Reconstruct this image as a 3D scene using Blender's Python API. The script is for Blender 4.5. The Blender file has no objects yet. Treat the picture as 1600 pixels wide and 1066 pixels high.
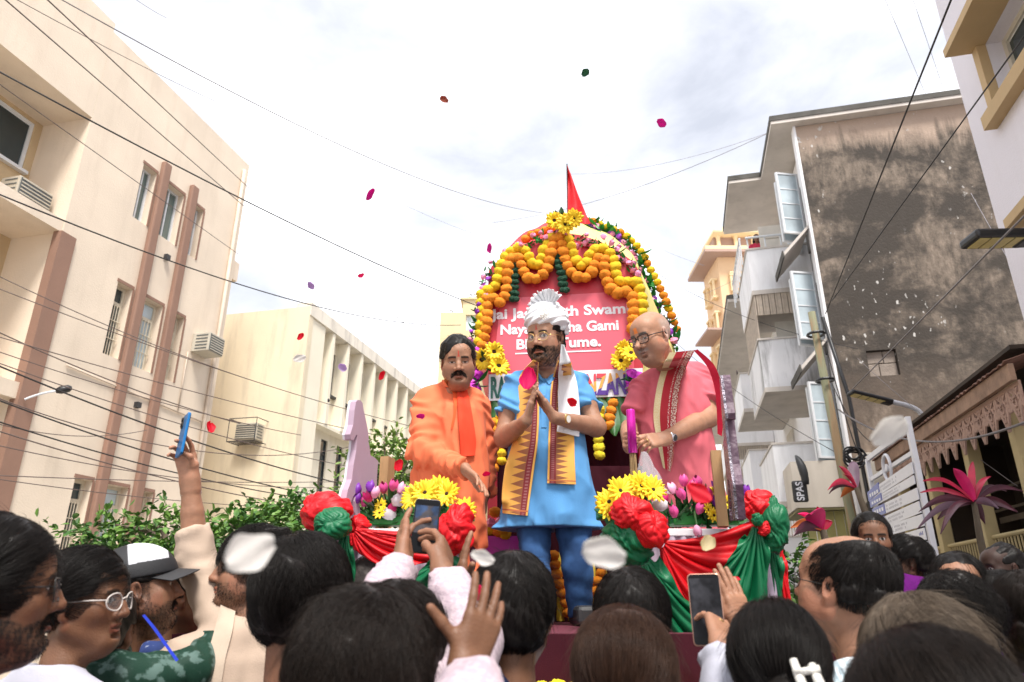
import bpy, bmesh, math, random, time
import numpy as np
from mathutils import Vector, Matrix, Euler, noise as mnoise
from mathutils.bvhtree import BVHTree
T0 = time.time()
random.seed(7); rng = np.random.default_rng(7)
SC = bpy.context.scene; COL = SC.collection
PI = math.pi; R = math.radians

# ---------------------------------------------------------------- camera, sky, sun, exposure
CAMZ = 1.62; PITCH = R(20.4); FPX = 1080.0
cam_d = bpy.data.cameras.new('camera'); cam = bpy.data.objects.new('camera', cam_d); COL.objects.link(cam)
cam_d.sensor_width = 36; cam_d.lens = FPX / 1600 * 36
cam.location = (0, 0, CAMZ); cam.rotation_euler = (PI / 2 + PITCH, 0, 0)
cam_d.clip_start = 0.05; cam_d.clip_end = 2000
cam_d.dof.use_dof = True; cam_d.dof.focus_distance = 3.9; cam_d.dof.aperture_fstop = 4.0
SC.camera = cam
SC.view_settings.view_transform = 'Standard'; SC.view_settings.look = 'None'
SC.view_settings.exposure = 1.1; SC.view_settings.gamma = 1.0
SC.render.engine = 'CYCLES'; SC.cycles.use_denoising = True
SC.cycles.max_bounces = 8; SC.cycles.transparent_max_bounces = 12

SUN_EL, SUN_AZ = 60, 165      # behind the camera, to its right
W_ = bpy.data.worlds.new('World'); SC.world = W_; W_.use_nodes = True
def world():
    nt = W_.node_tree; nt.nodes.clear(); N = nt.nodes.new; L = nt.links.new
    out = N('ShaderNodeOutputWorld'); mix = N('ShaderNodeMixShader')
    sky = N('ShaderNodeTexSky'); sky.sky_type = 'NISHITA'; sky.sun_disc = False
    sky.sun_elevation = R(SUN_EL); sky.sun_rotation = R(SUN_AZ); sky.air_density = 1.0; sky.dust_density = 3.0
    b1 = N('ShaderNodeBackground'); b1.inputs[1].default_value = 0.12; L(sky.outputs[0], b1.inputs[0])
    tc = N('ShaderNodeTexCoord'); mp = N('ShaderNodeMapping'); mp.inputs['Scale'].default_value = (1, 1, 2.2); mp.inputs['Rotation'].default_value = (0, 0, R(28))
    L(tc.outputs['Generated'], mp.inputs[0])
    nz = N('ShaderNodeTexNoise'); nz.inputs['Scale'].default_value = 2.6; nz.inputs['Detail'].default_value = 7; nz.inputs['Roughness'].default_value = 0.55
    nz.inputs['Distortion'].default_value = 0.35
    L(mp.outputs[0], nz.inputs['Vector'])
    cr = N('ShaderNodeValToRGB'); e = cr.color_ramp.elements
    e[0].position = 0.33; e[0].color = (0.37, 0.385, 0.43, 1); e[1].position = 0.60; e[1].color = (1.05, 1.05, 1.07, 1)
    m = e.new(0.47); m.color = (0.53, 0.54, 0.58, 1)
    L(nz.outputs[0], cr.inputs[0])
    b2 = N('ShaderNodeBackground'); b2.inputs[1].default_value = 1.0; L(cr.outputs[0], b2.inputs[0])
    mix.inputs[0].default_value = 0.88
    L(b1.outputs[0], mix.inputs[1]); L(b2.outputs[0], mix.inputs[2]); L(mix.outputs[0], out.inputs[0])
world()
sun_d = bpy.data.lights.new('sun', 'SUN'); sun_d.energy = 2.6; sun_d.angle = R(16); sun_d.color = (1, 0.96, 0.9)
sun = bpy.data.objects.new('sun', sun_d); COL.objects.link(sun); sun.location = (0, 0, 30)
_sd = Vector((math.sin(R(SUN_AZ)) * math.cos(R(SUN_EL)), math.cos(R(SUN_AZ)) * math.cos(R(SUN_EL)), math.sin(R(SUN_EL))))
sun.rotation_euler = (-_sd).to_track_quat('-Z', 'Y').to_euler()

# ---------------------------------------------------------------- frames of reference
SA = R(13.4)
U = np.array([math.sin(SA), math.cos(SA), 0.0])      # along the street
NV = np.array([math.cos(SA), -math.sin(SA), 0.0])    # across it, to the right
EYE = np.array([0, 0, CAMZ])
def S(s, n, z): return U * s + NV * n + np.array([0, 0, z])
def ray(x, y):
    v = (533 - y) / FPX
    return np.array([(x - 800) / FPX, math.cos(PITCH) - v * math.sin(PITCH), math.sin(PITCH) + v * math.cos(PITCH)])
def at(x, y, Y):
    d = ray(x, y); return EYE + d * (Y / d[1])
def unit(v):
    v = np.asarray(v, float); return v / (np.linalg.norm(v) + 1e-12)

# ---------------------------------------------------------------- materials (procedural)
MATS = {}
def mat(name, col=(0.5, 0.5, 0.5), rough=0.6, var=0.12, scale=6.0, bump=0.0, bscale=60.0, metal=0.0, spec=0.5, sheen=0.0, attr=False,
        stain=None, stain_amt=0.5, stretch=(1, 1, 1), sss=0.0, emit=0.0, trans=0.0, transl=0.0, alpha=1.0, weave=False, coat=0.0, wrinkle=0.0, two=None, two_scale=5.0, two_pos=(0.45, 0.55)):
    if name in MATS: return MATS[name]
    m = bpy.data.materials.new(name); m.use_nodes = True; nt = m.node_tree; N = nt.nodes.new; L = nt.links.new
    b = nt.nodes['Principled BSDF']; b.inputs['Roughness'].default_value = rough; b.inputs['Metallic'].default_value = metal
    b.inputs['Specular IOR Level'].default_value = spec
    tc = N('ShaderNodeTexCoord'); mp = N('ShaderNodeMapping'); mp.inputs['Scale'].default_value = stretch; L(tc.outputs['Object'], mp.inputs[0])
    nz = N('ShaderNodeTexNoise'); nz.inputs['Scale'].default_value = scale; nz.inputs['Detail'].default_value = 5; L(mp.outputs[0], nz.inputs['Vector'])
    src = None
    if attr:
        a = N('ShaderNodeAttribute'); a.attribute_name = 'Col'; src = a.outputs['Color']
    elif two is not None:
        n2 = N('ShaderNodeTexNoise'); n2.inputs['Scale'].default_value = two_scale; n2.inputs['Detail'].default_value = 4; L(mp.outputs[0], n2.inputs['Vector'])
        r2 = N('ShaderNodeValToRGB'); r2.color_ramp.elements[0].position = two_pos[0]; r2.color_ramp.elements[1].position = two_pos[1]
        r2.color_ramp.elements[0].color = (*col, 1); r2.color_ramp.elements[1].color = (*two, 1); L(n2.outputs[0], r2.inputs[0]); src = r2.outputs[0]
    hs = N('ShaderNodeHueSaturation'); mr = N('ShaderNodeMapRange')
    mr.inputs[3].default_value = 1 - var; mr.inputs[4].default_value = 1 + var; mr.inputs[1].default_value = 0.25; mr.inputs[2].default_value = 0.75
    L(nz.outputs[0], mr.inputs[0]); L(mr.outputs[0], hs.inputs['Value'])
    if src is not None: L(src, hs.inputs['Color'])
    else: hs.inputs['Color'].default_value = (*col, 1)
    last = hs.outputs[0]
    if stain is not None:
        n3 = N('ShaderNodeTexNoise'); n3.inputs['Scale'].default_value = 1.1; n3.inputs['Detail'].default_value = 9; n3.inputs['Roughness'].default_value = 0.65
        mp3 = N('ShaderNodeMapping'); mp3.inputs['Scale'].default_value = (2.2, 2.2, 0.35); L(tc.outputs['Object'], mp3.inputs[0]); L(mp3.outputs[0], n3.inputs['Vector'])
        r3 = N('ShaderNodeMapRange'); r3.inputs[1].default_value = 0.5; r3.inputs[2].default_value = 0.75; r3.inputs[4].default_value = stain_amt
        L(n3.outputs[0], r3.inputs[0]); mx = N('ShaderNodeMixRGB'); L(r3.outputs[0], mx.inputs[0]); L(last, mx.inputs[1]); mx.inputs[2].default_value = (*stain, 1); last = mx.outputs[0]
    L(last, b.inputs['Base Color'])
    if bump > 0:
        nb = N('ShaderNodeTexNoise'); nb.inputs['Scale'].default_value = bscale; nb.inputs['Detail'].default_value = 6; L(mp.outputs[0], nb.inputs['Vector'])
        bp = N('ShaderNodeBump'); bp.inputs['Strength'].default_value = bump; bp.inputs['Distance'].default_value = 0.02
        L(nb.outputs[0], bp.inputs['Height']); L(bp.outputs[0], b.inputs['Normal'])
        if wrinkle:
            mw = N('ShaderNodeMapping'); mw.inputs['Scale'].default_value = (1, 1, .55); mw.inputs['Rotation'].default_value = (.5, .4, .2); L(tc.outputs['Object'], mw.inputs[0])
            nw = N('ShaderNodeTexNoise'); nw.noise_type = 'RIDGED_MULTIFRACTAL'; nw.inputs['Scale'].default_value = 8.0; nw.inputs['Detail'].default_value = 3; nw.inputs['Distortion'].default_value = .6; L(mw.outputs[0], nw.inputs['Vector'])
            b2 = N('ShaderNodeBump'); b2.inputs['Strength'].default_value = wrinkle; b2.inputs['Distance'].default_value = .03; L(nw.outputs[0], b2.inputs['Height']); L(b2.outputs[0], bp.inputs['Normal'])
        mr2 = N('ShaderNodeMapRange'); mr2.inputs[3].default_value = max(0.03, rough - 0.12); mr2.inputs[4].default_value = min(1, rough + 0.12); L(nb.outputs[0], mr2.inputs[0]); L(mr2.outputs[0], b.inputs['Roughness'])
    if sheen: b.inputs['Sheen Weight'].default_value = sheen; b.inputs['Sheen Roughness'].default_value = 0.4
    if sss: b.inputs['Subsurface Weight'].default_value = sss; b.inputs['Subsurface Radius'].default_value = (1, 0.35, 0.2); b.inputs['Subsurface Scale'].default_value = 0.012
    if emit: L(last, b.inputs['Emission Color']); b.inputs['Emission Strength'].default_value = emit
    if trans: b.inputs['Transmission Weight'].default_value = trans
    if alpha < 1: b.inputs['Alpha'].default_value = alpha
    if coat: b.inputs['Coat Weight'].default_value = coat
    if transl:
        tb = N('ShaderNodeBsdfTranslucent'); L(last, tb.inputs[0]); ms = N('ShaderNodeMixShader'); ms.inputs[0].default_value = transl; out = nt.nodes['Material Output']; L(b.outputs[0], ms.inputs[1]); L(tb.outputs[0], ms.inputs[2]); L(ms.outputs[0], out.inputs[0])
    MATS[name] = m; return m
def cloth(name, col, rough=0.8, var=0.08, scale=9, **k):
    k.setdefault('bump', 0.12); k.setdefault('bscale', 240); k.setdefault('sheen', 0.04); k.setdefault('spec', 0.15); k.setdefault('wrinkle', .75)
    return mat(name, col, rough, var, scale, **k)

# ---------------------------------------------------------------- objects and their tree
def tag(o, label=None, cat=None, group=None, kind=None):
    if label: o['label'] = label
    if cat: o['category'] = cat
    if group: o['group'] = group
    if kind: o['kind'] = kind
    return o
def root(name, loc, label, cat, group=None):
    o = bpy.data.objects.new(name, None); COL.objects.link(o); o.location = loc; o.empty_display_size = 0.1
    return tag(o, label, cat, group)
def anchor(o):
    M = Matrix.Translation(o.location) if o.type == 'EMPTY' else Matrix.Identity(4)
    return M
def adopt(o, parent):
    if parent is not None:
        o.parent = parent
        p = parent; T = Vector((0, 0, 0))
        while p is not None:
            if p.parent is None: T = Vector(p.location)
            p = p.parent
        o.matrix_parent_inverse = Matrix.Translation(-T) if parent.parent is None else Matrix.Identity(4)
    return o
def put(name, me, parent=None, loc=None):
    o = bpy.data.objects.new(name, me); COL.objects.link(o)
    if loc is not None: o.location = loc
    return adopt(o, parent)
def place(name, me, M, parent=None):
    """an instance of shared mesh data at world matrix M (the parent sits unrotated)"""
    o = bpy.data.objects.new(name, me); COL.objects.link(o); adopt(o, parent); o.matrix_basis = M
    return o
def frame(origin, x, y, z, s=1.0):
    M = Matrix.Identity(4)
    for i, a in enumerate((x, y, z)):
        for j in range(3): M[j][i] = float(a[j]) * s
    M.translation = Vector(origin); return M
def look(z, up=(0, 0, 1)):
    z = unit(z); x = np.cross(up, z)
    if np.linalg.norm(x) < 1e-4: x = np.array([1.0, 0, 0])
    x = unit(x); return x, np.cross(z, x), z

class MB:
    def __init__(s): s.v = []; s.f = []; s.uv = None
    def add(s, vs, fs):
        o = len(s.v); s.v.extend([tuple(map(float, v)) for v in vs]); s.f.extend([tuple(i + o for i in f) for f in fs]); return s
    def hexa(s, c):          # 8 corners: bottom 0-3 ccw, top 4-7
        return s.add(c, [(3, 2, 1, 0), (4, 5, 6, 7), (0, 1, 5, 4), (1, 2, 6, 5), (2, 3, 7, 6), (3, 0, 4, 7)])
    def box(s, x0, x1, y0, y1, z0, z1):
        return s.hexa([(x0, y0, z0), (x1, y0, z0), (x1, y1, z0), (x0, y1, z0), (x0, y0, z1), (x1, y0, z1), (x1, y1, z1), (x0, y1, z1)])
    def sbox(s, s0, s1, n0, n1, z0, z1):   # box in street axes
        return s.hexa([S(s0, n0, z0), S(s0, n1, z0), S(s1, n1, z0), S(s1, n0, z0), S(s0, n0, z1), S(s0, n1, z1), S(s1, n1, z1), S(s1, n0, z1)])
    def obox(s, c, x, y, z, hx, hy, hz):
        c = np.array(c, float); x = np.array(x) * hx; y = np.array(y) * hy; z = np.array(z) * hz
        return s.hexa([c - x - y - z, c + x - y - z, c + x + y - z, c - x + y - z, c - x - y + z, c + x - y + z, c + x + y + z, c - x + y + z])
    def bar(s, a, b, w, h=None, up=(0, 0, 1)):
        a = np.array(a, float); b = np.array(b, float); z = b - a; l = np.linalg.norm(z); x, y, z = look(z, up if abs(unit(z) @ np.array(up)) < .98 else (1, 0, 0))
        return s.obox((a + b) / 2, x, y, z, w / 2, (h or w) / 2, l / 2)
    def tube(s, pts, r, n=8, cap=True):
        pts = [np.array(p, float) for p in pts]; rs = r if hasattr(r, '__len__') else [r] * len(pts)
        o = len(s.v); x = None
        for i, p in enumerate(pts):
            t = unit(pts[min(i + 1, len(pts) - 1)] - pts[max(i - 1, 0)])
            if x is None:
                x = np.cross(t, (0, 0, 1)) if abs(t[2]) < .9 else np.cross(t, (1, 0, 0))
            x = unit(x - t * (x @ t)); y = np.cross(t, x)
            for k in range(n):
                a = 2 * PI * k / n; s.v.append(tuple(p + (x * math.cos(a) + y * math.sin(a)) * rs[i]))
        for i in range(len(pts) - 1):
            for k in range(n):
                k2 = (k + 1) % n; s.f.append((o + i * n + k, o + i * n + k2, o + (i + 1) * n + k2, o + (i + 1) * n + k))
        if cap:
            s.f.append(tuple(o + k for k in range(n))[::-1]); s.f.append(tuple(o + (len(pts) - 1) * n + k for k in range(n)))
        return s
    def lathe(s, prof, n=16, M=None):     # prof: (r, z)
        o = len(s.v)
        for r, z in prof:
            for k in range(n):
                a = 2 * PI * k / n; p = Vector((r * math.cos(a), r * math.sin(a), z)); s.v.append(tuple(M @ p if M is not None else p))
        for i in range(len(prof) - 1):
            for k in range(n):
                k2 = (k + 1) % n; s.f.append((o + i * n + k, o + i * n + k2, o + (i + 1) * n + k2, o + (i + 1) * n + k))
        return s
    def prism(s, outline, d, M):          # outline in the xy plane of M, thickness d along its z
        n = len(outline); o = len(s.v)
        for z in (0, d):
            for x, y in outline: s.v.append(tuple(M @ Vector((x, y, z))))
        s.f.append(tuple(o + i for i in range(n))[::-1]); s.f.append(tuple(o + n + i for i in range(n)))
        for i in range(n):
            j = (i + 1) % n; s.f.append((o + i, o + j, o + n + j, o + n + i))
        return s
    def grid(s, P, closed=False):         # P: (nu, nv, 3)
        nu, nv = P.shape[:2]; o = len(s.v); s.v.extend(map(tuple, P.reshape(-1, 3).astype(float)))
        for i in range(nu - (0 if closed else 1)):
            i2 = (i + 1) % nu
            for j in range(nv - 1): s.f.append((o + i * nv + j, o + i2 * nv + j, o + i2 * nv + j + 1, o + i * nv + j + 1))
        return s
    def slab(s, P, th):                   # a grid with thickness along its normals
        du = np.gradient(P, axis=0); dv = np.gradient(P, axis=1); n = np.cross(du, dv); n /= np.linalg.norm(n, axis=2, keepdims=True) + 1e-12
        Q = P + n * th; s.grid(P[::-1]); s.grid(Q)
        for a, b in ((P[0], Q[0]), (Q[-1], P[-1])): s.grid(np.stack([a, b]))
        for a, b in ((Q[:, 0], P[:, 0]), (P[:, -1], Q[:, -1])): s.grid(np.stack([a, b]))
        return s
    def mesh(s, name, m, smooth=False):
        me = bpy.data.meshes.new(name); me.from_pydata(s.v, [], s.f)
        if m is not None:
            for mm in (m if isinstance(m, (list, tuple)) else [m]): me.materials.append(mm)
        if smooth: me.polygons.foreach_set('use_smooth', [True] * len(me.polygons))
        me.update(); return me
    def build(s, name, m, parent=None, smooth=False, bevel=0.0):
        o = put(name, s.mesh(name, m, smooth), parent)
        if bevel:
            b = o.modifiers.new('b', 'BEVEL'); b.width = bevel; b.segments = 2; b.limit_method = 'ANGLE'
        return o
def bez(p0, p1, p2, n=8):
    p0, p1, p2 = (np.array(p, float) for p in (p0, p1, p2)); t = np.linspace(0, 1, n)[:, None]
    return (1 - t) ** 2 * p0 + 2 * t * (1 - t) * p1 + t * t * p2
def spline(pts, n=40):
    P = np.array(pts, float); out = []; m = len(P)
    for t in np.linspace(0, m - 1 - 1e-6, n):
        i = int(t); f = t - i; p0, p1, p2, p3 = P[max(i - 1, 0)], P[i], P[min(i + 1, m - 1)], P[min(i + 2, m - 1)]
        out.append(0.5 * (2 * p1 + (p2 - p0) * f + (2 * p0 - 5 * p1 + 4 * p2 - p3) * f * f + (3 * p1 - p0 - 3 * p2 + p3) * f ** 3))
    return np.array(out)

# ---------------------------------------------------------------- signed-distance modelling (surface nets)
_K = rng.normal(size=(14, 3)); _PH = rng.uniform(0, 6.28, 14)
def sn(p, f):                         # soft noise, about -1..1
    q = p * f; o = 0
    for k in range(7): o = o + np.sin(q @ _K[k] + _PH[k] + 0.7 * np.sin(q @ _K[k + 7] * 0.6 + _PH[k + 7]))
    return o / 3.2
class SDF:
    def __init__(s, lo, hi, h):
        s.lo = np.array(lo, float); s.h = h; s.n = np.maximum(4, np.ceil((np.array(hi) - s.lo) / h).astype(int) + 1)
        s.F = np.full(s.n, 1.0, np.float32)
    def win(s, lo, hi, pad):
        a = np.clip(np.floor((np.array(lo) - pad - s.lo) / s.h).astype(int), 0, s.n); b = np.clip(np.ceil((np.array(hi) + pad - s.lo) / s.h).astype(int) + 1, 0, s.n)
        if np.any(b <= a): return None, None
        ax = [s.lo[i] + s.h * np.arange(a[i], b[i]) for i in range(3)]
        P = np.stack(np.meshgrid(*ax, indexing='ij'), -1)
        return (slice(a[0], b[0]), slice(a[1], b[1]), slice(a[2], b[2])), P
    def mix(s, w, d, k, op):
        a = s.F[w]; d = d.astype(np.float32)
        if op == '-': d = -d
        e = np.maximum(k - np.abs(a - d), 0) / max(k, 1e-6)
        s.F[w] = (np.maximum(a, d) + e * e * k * .25) if op == '-' else (np.minimum(a, d) - e * e * k * .25)
    def cap(s, a, b, ra, rb, k=0.01, op='+'):
        a = np.array(a, float); b = np.array(b, float); r = max(ra, rb)
        w, P = s.win(np.minimum(a, b) - r, np.maximum(a, b) + r, k + 2 * s.h)
        if w is None: return s
        ab = b - a; t = np.clip(((P - a) @ ab) / (ab @ ab + 1e-12), 0, 1)
        d = np.linalg.norm(P - a - t[..., None] * ab, axis=-1) - (ra + (rb - ra) * t); s.mix(w, d, k, op); return s
    def chain(s, pts, rs, k=0.01):
        for i in range(len(pts) - 1): s.cap(pts[i], pts[i + 1], rs[i], rs[i + 1], k)
        return s
    def ell(s, c, r, k=0.01, op='+', Rm=None, dn=None):
        c = np.array(c, float); r = np.array(r, float); m = r.max() if Rm is not None else r
        w, P = s.win(c - m, c + m, k + 2 * s.h)
        if w is None: return s
        q = P - c
        if Rm is not None: q = q @ Rm
        k0 = np.linalg.norm(q / r, axis=-1); k1 = np.linalg.norm(q / (r * r), axis=-1) + 1e-9; d = k0 * (k0 - 1) / k1
        if dn is not None: d = d + dn(P)
        s.mix(w, d, k, op); return s
    def loft(s, o, Rm, sl, k=0.02, dn=None, op='+', p=2.0):
        """sections (z, cx, cy, rx, ry) in the frame o, Rm (columns x, y, z)"""
        sl = np.array(sl, float); sl = sl[np.argsort(sl[:, 0])]; z0, z1 = sl[0, 0], sl[-1, 0]
        m = np.abs(sl[:, 1:3]).max(0) + sl[:, 3:5].max(0)
        cs = np.array([[x * m[0], y * m[1], z] for x in (-1, 1) for y in (-1, 1) for z in (z0, z1)]) @ Rm.T + o
        w, P = s.win(cs.min(0), cs.max(0), k + 2 * s.h + .01)
        if w is None: return s
        q = (P - o) @ Rm; zz = np.clip(q[..., 2], z0, z1); c = [np.interp(zz, sl[:, 0], sl[:, i]) for i in range(1, 5)]
        x = (q[..., 0] - c[0]); y = (q[..., 1] - c[1])
        e = (np.abs(x / c[2]) ** p + np.abs(y / c[3]) ** p) ** (1 / p)
        d = (e - 1) * np.minimum(c[2], c[3]) * (0.5 + 0.5 * np.minimum(c[2], c[3]) / np.maximum(c[2], c[3]))
        if dn is not None: d = d + dn(P, q, zz)
        d = np.maximum(d, np.abs(q[..., 2] - (z0 + z1) / 2) - (z1 - z0) / 2)
        s.mix(w, d, k, op); return s
    def fn(s, lo, hi, f, k=0.0, op='+', pad=0.0):
        w, P = s.win(lo, hi, pad)
        if w is not None: s.mix(w, f(P), k, op)
        return s
    def net(s):
        F = s.F; F[0] = F[-1] = 1; F[:, 0] = F[:, -1] = 1; F[:, :, 0] = F[:, :, -1] = 1
        I = F < 0; c = [(x, y, z) for x in (0, 1) for y in (0, 1) for z in (0, 1)]; n = F.shape
        sl = lambda A, q: A[q[0]:n[0] - 1 + q[0], q[1]:n[1] - 1 + q[1], q[2]:n[2] - 1 + q[2]]
        cnt = sum(sl(I, q).astype(np.int8) for q in c); act = (cnt > 0) & (cnt < 8); ijk = np.argwhere(act)
        if len(ijk) == 0: return np.zeros((0, 3)), np.zeros((0, 4), int)
        V = np.stack([F[ijk[:, 0] + q[0], ijk[:, 1] + q[1], ijk[:, 2] + q[2]] for q in c], 1)
        acc = np.zeros((len(ijk), 3)); num = np.zeros(len(ijk))
        for a in range(8):
            for b in range(a + 1, 8):
                if sum(abs(c[a][i] - c[b][i]) for i in range(3)) == 1:
                    va, vb = V[:, a], V[:, b]; cr = (va < 0) != (vb < 0); t = np.where(cr, va / (va - vb + 1e-20), 0)
                    acc += np.where(cr[:, None], np.array(c[a]) + t[:, None] * (np.array(c[b]) - np.array(c[a])), 0); num += cr
        P = s.lo + s.h * (ijk + acc / np.maximum(num, 1)[:, None])
        idx = np.full(act.shape, -1, np.int64); idx[act] = np.arange(len(ijk)); Q = []
        for ax in range(3):
            b, cc = [(1, 2), (2, 0), (0, 1)][ax]
            A0 = np.take(I, range(n[ax] - 1), ax); A1 = np.take(I, range(1, n[ax]), ax); e = np.argwhere(A0 != A1)
            e = e[(e[:, b] > 0) & (e[:, cc] > 0) & (e[:, b] < n[b] - 1) & (e[:, cc] < n[cc] - 1)]
            if not len(e): continue
            flip = ~I[e[:, 0], e[:, 1], e[:, 2]]
            def cell(db, dc):
                q = e.copy(); q[:, b] -= db; q[:, cc] -= dc; return idx[q[:, 0], q[:, 1], q[:, 2]]
            f4 = np.stack([cell(1, 1), cell(0, 1), cell(0, 0), cell(1, 0)], 1); f4[flip] = f4[flip][:, ::-1]; Q.append(f4)
        return P, np.concatenate(Q)
def np_mesh(name, V, Fq, m, col=None, smooth=True):
    me = bpy.data.meshes.new(name); nv, nf = len(V), len(Fq); k = Fq.shape[1]
    me.vertices.add(nv); me.vertices.foreach_set('co', np.ascontiguousarray(V, np.float32).ravel())
    me.loops.add(nf * k); me.loops.foreach_set('vertex_index', np.ascontiguousarray(Fq, np.int32).ravel())
    me.polygons.add(nf); me.polygons.foreach_set('loop_start', np.arange(0, nf * k, k, dtype=np.int32)); me.polygons.foreach_set('loop_total', np.full(nf, k, np.int32))
    me.polygons.foreach_set('use_smooth', np.full(nf, smooth))
    if m is not None: me.materials.append(m)
    me.update(calc_edges=True)
    if col is not None:
        a = me.color_attributes.new('Col', 'FLOAT_COLOR', 'POINT'); c = np.ones((nv, 4), np.float32); c[:, :3] = col; a.data.foreach_set('color', c.ravel())
    return me

# ---------------------------------------------------------------- materials of the setting
m_cream = mat('cream_stucco', (0.73, 0.615, 0.49), 0.85, 0.08, 0.9, bump=0.3, bscale=35, stain=(0.50, 0.40, 0.30), stain_amt=0.32)
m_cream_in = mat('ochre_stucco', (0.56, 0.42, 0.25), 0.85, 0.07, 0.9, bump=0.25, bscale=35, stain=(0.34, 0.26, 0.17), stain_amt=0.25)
m_brown = mat('brown_paint', (0.27, 0.155, 0.11), 0.8, 0.08, 2.0, bump=0.2, bscale=40, stain=(0.2, 0.13, 0.1), stain_amt=0.3)
m_white = mat('white_paint', (0.84, 0.83, 0.84), 0.75, 0.05, 1.5, bump=0.15, bscale=40, stain=(0.42, 0.40, 0.38), stain_amt=0.3)
m_whitew = mat('white_wall_paint', (0.76, 0.73, 0.79), 0.85, 0.03, 0.8, bump=0.3, bscale=50, stain=(0.55, 0.52, 0.52), stain_amt=0.15)
m_midw = mat('pale_yellow_stucco', (0.74, 0.64, 0.47), 0.9, 0.07, 0.9, bump=0.3, bscale=30, stain=(0.30, 0.25, 0.2), stain_amt=0.45)
m_midf = mat('ivory_stucco', (0.84, 0.77, 0.62), 0.88, 0.05, 0.9, bump=0.2, bscale=30, stain=(0.42, 0.37, 0.3), stain_amt=0.35)
m_glass = mat('dark_window_glass', (0.03, 0.045, 0.05), 0.08, 0.3, 1.2, spec=0.6)
m_glassg = mat('curtained_glass', (0.12, 0.16, 0.15), 0.1, 0.5, 1.6, spec=0.6, stretch=(5, 5, .4))
m_glassw = mat('pale_glass', (0.48, 0.56, 0.60), 0.12, 0.25, 1.5, spec=0.6)
m_alu = mat('white_aluminium', (0.70, 0.72, 0.74), 0.4, 0.05, 8)
m_wfr = mat('cream_window_frame', (0.62, 0.55, 0.43), 0.6, 0.08, 8)
m_dark = mat('dark_metal', (0.03, 0.03, 0.032), 0.5, 0.2, 10)
m_grey = mat('galvanised_metal', (0.45, 0.46, 0.48), 0.4, 0.12, 10, metal=0.6)
m_acw = mat('ac_casing', (0.50, 0.46, 0.38), 0.55, 0.1, 5, stain=(0.25, 0.2, 0.15), stain_amt=0.4)
m_acg = mat('ac_grille_metal', (0.10, 0.11, 0.11), 0.5, 0.3, 20)
m_ochre = mat('ochre_trim', (0.52, 0.37, 0.20), 0.8, 0.06, 3, bump=0.15, bscale=40)
m_asph = mat('asphalt', (0.055, 0.055, 0.058), 0.9, 0.25, 3, bump=0.4, bscale=90)
m_pave = mat('pavement_concrete', (0.42, 0.40, 0.36), 0.9, 0.15, 2, bump=0.3, bscale=50)

# ---------------------------------------------------------------- ground
MB().add([(-400, -60, 0), (400, -60, 0), (400, 700, 0), (-400, 700, 0)], [(0, 1, 2, 3)]).build('ground', m_pave)
tag(bpy.data.objects['ground'], kind='structure')
m = MB(); m.add([S(-30, -5.2, .004), S(-30, 2.3, .004), S(160, 2.3, .004), S(160, -5.2, .004)], [(0, 1, 2, 3)])
tag(m.build('road', m_asph), kind='structure')
for n0, n1 in ((-5.5, -5.2), (2.3, 2.5)):
    m = MB(); m.sbox(-30, 160, n0, n1, 0, 0.13); tag(m.build('kerb', m_pave), kind='structure')

# ---------------------------------------------------------------- walls with real openings
def wallp(m, P0, a, nrm, a0, a1, z0, z1, ops, th, back=True):
    P0 = np.array(P0, float); a = np.array(a, float); nrm = np.array(nrm, float)
    xs = sorted({a0, a1, *[o[0] for o in ops], *[o[1] for o in ops]}); zs = sorted({z0, z1, *[o[2] for o in ops], *[o[3] for o in ops]})
    xs = [x for x in xs if a0 - 1e-6 <= x <= a1 + 1e-6]; zs = [z for z in zs if z0 - 1e-6 <= z <= z1 + 1e-6]
    full = lambda i, j: 0 <= i < len(xs) - 1 and 0 <= j < len(zs) - 1 and not any(o[0] - 1e-6 <= (xs[i] + xs[i + 1]) / 2 <= o[1] + 1e-6 and o[2] <= (zs[j] + zs[j + 1]) / 2 <= o[3] for o in ops)
    p = lambda x, z, d: P0 + a * x + np.array([0, 0, z]) - nrm * d
    for i in range(len(xs) - 1):
        for j in range(len(zs) - 1):
            if not full(i, j): continue
            x0, x1, y0, y1 = xs[i], xs[i + 1], zs[j], zs[j + 1]
            m.add([p(x0, y0, 0), p(x1, y0, 0), p(x1, y1, 0), p(x0, y1, 0)], [(0, 1, 2, 3)])
            if back: m.add([p(x0, y0, th), p(x1, y0, th), p(x1, y1, th), p(x0, y1, th)], [(3, 2, 1, 0)])
            for (di, dj, c) in ((-1, 0, ((x0, y0), (x0, y1))), (1, 0, ((x1, y1), (x1, y0))), (0, -1, ((x1, y0), (x0, y0))), (0, 1, ((x0, y1), (x1, y1)))):
                if not full(i + di, j + dj):
                    (q0, r0), (q1, r1) = c; m.add([p(q0, r0, 0), p(q1, r1, 0), p(q1, r1, th), p(q0, r0, th)], [(0, 1, 2, 3)])
    return m
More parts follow.
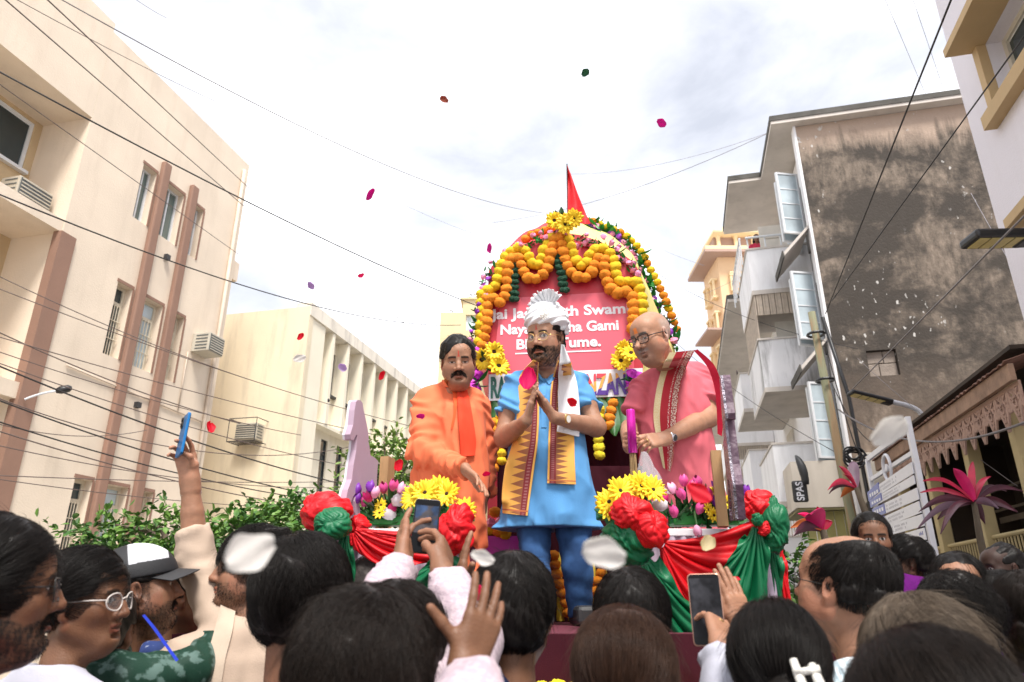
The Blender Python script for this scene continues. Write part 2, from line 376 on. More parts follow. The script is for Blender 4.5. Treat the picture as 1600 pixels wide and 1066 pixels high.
def window(par, P0, a, nrm, x0, x1, z0, z1, d=0.15, fw=0.05, cols=1, rows=1, fm=None, gm=None, bars=0, tops=0.0, hb=0, name='window', sill=False):
    """one window: frame mesh with pane children; set d behind the wall face"""
    P0 = np.array(P0, float); a = np.array(a, float); nrm = np.array(nrm, float); up = np.array([0, 0, 1.0]); fm = fm or m_alu; gm = gm or m_glass
    p = lambda x, z, dd: P0 + a * x + up * z - nrm * dd
    m = MB(); w = fw / 2
    def rail(xa, za, xb, zb, t=w, dd=d, dep=0.03):
        c = p((xa + xb) / 2, (za + zb) / 2, dd); m.obox(c, a, nrm, up, abs(xb - xa) / 2 + (t if xa == xb else 0), dep, abs(zb - za) / 2 + (t if za == zb else 0))
    rail(x0 + w, z0, x0 + w, z1); rail(x1 - w, z0, x1 - w, z1)
    for z in (z0 + w, z1 - w): rail(x0 + fw, z, x1 - fw, z)
    zt = z1 - tops if tops else z1 - fw
    if tops: rail(x0 + fw, zt, x1 - fw, zt, w * 1.2)
    for c in range(1, cols): x = x0 + (x1 - x0) * c / cols; rail(x, z0 + fw, x, zt - (w if tops else 0), w * .8)
    for r in range(1, rows): z = z0 + (zt - z0) * r / rows; rail(x0 + fw, z, x1 - fw, z, w * .6, d, .022)
    f = m.build(name, fm, par)
    for c in range(cols):
        xa = x0 + (x1 - x0) * c / cols; xb = x0 + (x1 - x0) * (c + 1) / cols
        g = MB(); g.obox(p((xa + xb) / 2, (z0 + zt) / 2, d + .005 + .004 * c), a, nrm, up, (xb - xa) / 2 - .01, .004, (zt - z0) / 2 - .01); g.build('pane', gm, f)
    if tops:
        g = MB(); g.obox(p((x0 + x1) / 2, (zt + z1) / 2, d + .006), a, nrm, up, (x1 - x0) / 2 - .01, .004, (z1 - zt) / 2 - .012); g.build('pane', gm, f)
    if bars:
        for k in range(bars):
            x = x0 + fw + (x1 - x0 - 2 * fw) * (k + .5) / bars; b = MB(); b.tube([p(x, z0 + .02, d - .07), p(x, zt - .02, d - .07)], .011, 6); b.build('bar', fm, f)
        for k in range(hb):
            z = z0 + (zt - z0) * (k + 1) / (hb + 1); b = MB(); b.tube([p(x0 + .03, z, d - .085), p(x1 - .03, z, d - .085)], .011, 6); b.build('bar', fm, f)
    if sill:
        b = MB(); b.obox(p((x0 + x1) / 2, z0 - .04, -.03), a, nrm, up, (x1 - x0) / 2 + .05, d + .02, .035); b.build('sill', fm, f)
    return f
def ac_unit(loc, a, nrm, w, h, dep, label, cage=False, tilt=0.0):
    a = np.array(a); nrm = np.array(nrm); up = np.array([0, 0, 1.0]); r_ = root('air_conditioner', loc, label, 'air conditioner', 'air conditioners on the walls'); c = np.array(loc, float) + up * h / 2
    m = MB(); m.obox(c + nrm * dep * .45, a, nrm, up, w / 2, dep * .45, h / 2); m.build('casing', m_acw, r_, bevel=.012)
    m = MB(); m.obox(c + nrm * (dep * .9 + .012), a, nrm, up, w / 2 - .03, .012, h / 2 - .03); m.build('grille', m_acg, r_)
    for k in range(7):
        z = -h / 2 + .05 + (h - .1) * k / 6; m = MB(); m.obox(c + nrm * (dep * .9 + .03) + up * z, a, nrm, up, w / 2 - .04, .006, .012); m.build('slat', m_acw, r_)
    for s_ in (-1, 1):
        for k in range(5):
            z = -h / 2 + .07 + (h - .14) * k / 4; m = MB(); m.obox(c + a * s_ * (w / 2 + .004) + nrm * dep * .5 + up * z, a, nrm, up, .004, dep * .3, .014); m.build('louvre', m_acg, r_)
    if cage:
        m = MB(); q = lambda x, y, z: c + a * x + nrm * y + up * z
        for x in (-w / 2 - .1, w / 2 + .1):
            m.tube([q(x, 0, -h / 2 - .08), q(x, dep + .15, -h / 2 - .08), q(x, dep + .15, h / 2 + .1), q(x, 0, h / 2 + .1)], .013, 6)
        for z in (-h / 2 - .08, h / 2 + .1): m.tube([q(-w / 2 - .1, dep + .15, z), q(w / 2 + .1, dep + .15, z)], .013, 6)
        for k in range(4): m.tube([q(-w / 2 - .1, .1 + (dep) * k / 3, -h / 2 - .08), q(w / 2 + .1, .1 + dep * k / 3, -h / 2 - .08)], .012, 6)
        m.build('cage', m_dark, r_)
    return r_

# ---------------------------------------------------------------- cream corner building on the left
D1 = -11.5
LB = root('cream_building', S(12, D1, 0), 'tall cream building with brown pilasters and deep shaded balcony bays, nearest on the left side', 'building')
P0 = NV * D1; a_, n_ = U, NV
WIN = [(11.29, 11.72), (12.09, 12.70), (13.17, 13.46)]
FLO = [(9.70, 11.11), (6.43, 8.08), (2.4, 3.84)]
ops = [(x0, x1, z0, z1) for x0, x1 in WIN for z0, z1 in FLO]
m = MB(); wallp(m, P0, a_, n_, 9.72, 14.99, 0, 13.53, ops, 0.28)
m.sbox(9.72, 14.99, D1 - 9, D1 - .30, 13.1, 13.3)                                   # roof slab
m.sbox(14.74, 14.99, D1 - 9, D1 - .281, 0, 13.53)                                    # far end wall
m.sbox(9.72, 9.98, D1 - 1.25, D1 - .281, 0, 13.53)                                   # return into the bay
m.sbox(-2, 9.719, D1 - .3, D1 - .003, 11.2, 13.75)                                   # parapet band across the bay
m.sbox(14.99, 15.35, D1 - .9, D1 - .1, 9.95, 10.5)                                   # ledge end
m.sbox(10.0, 14.7, D1 - 1.2, D1 - 1.1, 0, 13.0)                                      # dark rooms behind the glass
m.build('wall', m_cream, LB)
m = MB(); m.sbox(-2, 9.719, D1 - 1.25, D1 - .301, 11.2, 11.4); m.sbox(-2, 9.719, D1 - 1.25, D1 - .02, 8.44, 8.70); m.sbox(-2, 9.719, D1 - 1.25, D1 - .02, 5.0, 5.3)
m.build('balcony_slab', m_cream, LB)
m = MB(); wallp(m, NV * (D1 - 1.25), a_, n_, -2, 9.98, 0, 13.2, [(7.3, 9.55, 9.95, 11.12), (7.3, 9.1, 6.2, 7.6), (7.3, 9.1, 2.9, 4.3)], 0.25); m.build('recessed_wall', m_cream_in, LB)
for k, (z0, z1, x1) in enumerate(((9.95, 11.12, 9.55), (6.2, 7.6, 9.1), (2.9, 4.3, 9.1))):
    window(LB, NV * (D1 - 1.25), a_, n_, 7.3, x1, z0, z1, .06, .07, 2, 1, m_alu, m_glass, sill=True)
for px, wd in ((11.90, .30), (12.93, .30)):
    m = MB(); m.sbox(px - .12, px + .12, D1 + .001, D1 + .13, 0, 11.5); m.build('pilaster', m_brown, LB, bevel=.03)
m = MB(); m.sbox(9.66, 10.02, D1 - .15, D1 + .05, 0, 8.44); m.build('pilaster', m_brown, LB)
for fi, (z0, z1) in enumerate(FLO):
    for wi, (x0, x1) in enumerate(WIN):
        if fi == 0: window(LB, P0, a_, n_, x0, x1, z0, z1, .2, .05, 2 if wi != 2 else 1, 1, m_alu, m_glassg)
        else: window(LB, P0, a_, n_, x0, x1, z0, z1, .2, .07, 1, 1, m_wfr, m_glassw if wi == 1 else m_glass, bars=(5 if wi == 1 else 4), tops=.42, hb=2)
    for wi, (x0, x1) in enumerate(WIN):                                              # brown reveals
        m = MB(); m.sbox(x0 - .03, x1 + .03, D1 + .001, D1 + .018, z1, z1 + .07); m.sbox(x1, x1 + .05, D1 + .001, D1 + .018, z0, z1); m.build('window_trim', m_brown, LB)
m = MB(); m.tube([S(14.72, D1 + .06, .1), S(14.72, D1 + .06, 13.2)], .05, 10); m.tube([S(10.5, D1 + .03, 5.9), S(14.7, D1 + .03, 5.75)], .018, 6); m.tube([S(13.75, D1 + .03, 7.3), S(13.75, D1 + .03, 5.8)], .016, 6); m.build('drain_pipe', mat('faded_pipe', (.55, .45, .36), .6, .15, 3), LB, True)
for s_, z_ in ((12.42, 9.2), (12.4, 5.55)):
    m = MB(); m.sbox(s_, s_ + .12, D1 + .001, D1 + .1, z_, z_ + .12); m.build('junction_box', m_dark, LB)
ac_unit(S(14.15, D1, 7.35), U, NV, .58, .48, .55, 'boxy air conditioner jutting from the cream wall right of the barred windows')
ac_unit(S(9.25, D1 - .8, 8.72), U, NV, .75, .55, .5, 'greenish air conditioner standing on the balcony ledge high at the left edge')

# ---------------------------------------------------------------- lower pale building with fins
D2 = -10.5
MBD = root('finned_building', S(20, D2, 0), 'pale yellow two storey building with a row of vertical fins and mildewed parapet', 'building')
fins = [19.09 + 1.073 * k for k in range(16)]; SE = 37.0
m = MB(); m.sbox(17.5, 17.75, -18, D2 - .003, 0, 10.0); m.build('gable_wall', m_midw, MBD)
m = MB(); m.sbox(17.51, SE, D2 - .5, D2 + .02, 9.72, 10.14); m.sbox(17.55, SE, -18, D2 - .51, 9.7, 9.9); m.build('fascia', mat('mildewed_fascia', (0.78, 0.72, 0.62), .9, .06, 1, bump=.3, bscale=30, stain=(.16, .13, .12), stain_amt=.7), MBD)
m = MB(); wallp(m, NV * (D2 - .42), U, NV, 17.75, SE, 0, 9.72, [(f + .60, f + 1.04, z0, z1) for f in fins[:-1] for z0, z1 in ((7.85, 9.32), (4.6, 6.38))], .2)
m.sbox(17.76, 18.6, D2 - .41, D2 - .04, 0, 9.71); m.build('wall', m_midf, MBD)
fm_ = MB(); fm_.sbox(0, .16, 0, .40, 6.7, 9.715); fme = fm_.mesh('fin', m_midf)
for f in fins: place('fin', fme, Matrix.Translation(Vector(S(f, D2 - .42, 0))), MBD)
for f in fins[:-1]:
    for z0, z1 in ((7.85, 9.32), (4.6, 6.38)):
        window(MBD, NV * (D2 - .42), U, NV, f + .60, f + 1.04, z0, z1, .08, .04, 1, 1, m_dark, m_glass, tops=.45, sill=True)
m = MB(); m.sbox(17.77, SE, D2 - .42, D2 - .05, 6.6, 6.7); m.build('ledge', m_midf, MBD)
ac_unit(S(17.5, -11.9, 5.85), -NV, -U, .68, .48, .42, 'rusty caged air conditioner on the stained gable of the low yellow building', cage=True)

# ---------------------------------------------------------------- distant cream tower block
def tower(x0, x1, Y, z1, name, label, colw, colin, floors, xs):
    t = root(name, ((x0 + x1) / 2, Y, 0), label, 'building')
    mw = mat(name + '_paint', colw, .85, .05, .3, stain=(colw[0] * .6, colw[1] * .6, colw[2] * .6), stain_amt=.3)
    ops = [(xa, xb, z + .2, z + 1.5) for z in floors for xa, xb in xs]
    m = MB(); wallp(m, (0, Y, 0), (1, 0, 0), (0, -1, 0), x0, x1, 0, z1, ops, .4); m.box(x0, x1, Y + .41, Y + 12, 0, z1 - .5); m.build('wall', mw, t)
    for z in floors:
        for xa, xb in xs: window(t, (0, Y, 0), (1, 0, 0), (0, -1, 0), xa, xb, z + .2, z + 1.5, .3, .1, 2, 1, m_alu, m_glassw)
    return t, mw
t, mw = tower(-5.6, 4.0, 50, 22.6, 'apartment_tower', 'distant cream apartment tower between the finned building and the chariot', (.60, .49, .30), None, [6 + 3 * k for k in range(5)] + [20.9], [(-3.6, -2.7), (-1.2, -.2), (1, 2)])
m = MB(); m.box(-3.9, 4.0, 50.5, 60, 22.59, 23.9); m.box(-4.1, 4.1, 50.3, 60, 23.9, 24.05); m.build('penthouse', mw, t)
for k in range(6):
    z = 5.2 + 3 * k; m = MB(); m.box(-2.2, 4.0, 48.6, 49.99, z, z + 1.25); m.build('balcony', mat('tower_balcony_paint', (.68, .60, .46), .85, .05, .5), t)
    m = MB(); m.box(-4.9, -4.2, 49.3, 49.99, z + .2, z + .5); m.build('ledge', mw, t)
for x in (-4.9, -3.4, -2.9):
    o = root('roof_antenna', (x, 51, 23.9 if x > -3.8 else 22.59), 'small antenna bowl on the roof of the distant cream tower', 'antenna', 'antennas on the distant tower')
    zb = 24.04 if x > -3.8 else 22.59; m = MB(); m.tube([(x, 51, zb), (x, 51, zb + .4)], .03, 6); m.build('mast', m_grey, o); m = MB(); m.lathe([(0, 0), (.16, .04), (.22, .14)], 12, Matrix.Translation((x, 51, zb + .38)) @ Matrix.Rotation(R(60), 4, 'X')); m.build('dish', m_grey, o)

# ---------------------------------------------------------------- ornate peach tower far right
Y = 60
t = root('ornate_tower', (22, 62, 0), 'peach coloured tower with little shrine windows and a domed roof kiosk', 'building')
m_peach = mat('peach_paint', (.74, .50, .30), .85, .05, .4, stain=(.5, .33, .2), stain_amt=.25); m_peach2 = mat('light_peach_trim', (.78, .60, .36), .8, .05, .6); m_mauve = mat('mauve_soffit', (.40, .27, .22), .85, .05, .5)
m = MB(); m.box(19.9, 32, Y, Y + 5, 0, 32.6); m.build('wall', m_peach, t)
m = MB(); m.box(18.4, 33, Y - 1.2, Y + 5.6, 32.61, 32.9); m.box(18.2, 19.89, Y - .2, Y + 4.5, 25.0, 25.2); m.build('roof_slab', m_mauve, t)
m = MB(); m.box(18.5, 32.8, Y - 1.1, Y + 5.4, 32.91, 33.3); m.build('parapet', m_peach2, t)
m = MB()
for x in (20.3, 22.0, 23.7): m.lathe([(.28, 0), (.2, .3), (.2, 1.5), (.3, 1.8)], 8, Matrix.Translation((x, Y + .3, 33.3)))
m.box(19.7, 24.3, Y - .3, Y + 4, 35.1, 35.5); m.lathe([(1.9, 0), (1.7, .5), (1.1, 1.0), (.4, 1.35), (.12, 1.6), (.25, 1.8), (.1, 2.1), (.02, 2.9)], 14, Matrix.Translation((22, Y + 1.6, 35.5))); m.build('roof_kiosk', m_peach2, t, True)
m = MB(); m.box(19.9, 24.1, Y + .6, Y + 3.8, 33.31, 35.09); m.build('kiosk_core', m_mauve, t)
for k in range(8):
    z = 29.0 - 3.4 * k
    for x in (21.4, 24.6):
        m = MB(); m.box(x - .65, x + .65, Y - .45, Y - .01, z + 1.5, z + 1.72); m.box(x - .5, x + .5, Y - .5, Y - .01, z - .35, z - .1)
        for q in (-.5, .5): m.box(x + q - .1, x + q + .1, Y - .4, Y - .01, z - .09, z + 1.49)
        m.add([(x - .7, Y - .5, z + 1.721), (x + .7, Y - .5, z + 1.721), (x + .35, Y - .1, z + 2.1), (x - .35, Y - .1, z + 2.1)], [(0, 1, 2, 3)])
        f = m.build('window_kiosk', m_peach2, t); m = MB(); m.box(x - .39, x + .39, Y - .03, Y - .012, z - .09, z + 1.49); m.build('pane', m_peach, f)
    for y in (Y + 1.2, Y + 3.4):
        m = MB(); m.box(19.3, 19.89, y - .5, y + .5, z + 1.5, z + 1.7); m.box(19.35, 19.89, y - .45, y + .45, z - .3, z - .05)
        for q in (-.4, .4): m.box(19.4, 19.6, y + q - .08, y + q + .08, z - .049, z + 1.499)
        m.build('window_kiosk', m_peach2, t)

# ---------------------------------------------------------------- balcony block with the blackened end wall
D3 = 3.65; S3 = 16.0
BB = root('balcony_building', S(20, D3, 0), 'four storey white balcony block with a huge blackened end wall', 'building')
def wall_black():
    m = mat('mildewed_wall', (.1, .08, .06), .95, .1, 3, bump=.5, bscale=18); nt = m.node_tree; N = nt.nodes.new; L = nt.links.new; b = nt.nodes['Principled BSDF']
    geo = N('ShaderNodeTexCoord'); sx = N('ShaderNodeSeparateXYZ'); L(geo.outputs['Object'], sx.inputs[0])
    def noise(sc, det, st=(1, 1, 1), rough=.6, dist=0):
        mp = N('ShaderNodeMapping'); mp.inputs['Scale'].default_value = st; L(geo.outputs['Object'], mp.inputs[0]); n = N('ShaderNodeTexNoise'); n.inputs['Scale'].default_value = sc; n.inputs['Detail'].default_value = det; n.inputs['Roughness'].default_value = rough; n.inputs['Distortion'].default_value = dist
        L(mp.outputs[0], n.inputs['Vector']); return n.outputs[0]
    def math_(op, x, y):
        n = N('ShaderNodeMath'); n.operation = op
        for i, v in enumerate((x, y)):
            if hasattr(v, 'default_value'): L(v, n.inputs[i])
            else: n.inputs[i].default_value = v
        return n.outputs[0]
    def ramp(x, a, c):
        n = N('ShaderNodeMapRange'); n.inputs[1].default_value = a; n.inputs[2].default_value = c; L(x, n.inputs[0]); return n.outputs[0]
    def mixc(f, c1, c2):
        n = N('ShaderNodeMixRGB'); L(f, n.inputs[0])
        for i, c in ((1, c1), (2, c2)):
            if isinstance(c, tuple): n.inputs[i].default_value = (*c, 1)
            else: L(c, n.inputs[i])
        return n.outputs[0]
    streak = noise(.9, 9, (2.0, 2.0, .5), .72, .45); blot = noise(.6, 8, (1, 1, 1.3), .66, .25); fine = noise(7, 8, (1, 1, .4), .7)
    base = mixc(ramp(blot, .45, .57), (.060, .050, .042), (.34, .27, .21)); base = mixc(ramp(streak, .52, .80), base, (.055, .045, .037))
    base = mixc(ramp(fine, .3, .75), mixc(ramp(blot, 0, 1), (.045, .037, .030), (.06, .049, .039)), base)
    z = math_('ADD', sx.outputs[2], math_('MULTIPLY', streak, -2.4)); up_ = ramp(z, 10.75, 11.35)          # clean beige band under the eave
    base = mixc(up_, base, mixc(fine, (.40, .30, .23), (.48, .37, .29)))
    zl = math_('ADD', sx.outputs[2], math_('MULTIPLY', blot, 4.0)); low = ramp(zl, 8.4, 6.4)            # browner, paler low down
    base = mixc(math_('MULTIPLY', low, .5), base, (.33, .245, .185))
    fl = noise(9, 2, (1, 1, .6), .5); zone = ramp(noise(.45, 2), .54, .62); fleck = math_('MULTIPLY', ramp(fl, .66, .70), zone)
    base = mixc(fleck, base, (.55, .53, .5))
    L(base, b.inputs['Base Color']); return m
m_black = wall_black()
NICHE = (4.32, 4.93, 6.2, 6.8)
m = MB(); wallp(m, U * S3, NV, -U, D3, 13, 0, 12.95, [NICHE], .25); m.build('end_wall', m_black, BB)
brk = mat('raw_block', (.30, .25, .21), .95, .2, 4, bump=.5, bscale=30)
for k, (x0, x1, z0, z1) in enumerate(((4.33, 4.66, 6.52, 6.79), (4.675, 4.92, 6.515, 6.79), (4.33, 4.55, 6.21, 6.505), (4.565, 4.92, 6.21, 6.5))):
    m = MB(); m.sbox(S3 + .1, S3 + .24, x0, x1, z0, z1); m.build('block', brk, BB, bevel=.01)
m = MB(); m.sbox(S3 + .25, 21.4, D3 + .22, D3 + .4, 0, 12.9); m.sbox(21.4, 46, D3 + .22, D3 + .4, 0, 10.9); m.sbox(21.2, 21.4, D3 + .41, 13, 10.9, 12.9); m.build('wall', m_white, BB)
m_eave = mat('eave_concrete', (.60, .55, .50), .9, .12, 1.5, stain=(.3, .27, .24), stain_amt=.35); m_edge = mat('mossy_edge', (.09, .085, .075), .95, .3, 3, bump=.4, bscale=30)
m = MB(); m.sbox(S3 - .25, 18.3, 3.05, 13, 12.96, 13.05); m.sbox(18.301, 21.4, 2.15, 13, 12.96, 13.05); m.sbox(22.3, 46, 2.1, 13, 10.9, 11.0); m.build('roof_slab', m_eave, BB)
m = MB(); m.sbox(S3 - .27, 18.28, 3.03, 3.12, 13.051, 13.2); m.sbox(S3 - .27, S3 - .18, 3.121, 13, 13.051, 13.2); m.sbox(18.281, 21.4, 2.13, 2.22, 13.051, 13.2); m.sbox(22.3, 46, 2.08, 2.17, 11.001, 11.15); m.sbox(22.28, 22.36, 2.171, 13, 11.001, 11.15); m.sbox(18.281, 18.36, 2.221, 3.12, 13.051, 13.2); m.build('roof_edge', m_edge, BB)
m = MB(); m.sbox(S3 - .05, S3 + .24, D3 - .06, D3 - .002, 3.2, 12.95); m.build('corner_post', m_white, BB)
m_louv = mat('bamboo_screen', (.50, .42, .34), .8, .2, 8); m_shut = mat('cream_shutter', (.66, .62, .55), .7, .08, 6); m_balw = mat('balcony_plaster', (.86, .86, .88), .8, .05, 1.2, bump=.15, bscale=30, stain=(.3, .29, .28), stain_amt=.35)
m_balm = mat('mouldy_plaster', (.80, .80, .82), .85, .08, 1.2, bump=.25, bscale=30, stain=(.06, .055, .05), stain_amt=.95)
def balcony(s0, s1, z, top, mm, style):
    n0 = 2.3; zt = z + top
    m = MB(); m.sbox(s0, s1, n0, D3 + .2, z - .12, z); m.build('balcony_floor', m_eave, BB)
    m = MB(); m.sbox(s0, s0 + .1, n0, D3 + .2, z + .001, zt); m.sbox(s0 + .101, s1, n0, n0 + .1, z + .001, zt); m.sbox(s1 - .1, s1, n0 + .101, D3 + .2, z + .001, zt); f = m.build('balcony', mm, BB)
    m = MB(); m.sbox(s0 - .03, s1 + .03, n0 - .03, n0 + .13, zt + .001, zt + .05); m.sbox(s0 - .03, s0 + .13, n0 + .131, D3 + .2, zt + .001, zt + .05); m.build('coping', m_eave, f)
    if style == 'rail':
        m = MB(); m.tube([S(s0, n0, zt + .38), S(s0, D3, zt + .38)], .03, 6); m.tube([S(s0, n0 - .15, zt + .38), S(s1, n0 - .15, zt + .38)], .03, 6)
        for k in range(9): m.tube([S(s0 + (s1 - s0) * k / 8, n0 - .15, zt - .4), S(s0 + (s1 - s0) * k / 8, n0 - .15, zt + .38)], .018, 6)
        for n in (2.35, 2.8, 3.2): m.tube([S(s0 + .05, n, zt + .02), S(s0 + .05, n, zt + .38)], .02, 6)
        m.build('railing', m_alu, f)
        m = MB(); m.sbox(s0 + 1.2, s0 + 1.26, 2.85, 3.85, z + .01, z + 2.5); sh = m.build('shutter_door', m_shut, BB)
        for k in range(8):
            mm_ = MB(); mm_.sbox(s0 + 1.17, s0 + 1.199, 2.95, 3.75, z + .2 + .27 * k, z + .42 + .27 * k); mm_.build('slat', m_shut, sh)
    if style == 'screen':
        zz = z + 2.75; m = MB(); n = 26
        for k in range(n):
            q = n0 + .03 + (D3 - n0) * k / n; m.sbox(s0 + .03, s0 + .07, q, q + .032 + .012 * (k % 3), zt + .7, zz)
        for k in range(46):
            q = s0 + .1 + (s1 - s0 - .2) * k / 46; m.sbox(q, q + .035, n0 + .03, n0 + .06, zt + .06, zz)
        tag(m.build('screen', m_louv, f), kind='stuff')
        m = MB(); m.sbox(s0 + .6, s0 + .66, 2.85, 3.6, z + .01, z + 1.95); m.build('shutter_door', m_shut, BB)
    if style == 'bars':
        zz = z + 2.7; m = MB()
        for k in range(16):
            q = n0 + .03 + (D3 - n0) * k / 16; m.sbox(s0 + .03, s0 + .05, q, q + .02, zt + .05, zz)
        for k in range(34):
            q = s0 + .1 + (s1 - s0 - .2) * k / 34; m.sbox(q, q + .02, n0 + .03, n0 + .05, zt + .05, zz)
        tag(m.build('bars', m_louv, f), kind='stuff')
    m = MB(); wx = s0 + .9; m.sbox(wx, wx + 1.3, D3 + .16, D3 + .219, z + .05, z + 2.1); m.build('door', m_shut, BB)
for si, s0 in enumerate((17.6, 23.2, 28.8, 34.4)):
    st = [('rail', m_balw), ('screen', m_balm), ('plain', m_balw)] if si == 0 else [('plain', m_balw), ('plain', m_balw), ('bars', m_balw)] if si == 1 else [('plain', m_balw), ('bars', m_balm), ('plain', m_balw)]
    for (z, tp), (sty, mm) in zip(((9.2, 1.18), (6.55, 1.25), (3.75, 1.35)), st): balcony(s0, s0 + 3.0, z - (1.75 if si else 0), tp, mm, sty)
for z in (10.1, 7.2, 4.55):                                                            # sloping sun shades between wall corner and balconies
    if z < 5: continue
    m = MB(); m.hexa([S(S3 + .05, 2.95, z - .72), S(S3 + .05, D3 - .07, z - .05), S(17.45, D3 - .07, z - .05), S(17.45, 2.95, z - .72), S(S3 + .05, 2.93, z - .64), S(S3 + .05, D3 - .07, z + .03), S(17.45, D3 - .07, z + .03), S(17.45, 2.93, z - .64)]); m.build('sun_shade', m_eave, BB)
    m = MB(); m.hexa([S(S3 + .03, 2.90, z - .79), S(S3 + .03, 2.945, z - .76), S(17.47, 2.945, z - .76), S(17.47, 2.90, z - .79), S(S3 + .03, 2.90, z - .60), S(S3 + .03, 2.925, z - .6), S(17.47, 2.925, z - .6), S(17.47, 2.90, z - .6)]); m.build('shade_edge', m_edge, BB)
for fi, z in enumerate((11.0, 8.2, 5.4)):                                                # open casements
    for k, (s_, ang) in enumerate(((16.25, 68), (16.95, 60), (17.2, 75))):
        if fi == 2 and k == 2: continue
        d = U * math.cos(R(ang)) * -1 - NV * math.sin(R(ang)); P = S(s_ + (.25 if k != 1 else .1), D3 - .02, 0); nn = np.cross(d, (0, 0, 1))
        if k == 2: d = U * .96 - NV * .28
        window(BB, P, d, unit(np.cross(d, (0, 0, 1))), 0.02, .62, z - .9, z + .85, 0, .05, 1, 4, m_alu, m_glassw, name='casement')
    m = MB(); m.sbox(S3 + .3, 17.5, D3 + .15, D3 + .215, z - .95, z + .9); m.build('dim_room_panel', mat('painted_dim_room', (.12, .11, .1), .9, .2, 2), BB)  # solid panel on the wall; the room's darkness is put into its colour
ac_unit(S(17.0, D3 + .15, 5.35), U, -NV, .85, .6, .55, 'boxy white air conditioner on the balcony block just above the lowest balcony')
# ground floor canopy and shutters of the corner shop
m_can = mat('beige_canopy', (.60, .54, .46), .7, .06, 2, stain=(.3, .25, .2), stain_amt=.3)
SHP = root('corner_canopy', S(15.5, 3.2, 3.4), 'beige box canopy over the shop at the foot of the blackened wall', 'canopy')
m = MB(); m.sbox(16.3, 18.6, 2.45, 3.6, 3.45, 4.45); m.build('fascia', m_can, SHP)
m = MB(); m.sbox(16.32, 18.58, 2.5, 3.6, 3.40, 3.449); m.build('soffit', mat('olive_soffit', (.28, .25, .12), .7, .1, 2), SHP)
for k in range(3):
    m = MB(); m.lathe([(0, 0), (.13, 0), (.13, -.012), (0, -.012)], 14, Matrix.Translation(Vector(S(16.7 + k * .7, 3.0, 3.399)))); m.build('downlight', m_alu, SHP)
m = MB(); m.sbox(15.55, 15.98, 3.72, 4.15, 3.45, 4.45); o = m.build('meter_cabinet', m_can, None, bevel=.02); tag(o, 'beige cabinet fixed at the corner of the blackened wall beside the wooden pole', 'cabinet')
m_ol = mat('olive_shutter', (.42, .38, .14), .6, .08, 3)
SH2 = root('shop_shutter', S(15.6, 3.5, 0), 'olive yellow panelled shutter under the beige canopy', 'shutter')
for k in range(9):
    m = MB(); m.sbox(16.6 - .02 * (k % 2), 16.65, 2.65 + .2 * k, 2.83 + .2 * k, .02, 3.39); m.build('panel', m_ol, SH2)

# ---------------------------------------------------------------- white building at the right edge
D4 = 4.5
WB = root('white_building', S(6, D4, 0), 'tall plain white building with ochre hooded windows at the right edge', 'building')
ops = [(5.6, 8.6, 7.65, 8.6), (5.6, 8.3, 4.7, 5.75)]
m = MB(); wallp(m, NV * D4, U, -NV, -1, 9.55, 0, 16, ops, .3); m.sbox(9.30, 9.55, D4 + .301, 14, 0, 16); m.build('wall', m_whitew, WB)
for (x0, x1, z0, z1) in ops:
    window(WB, NV * D4, U, -NV, x0, x1, z0, z1, .22, .08, 4, 1, mat('pale_frame', (.6, .55, .45), .5, .05, 4), m_glass)
    m = MB(); m.sbox(x0 - .3, x1 + .15, D4 - .45, D4 - .003, z1, z1 + .12); m.build('hood', m_ochre, WB)
    m = MB(); m.sbox(x0 - .2, x1 + .3, D4 - .16, D4 - .003, z0 - .2, z0); m.build('sill', m_ochre, WB)
    m = MB(); m.sbox(x1, x1 + .14, D4 - .12, D4 - .003, z0, z1); m.build('jamb', m_ochre, WB)

# ---------------------------------------------------------------- veranda shop with fretwork eave
VS = root('fretwork_veranda', S(11.5, 4.2, 0), 'old veranda shop with pinkish fretwork fringe under its tin eave', 'building')
m_fret = mat('pink_fretwork', (.42, .27, .21), .85, .15, 6, bump=.2, bscale=40, stain=(.2, .13, .1), stain_amt=.4); m_tin = mat('rusty_tin', (.20, .10, .07), .7, .35, 5, bump=.2, bscale=20)
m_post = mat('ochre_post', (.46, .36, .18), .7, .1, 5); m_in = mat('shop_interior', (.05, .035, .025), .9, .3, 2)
z_e = 4.12
m = MB(); NS = 90
P = np.array([[S(8.9 + 6.4 * i / NS, 3.86 + 2.4 * j, z_e + .12 + .75 * j + .018 * math.cos(i * PI * .9)) for j in (0, 1)] for i in range(NS + 1)]); m.slab(P, .012); m.build('tin_roof', m_tin, VS)
m = MB(); m.sbox(8.9, 15.3, 3.9, 3.96, z_e - .1, z_e + .1); m.build('fascia_board', mat('weathered_board', (.30, .19, .13), .85, .3, 6, bump=.3, bscale=25), VS)
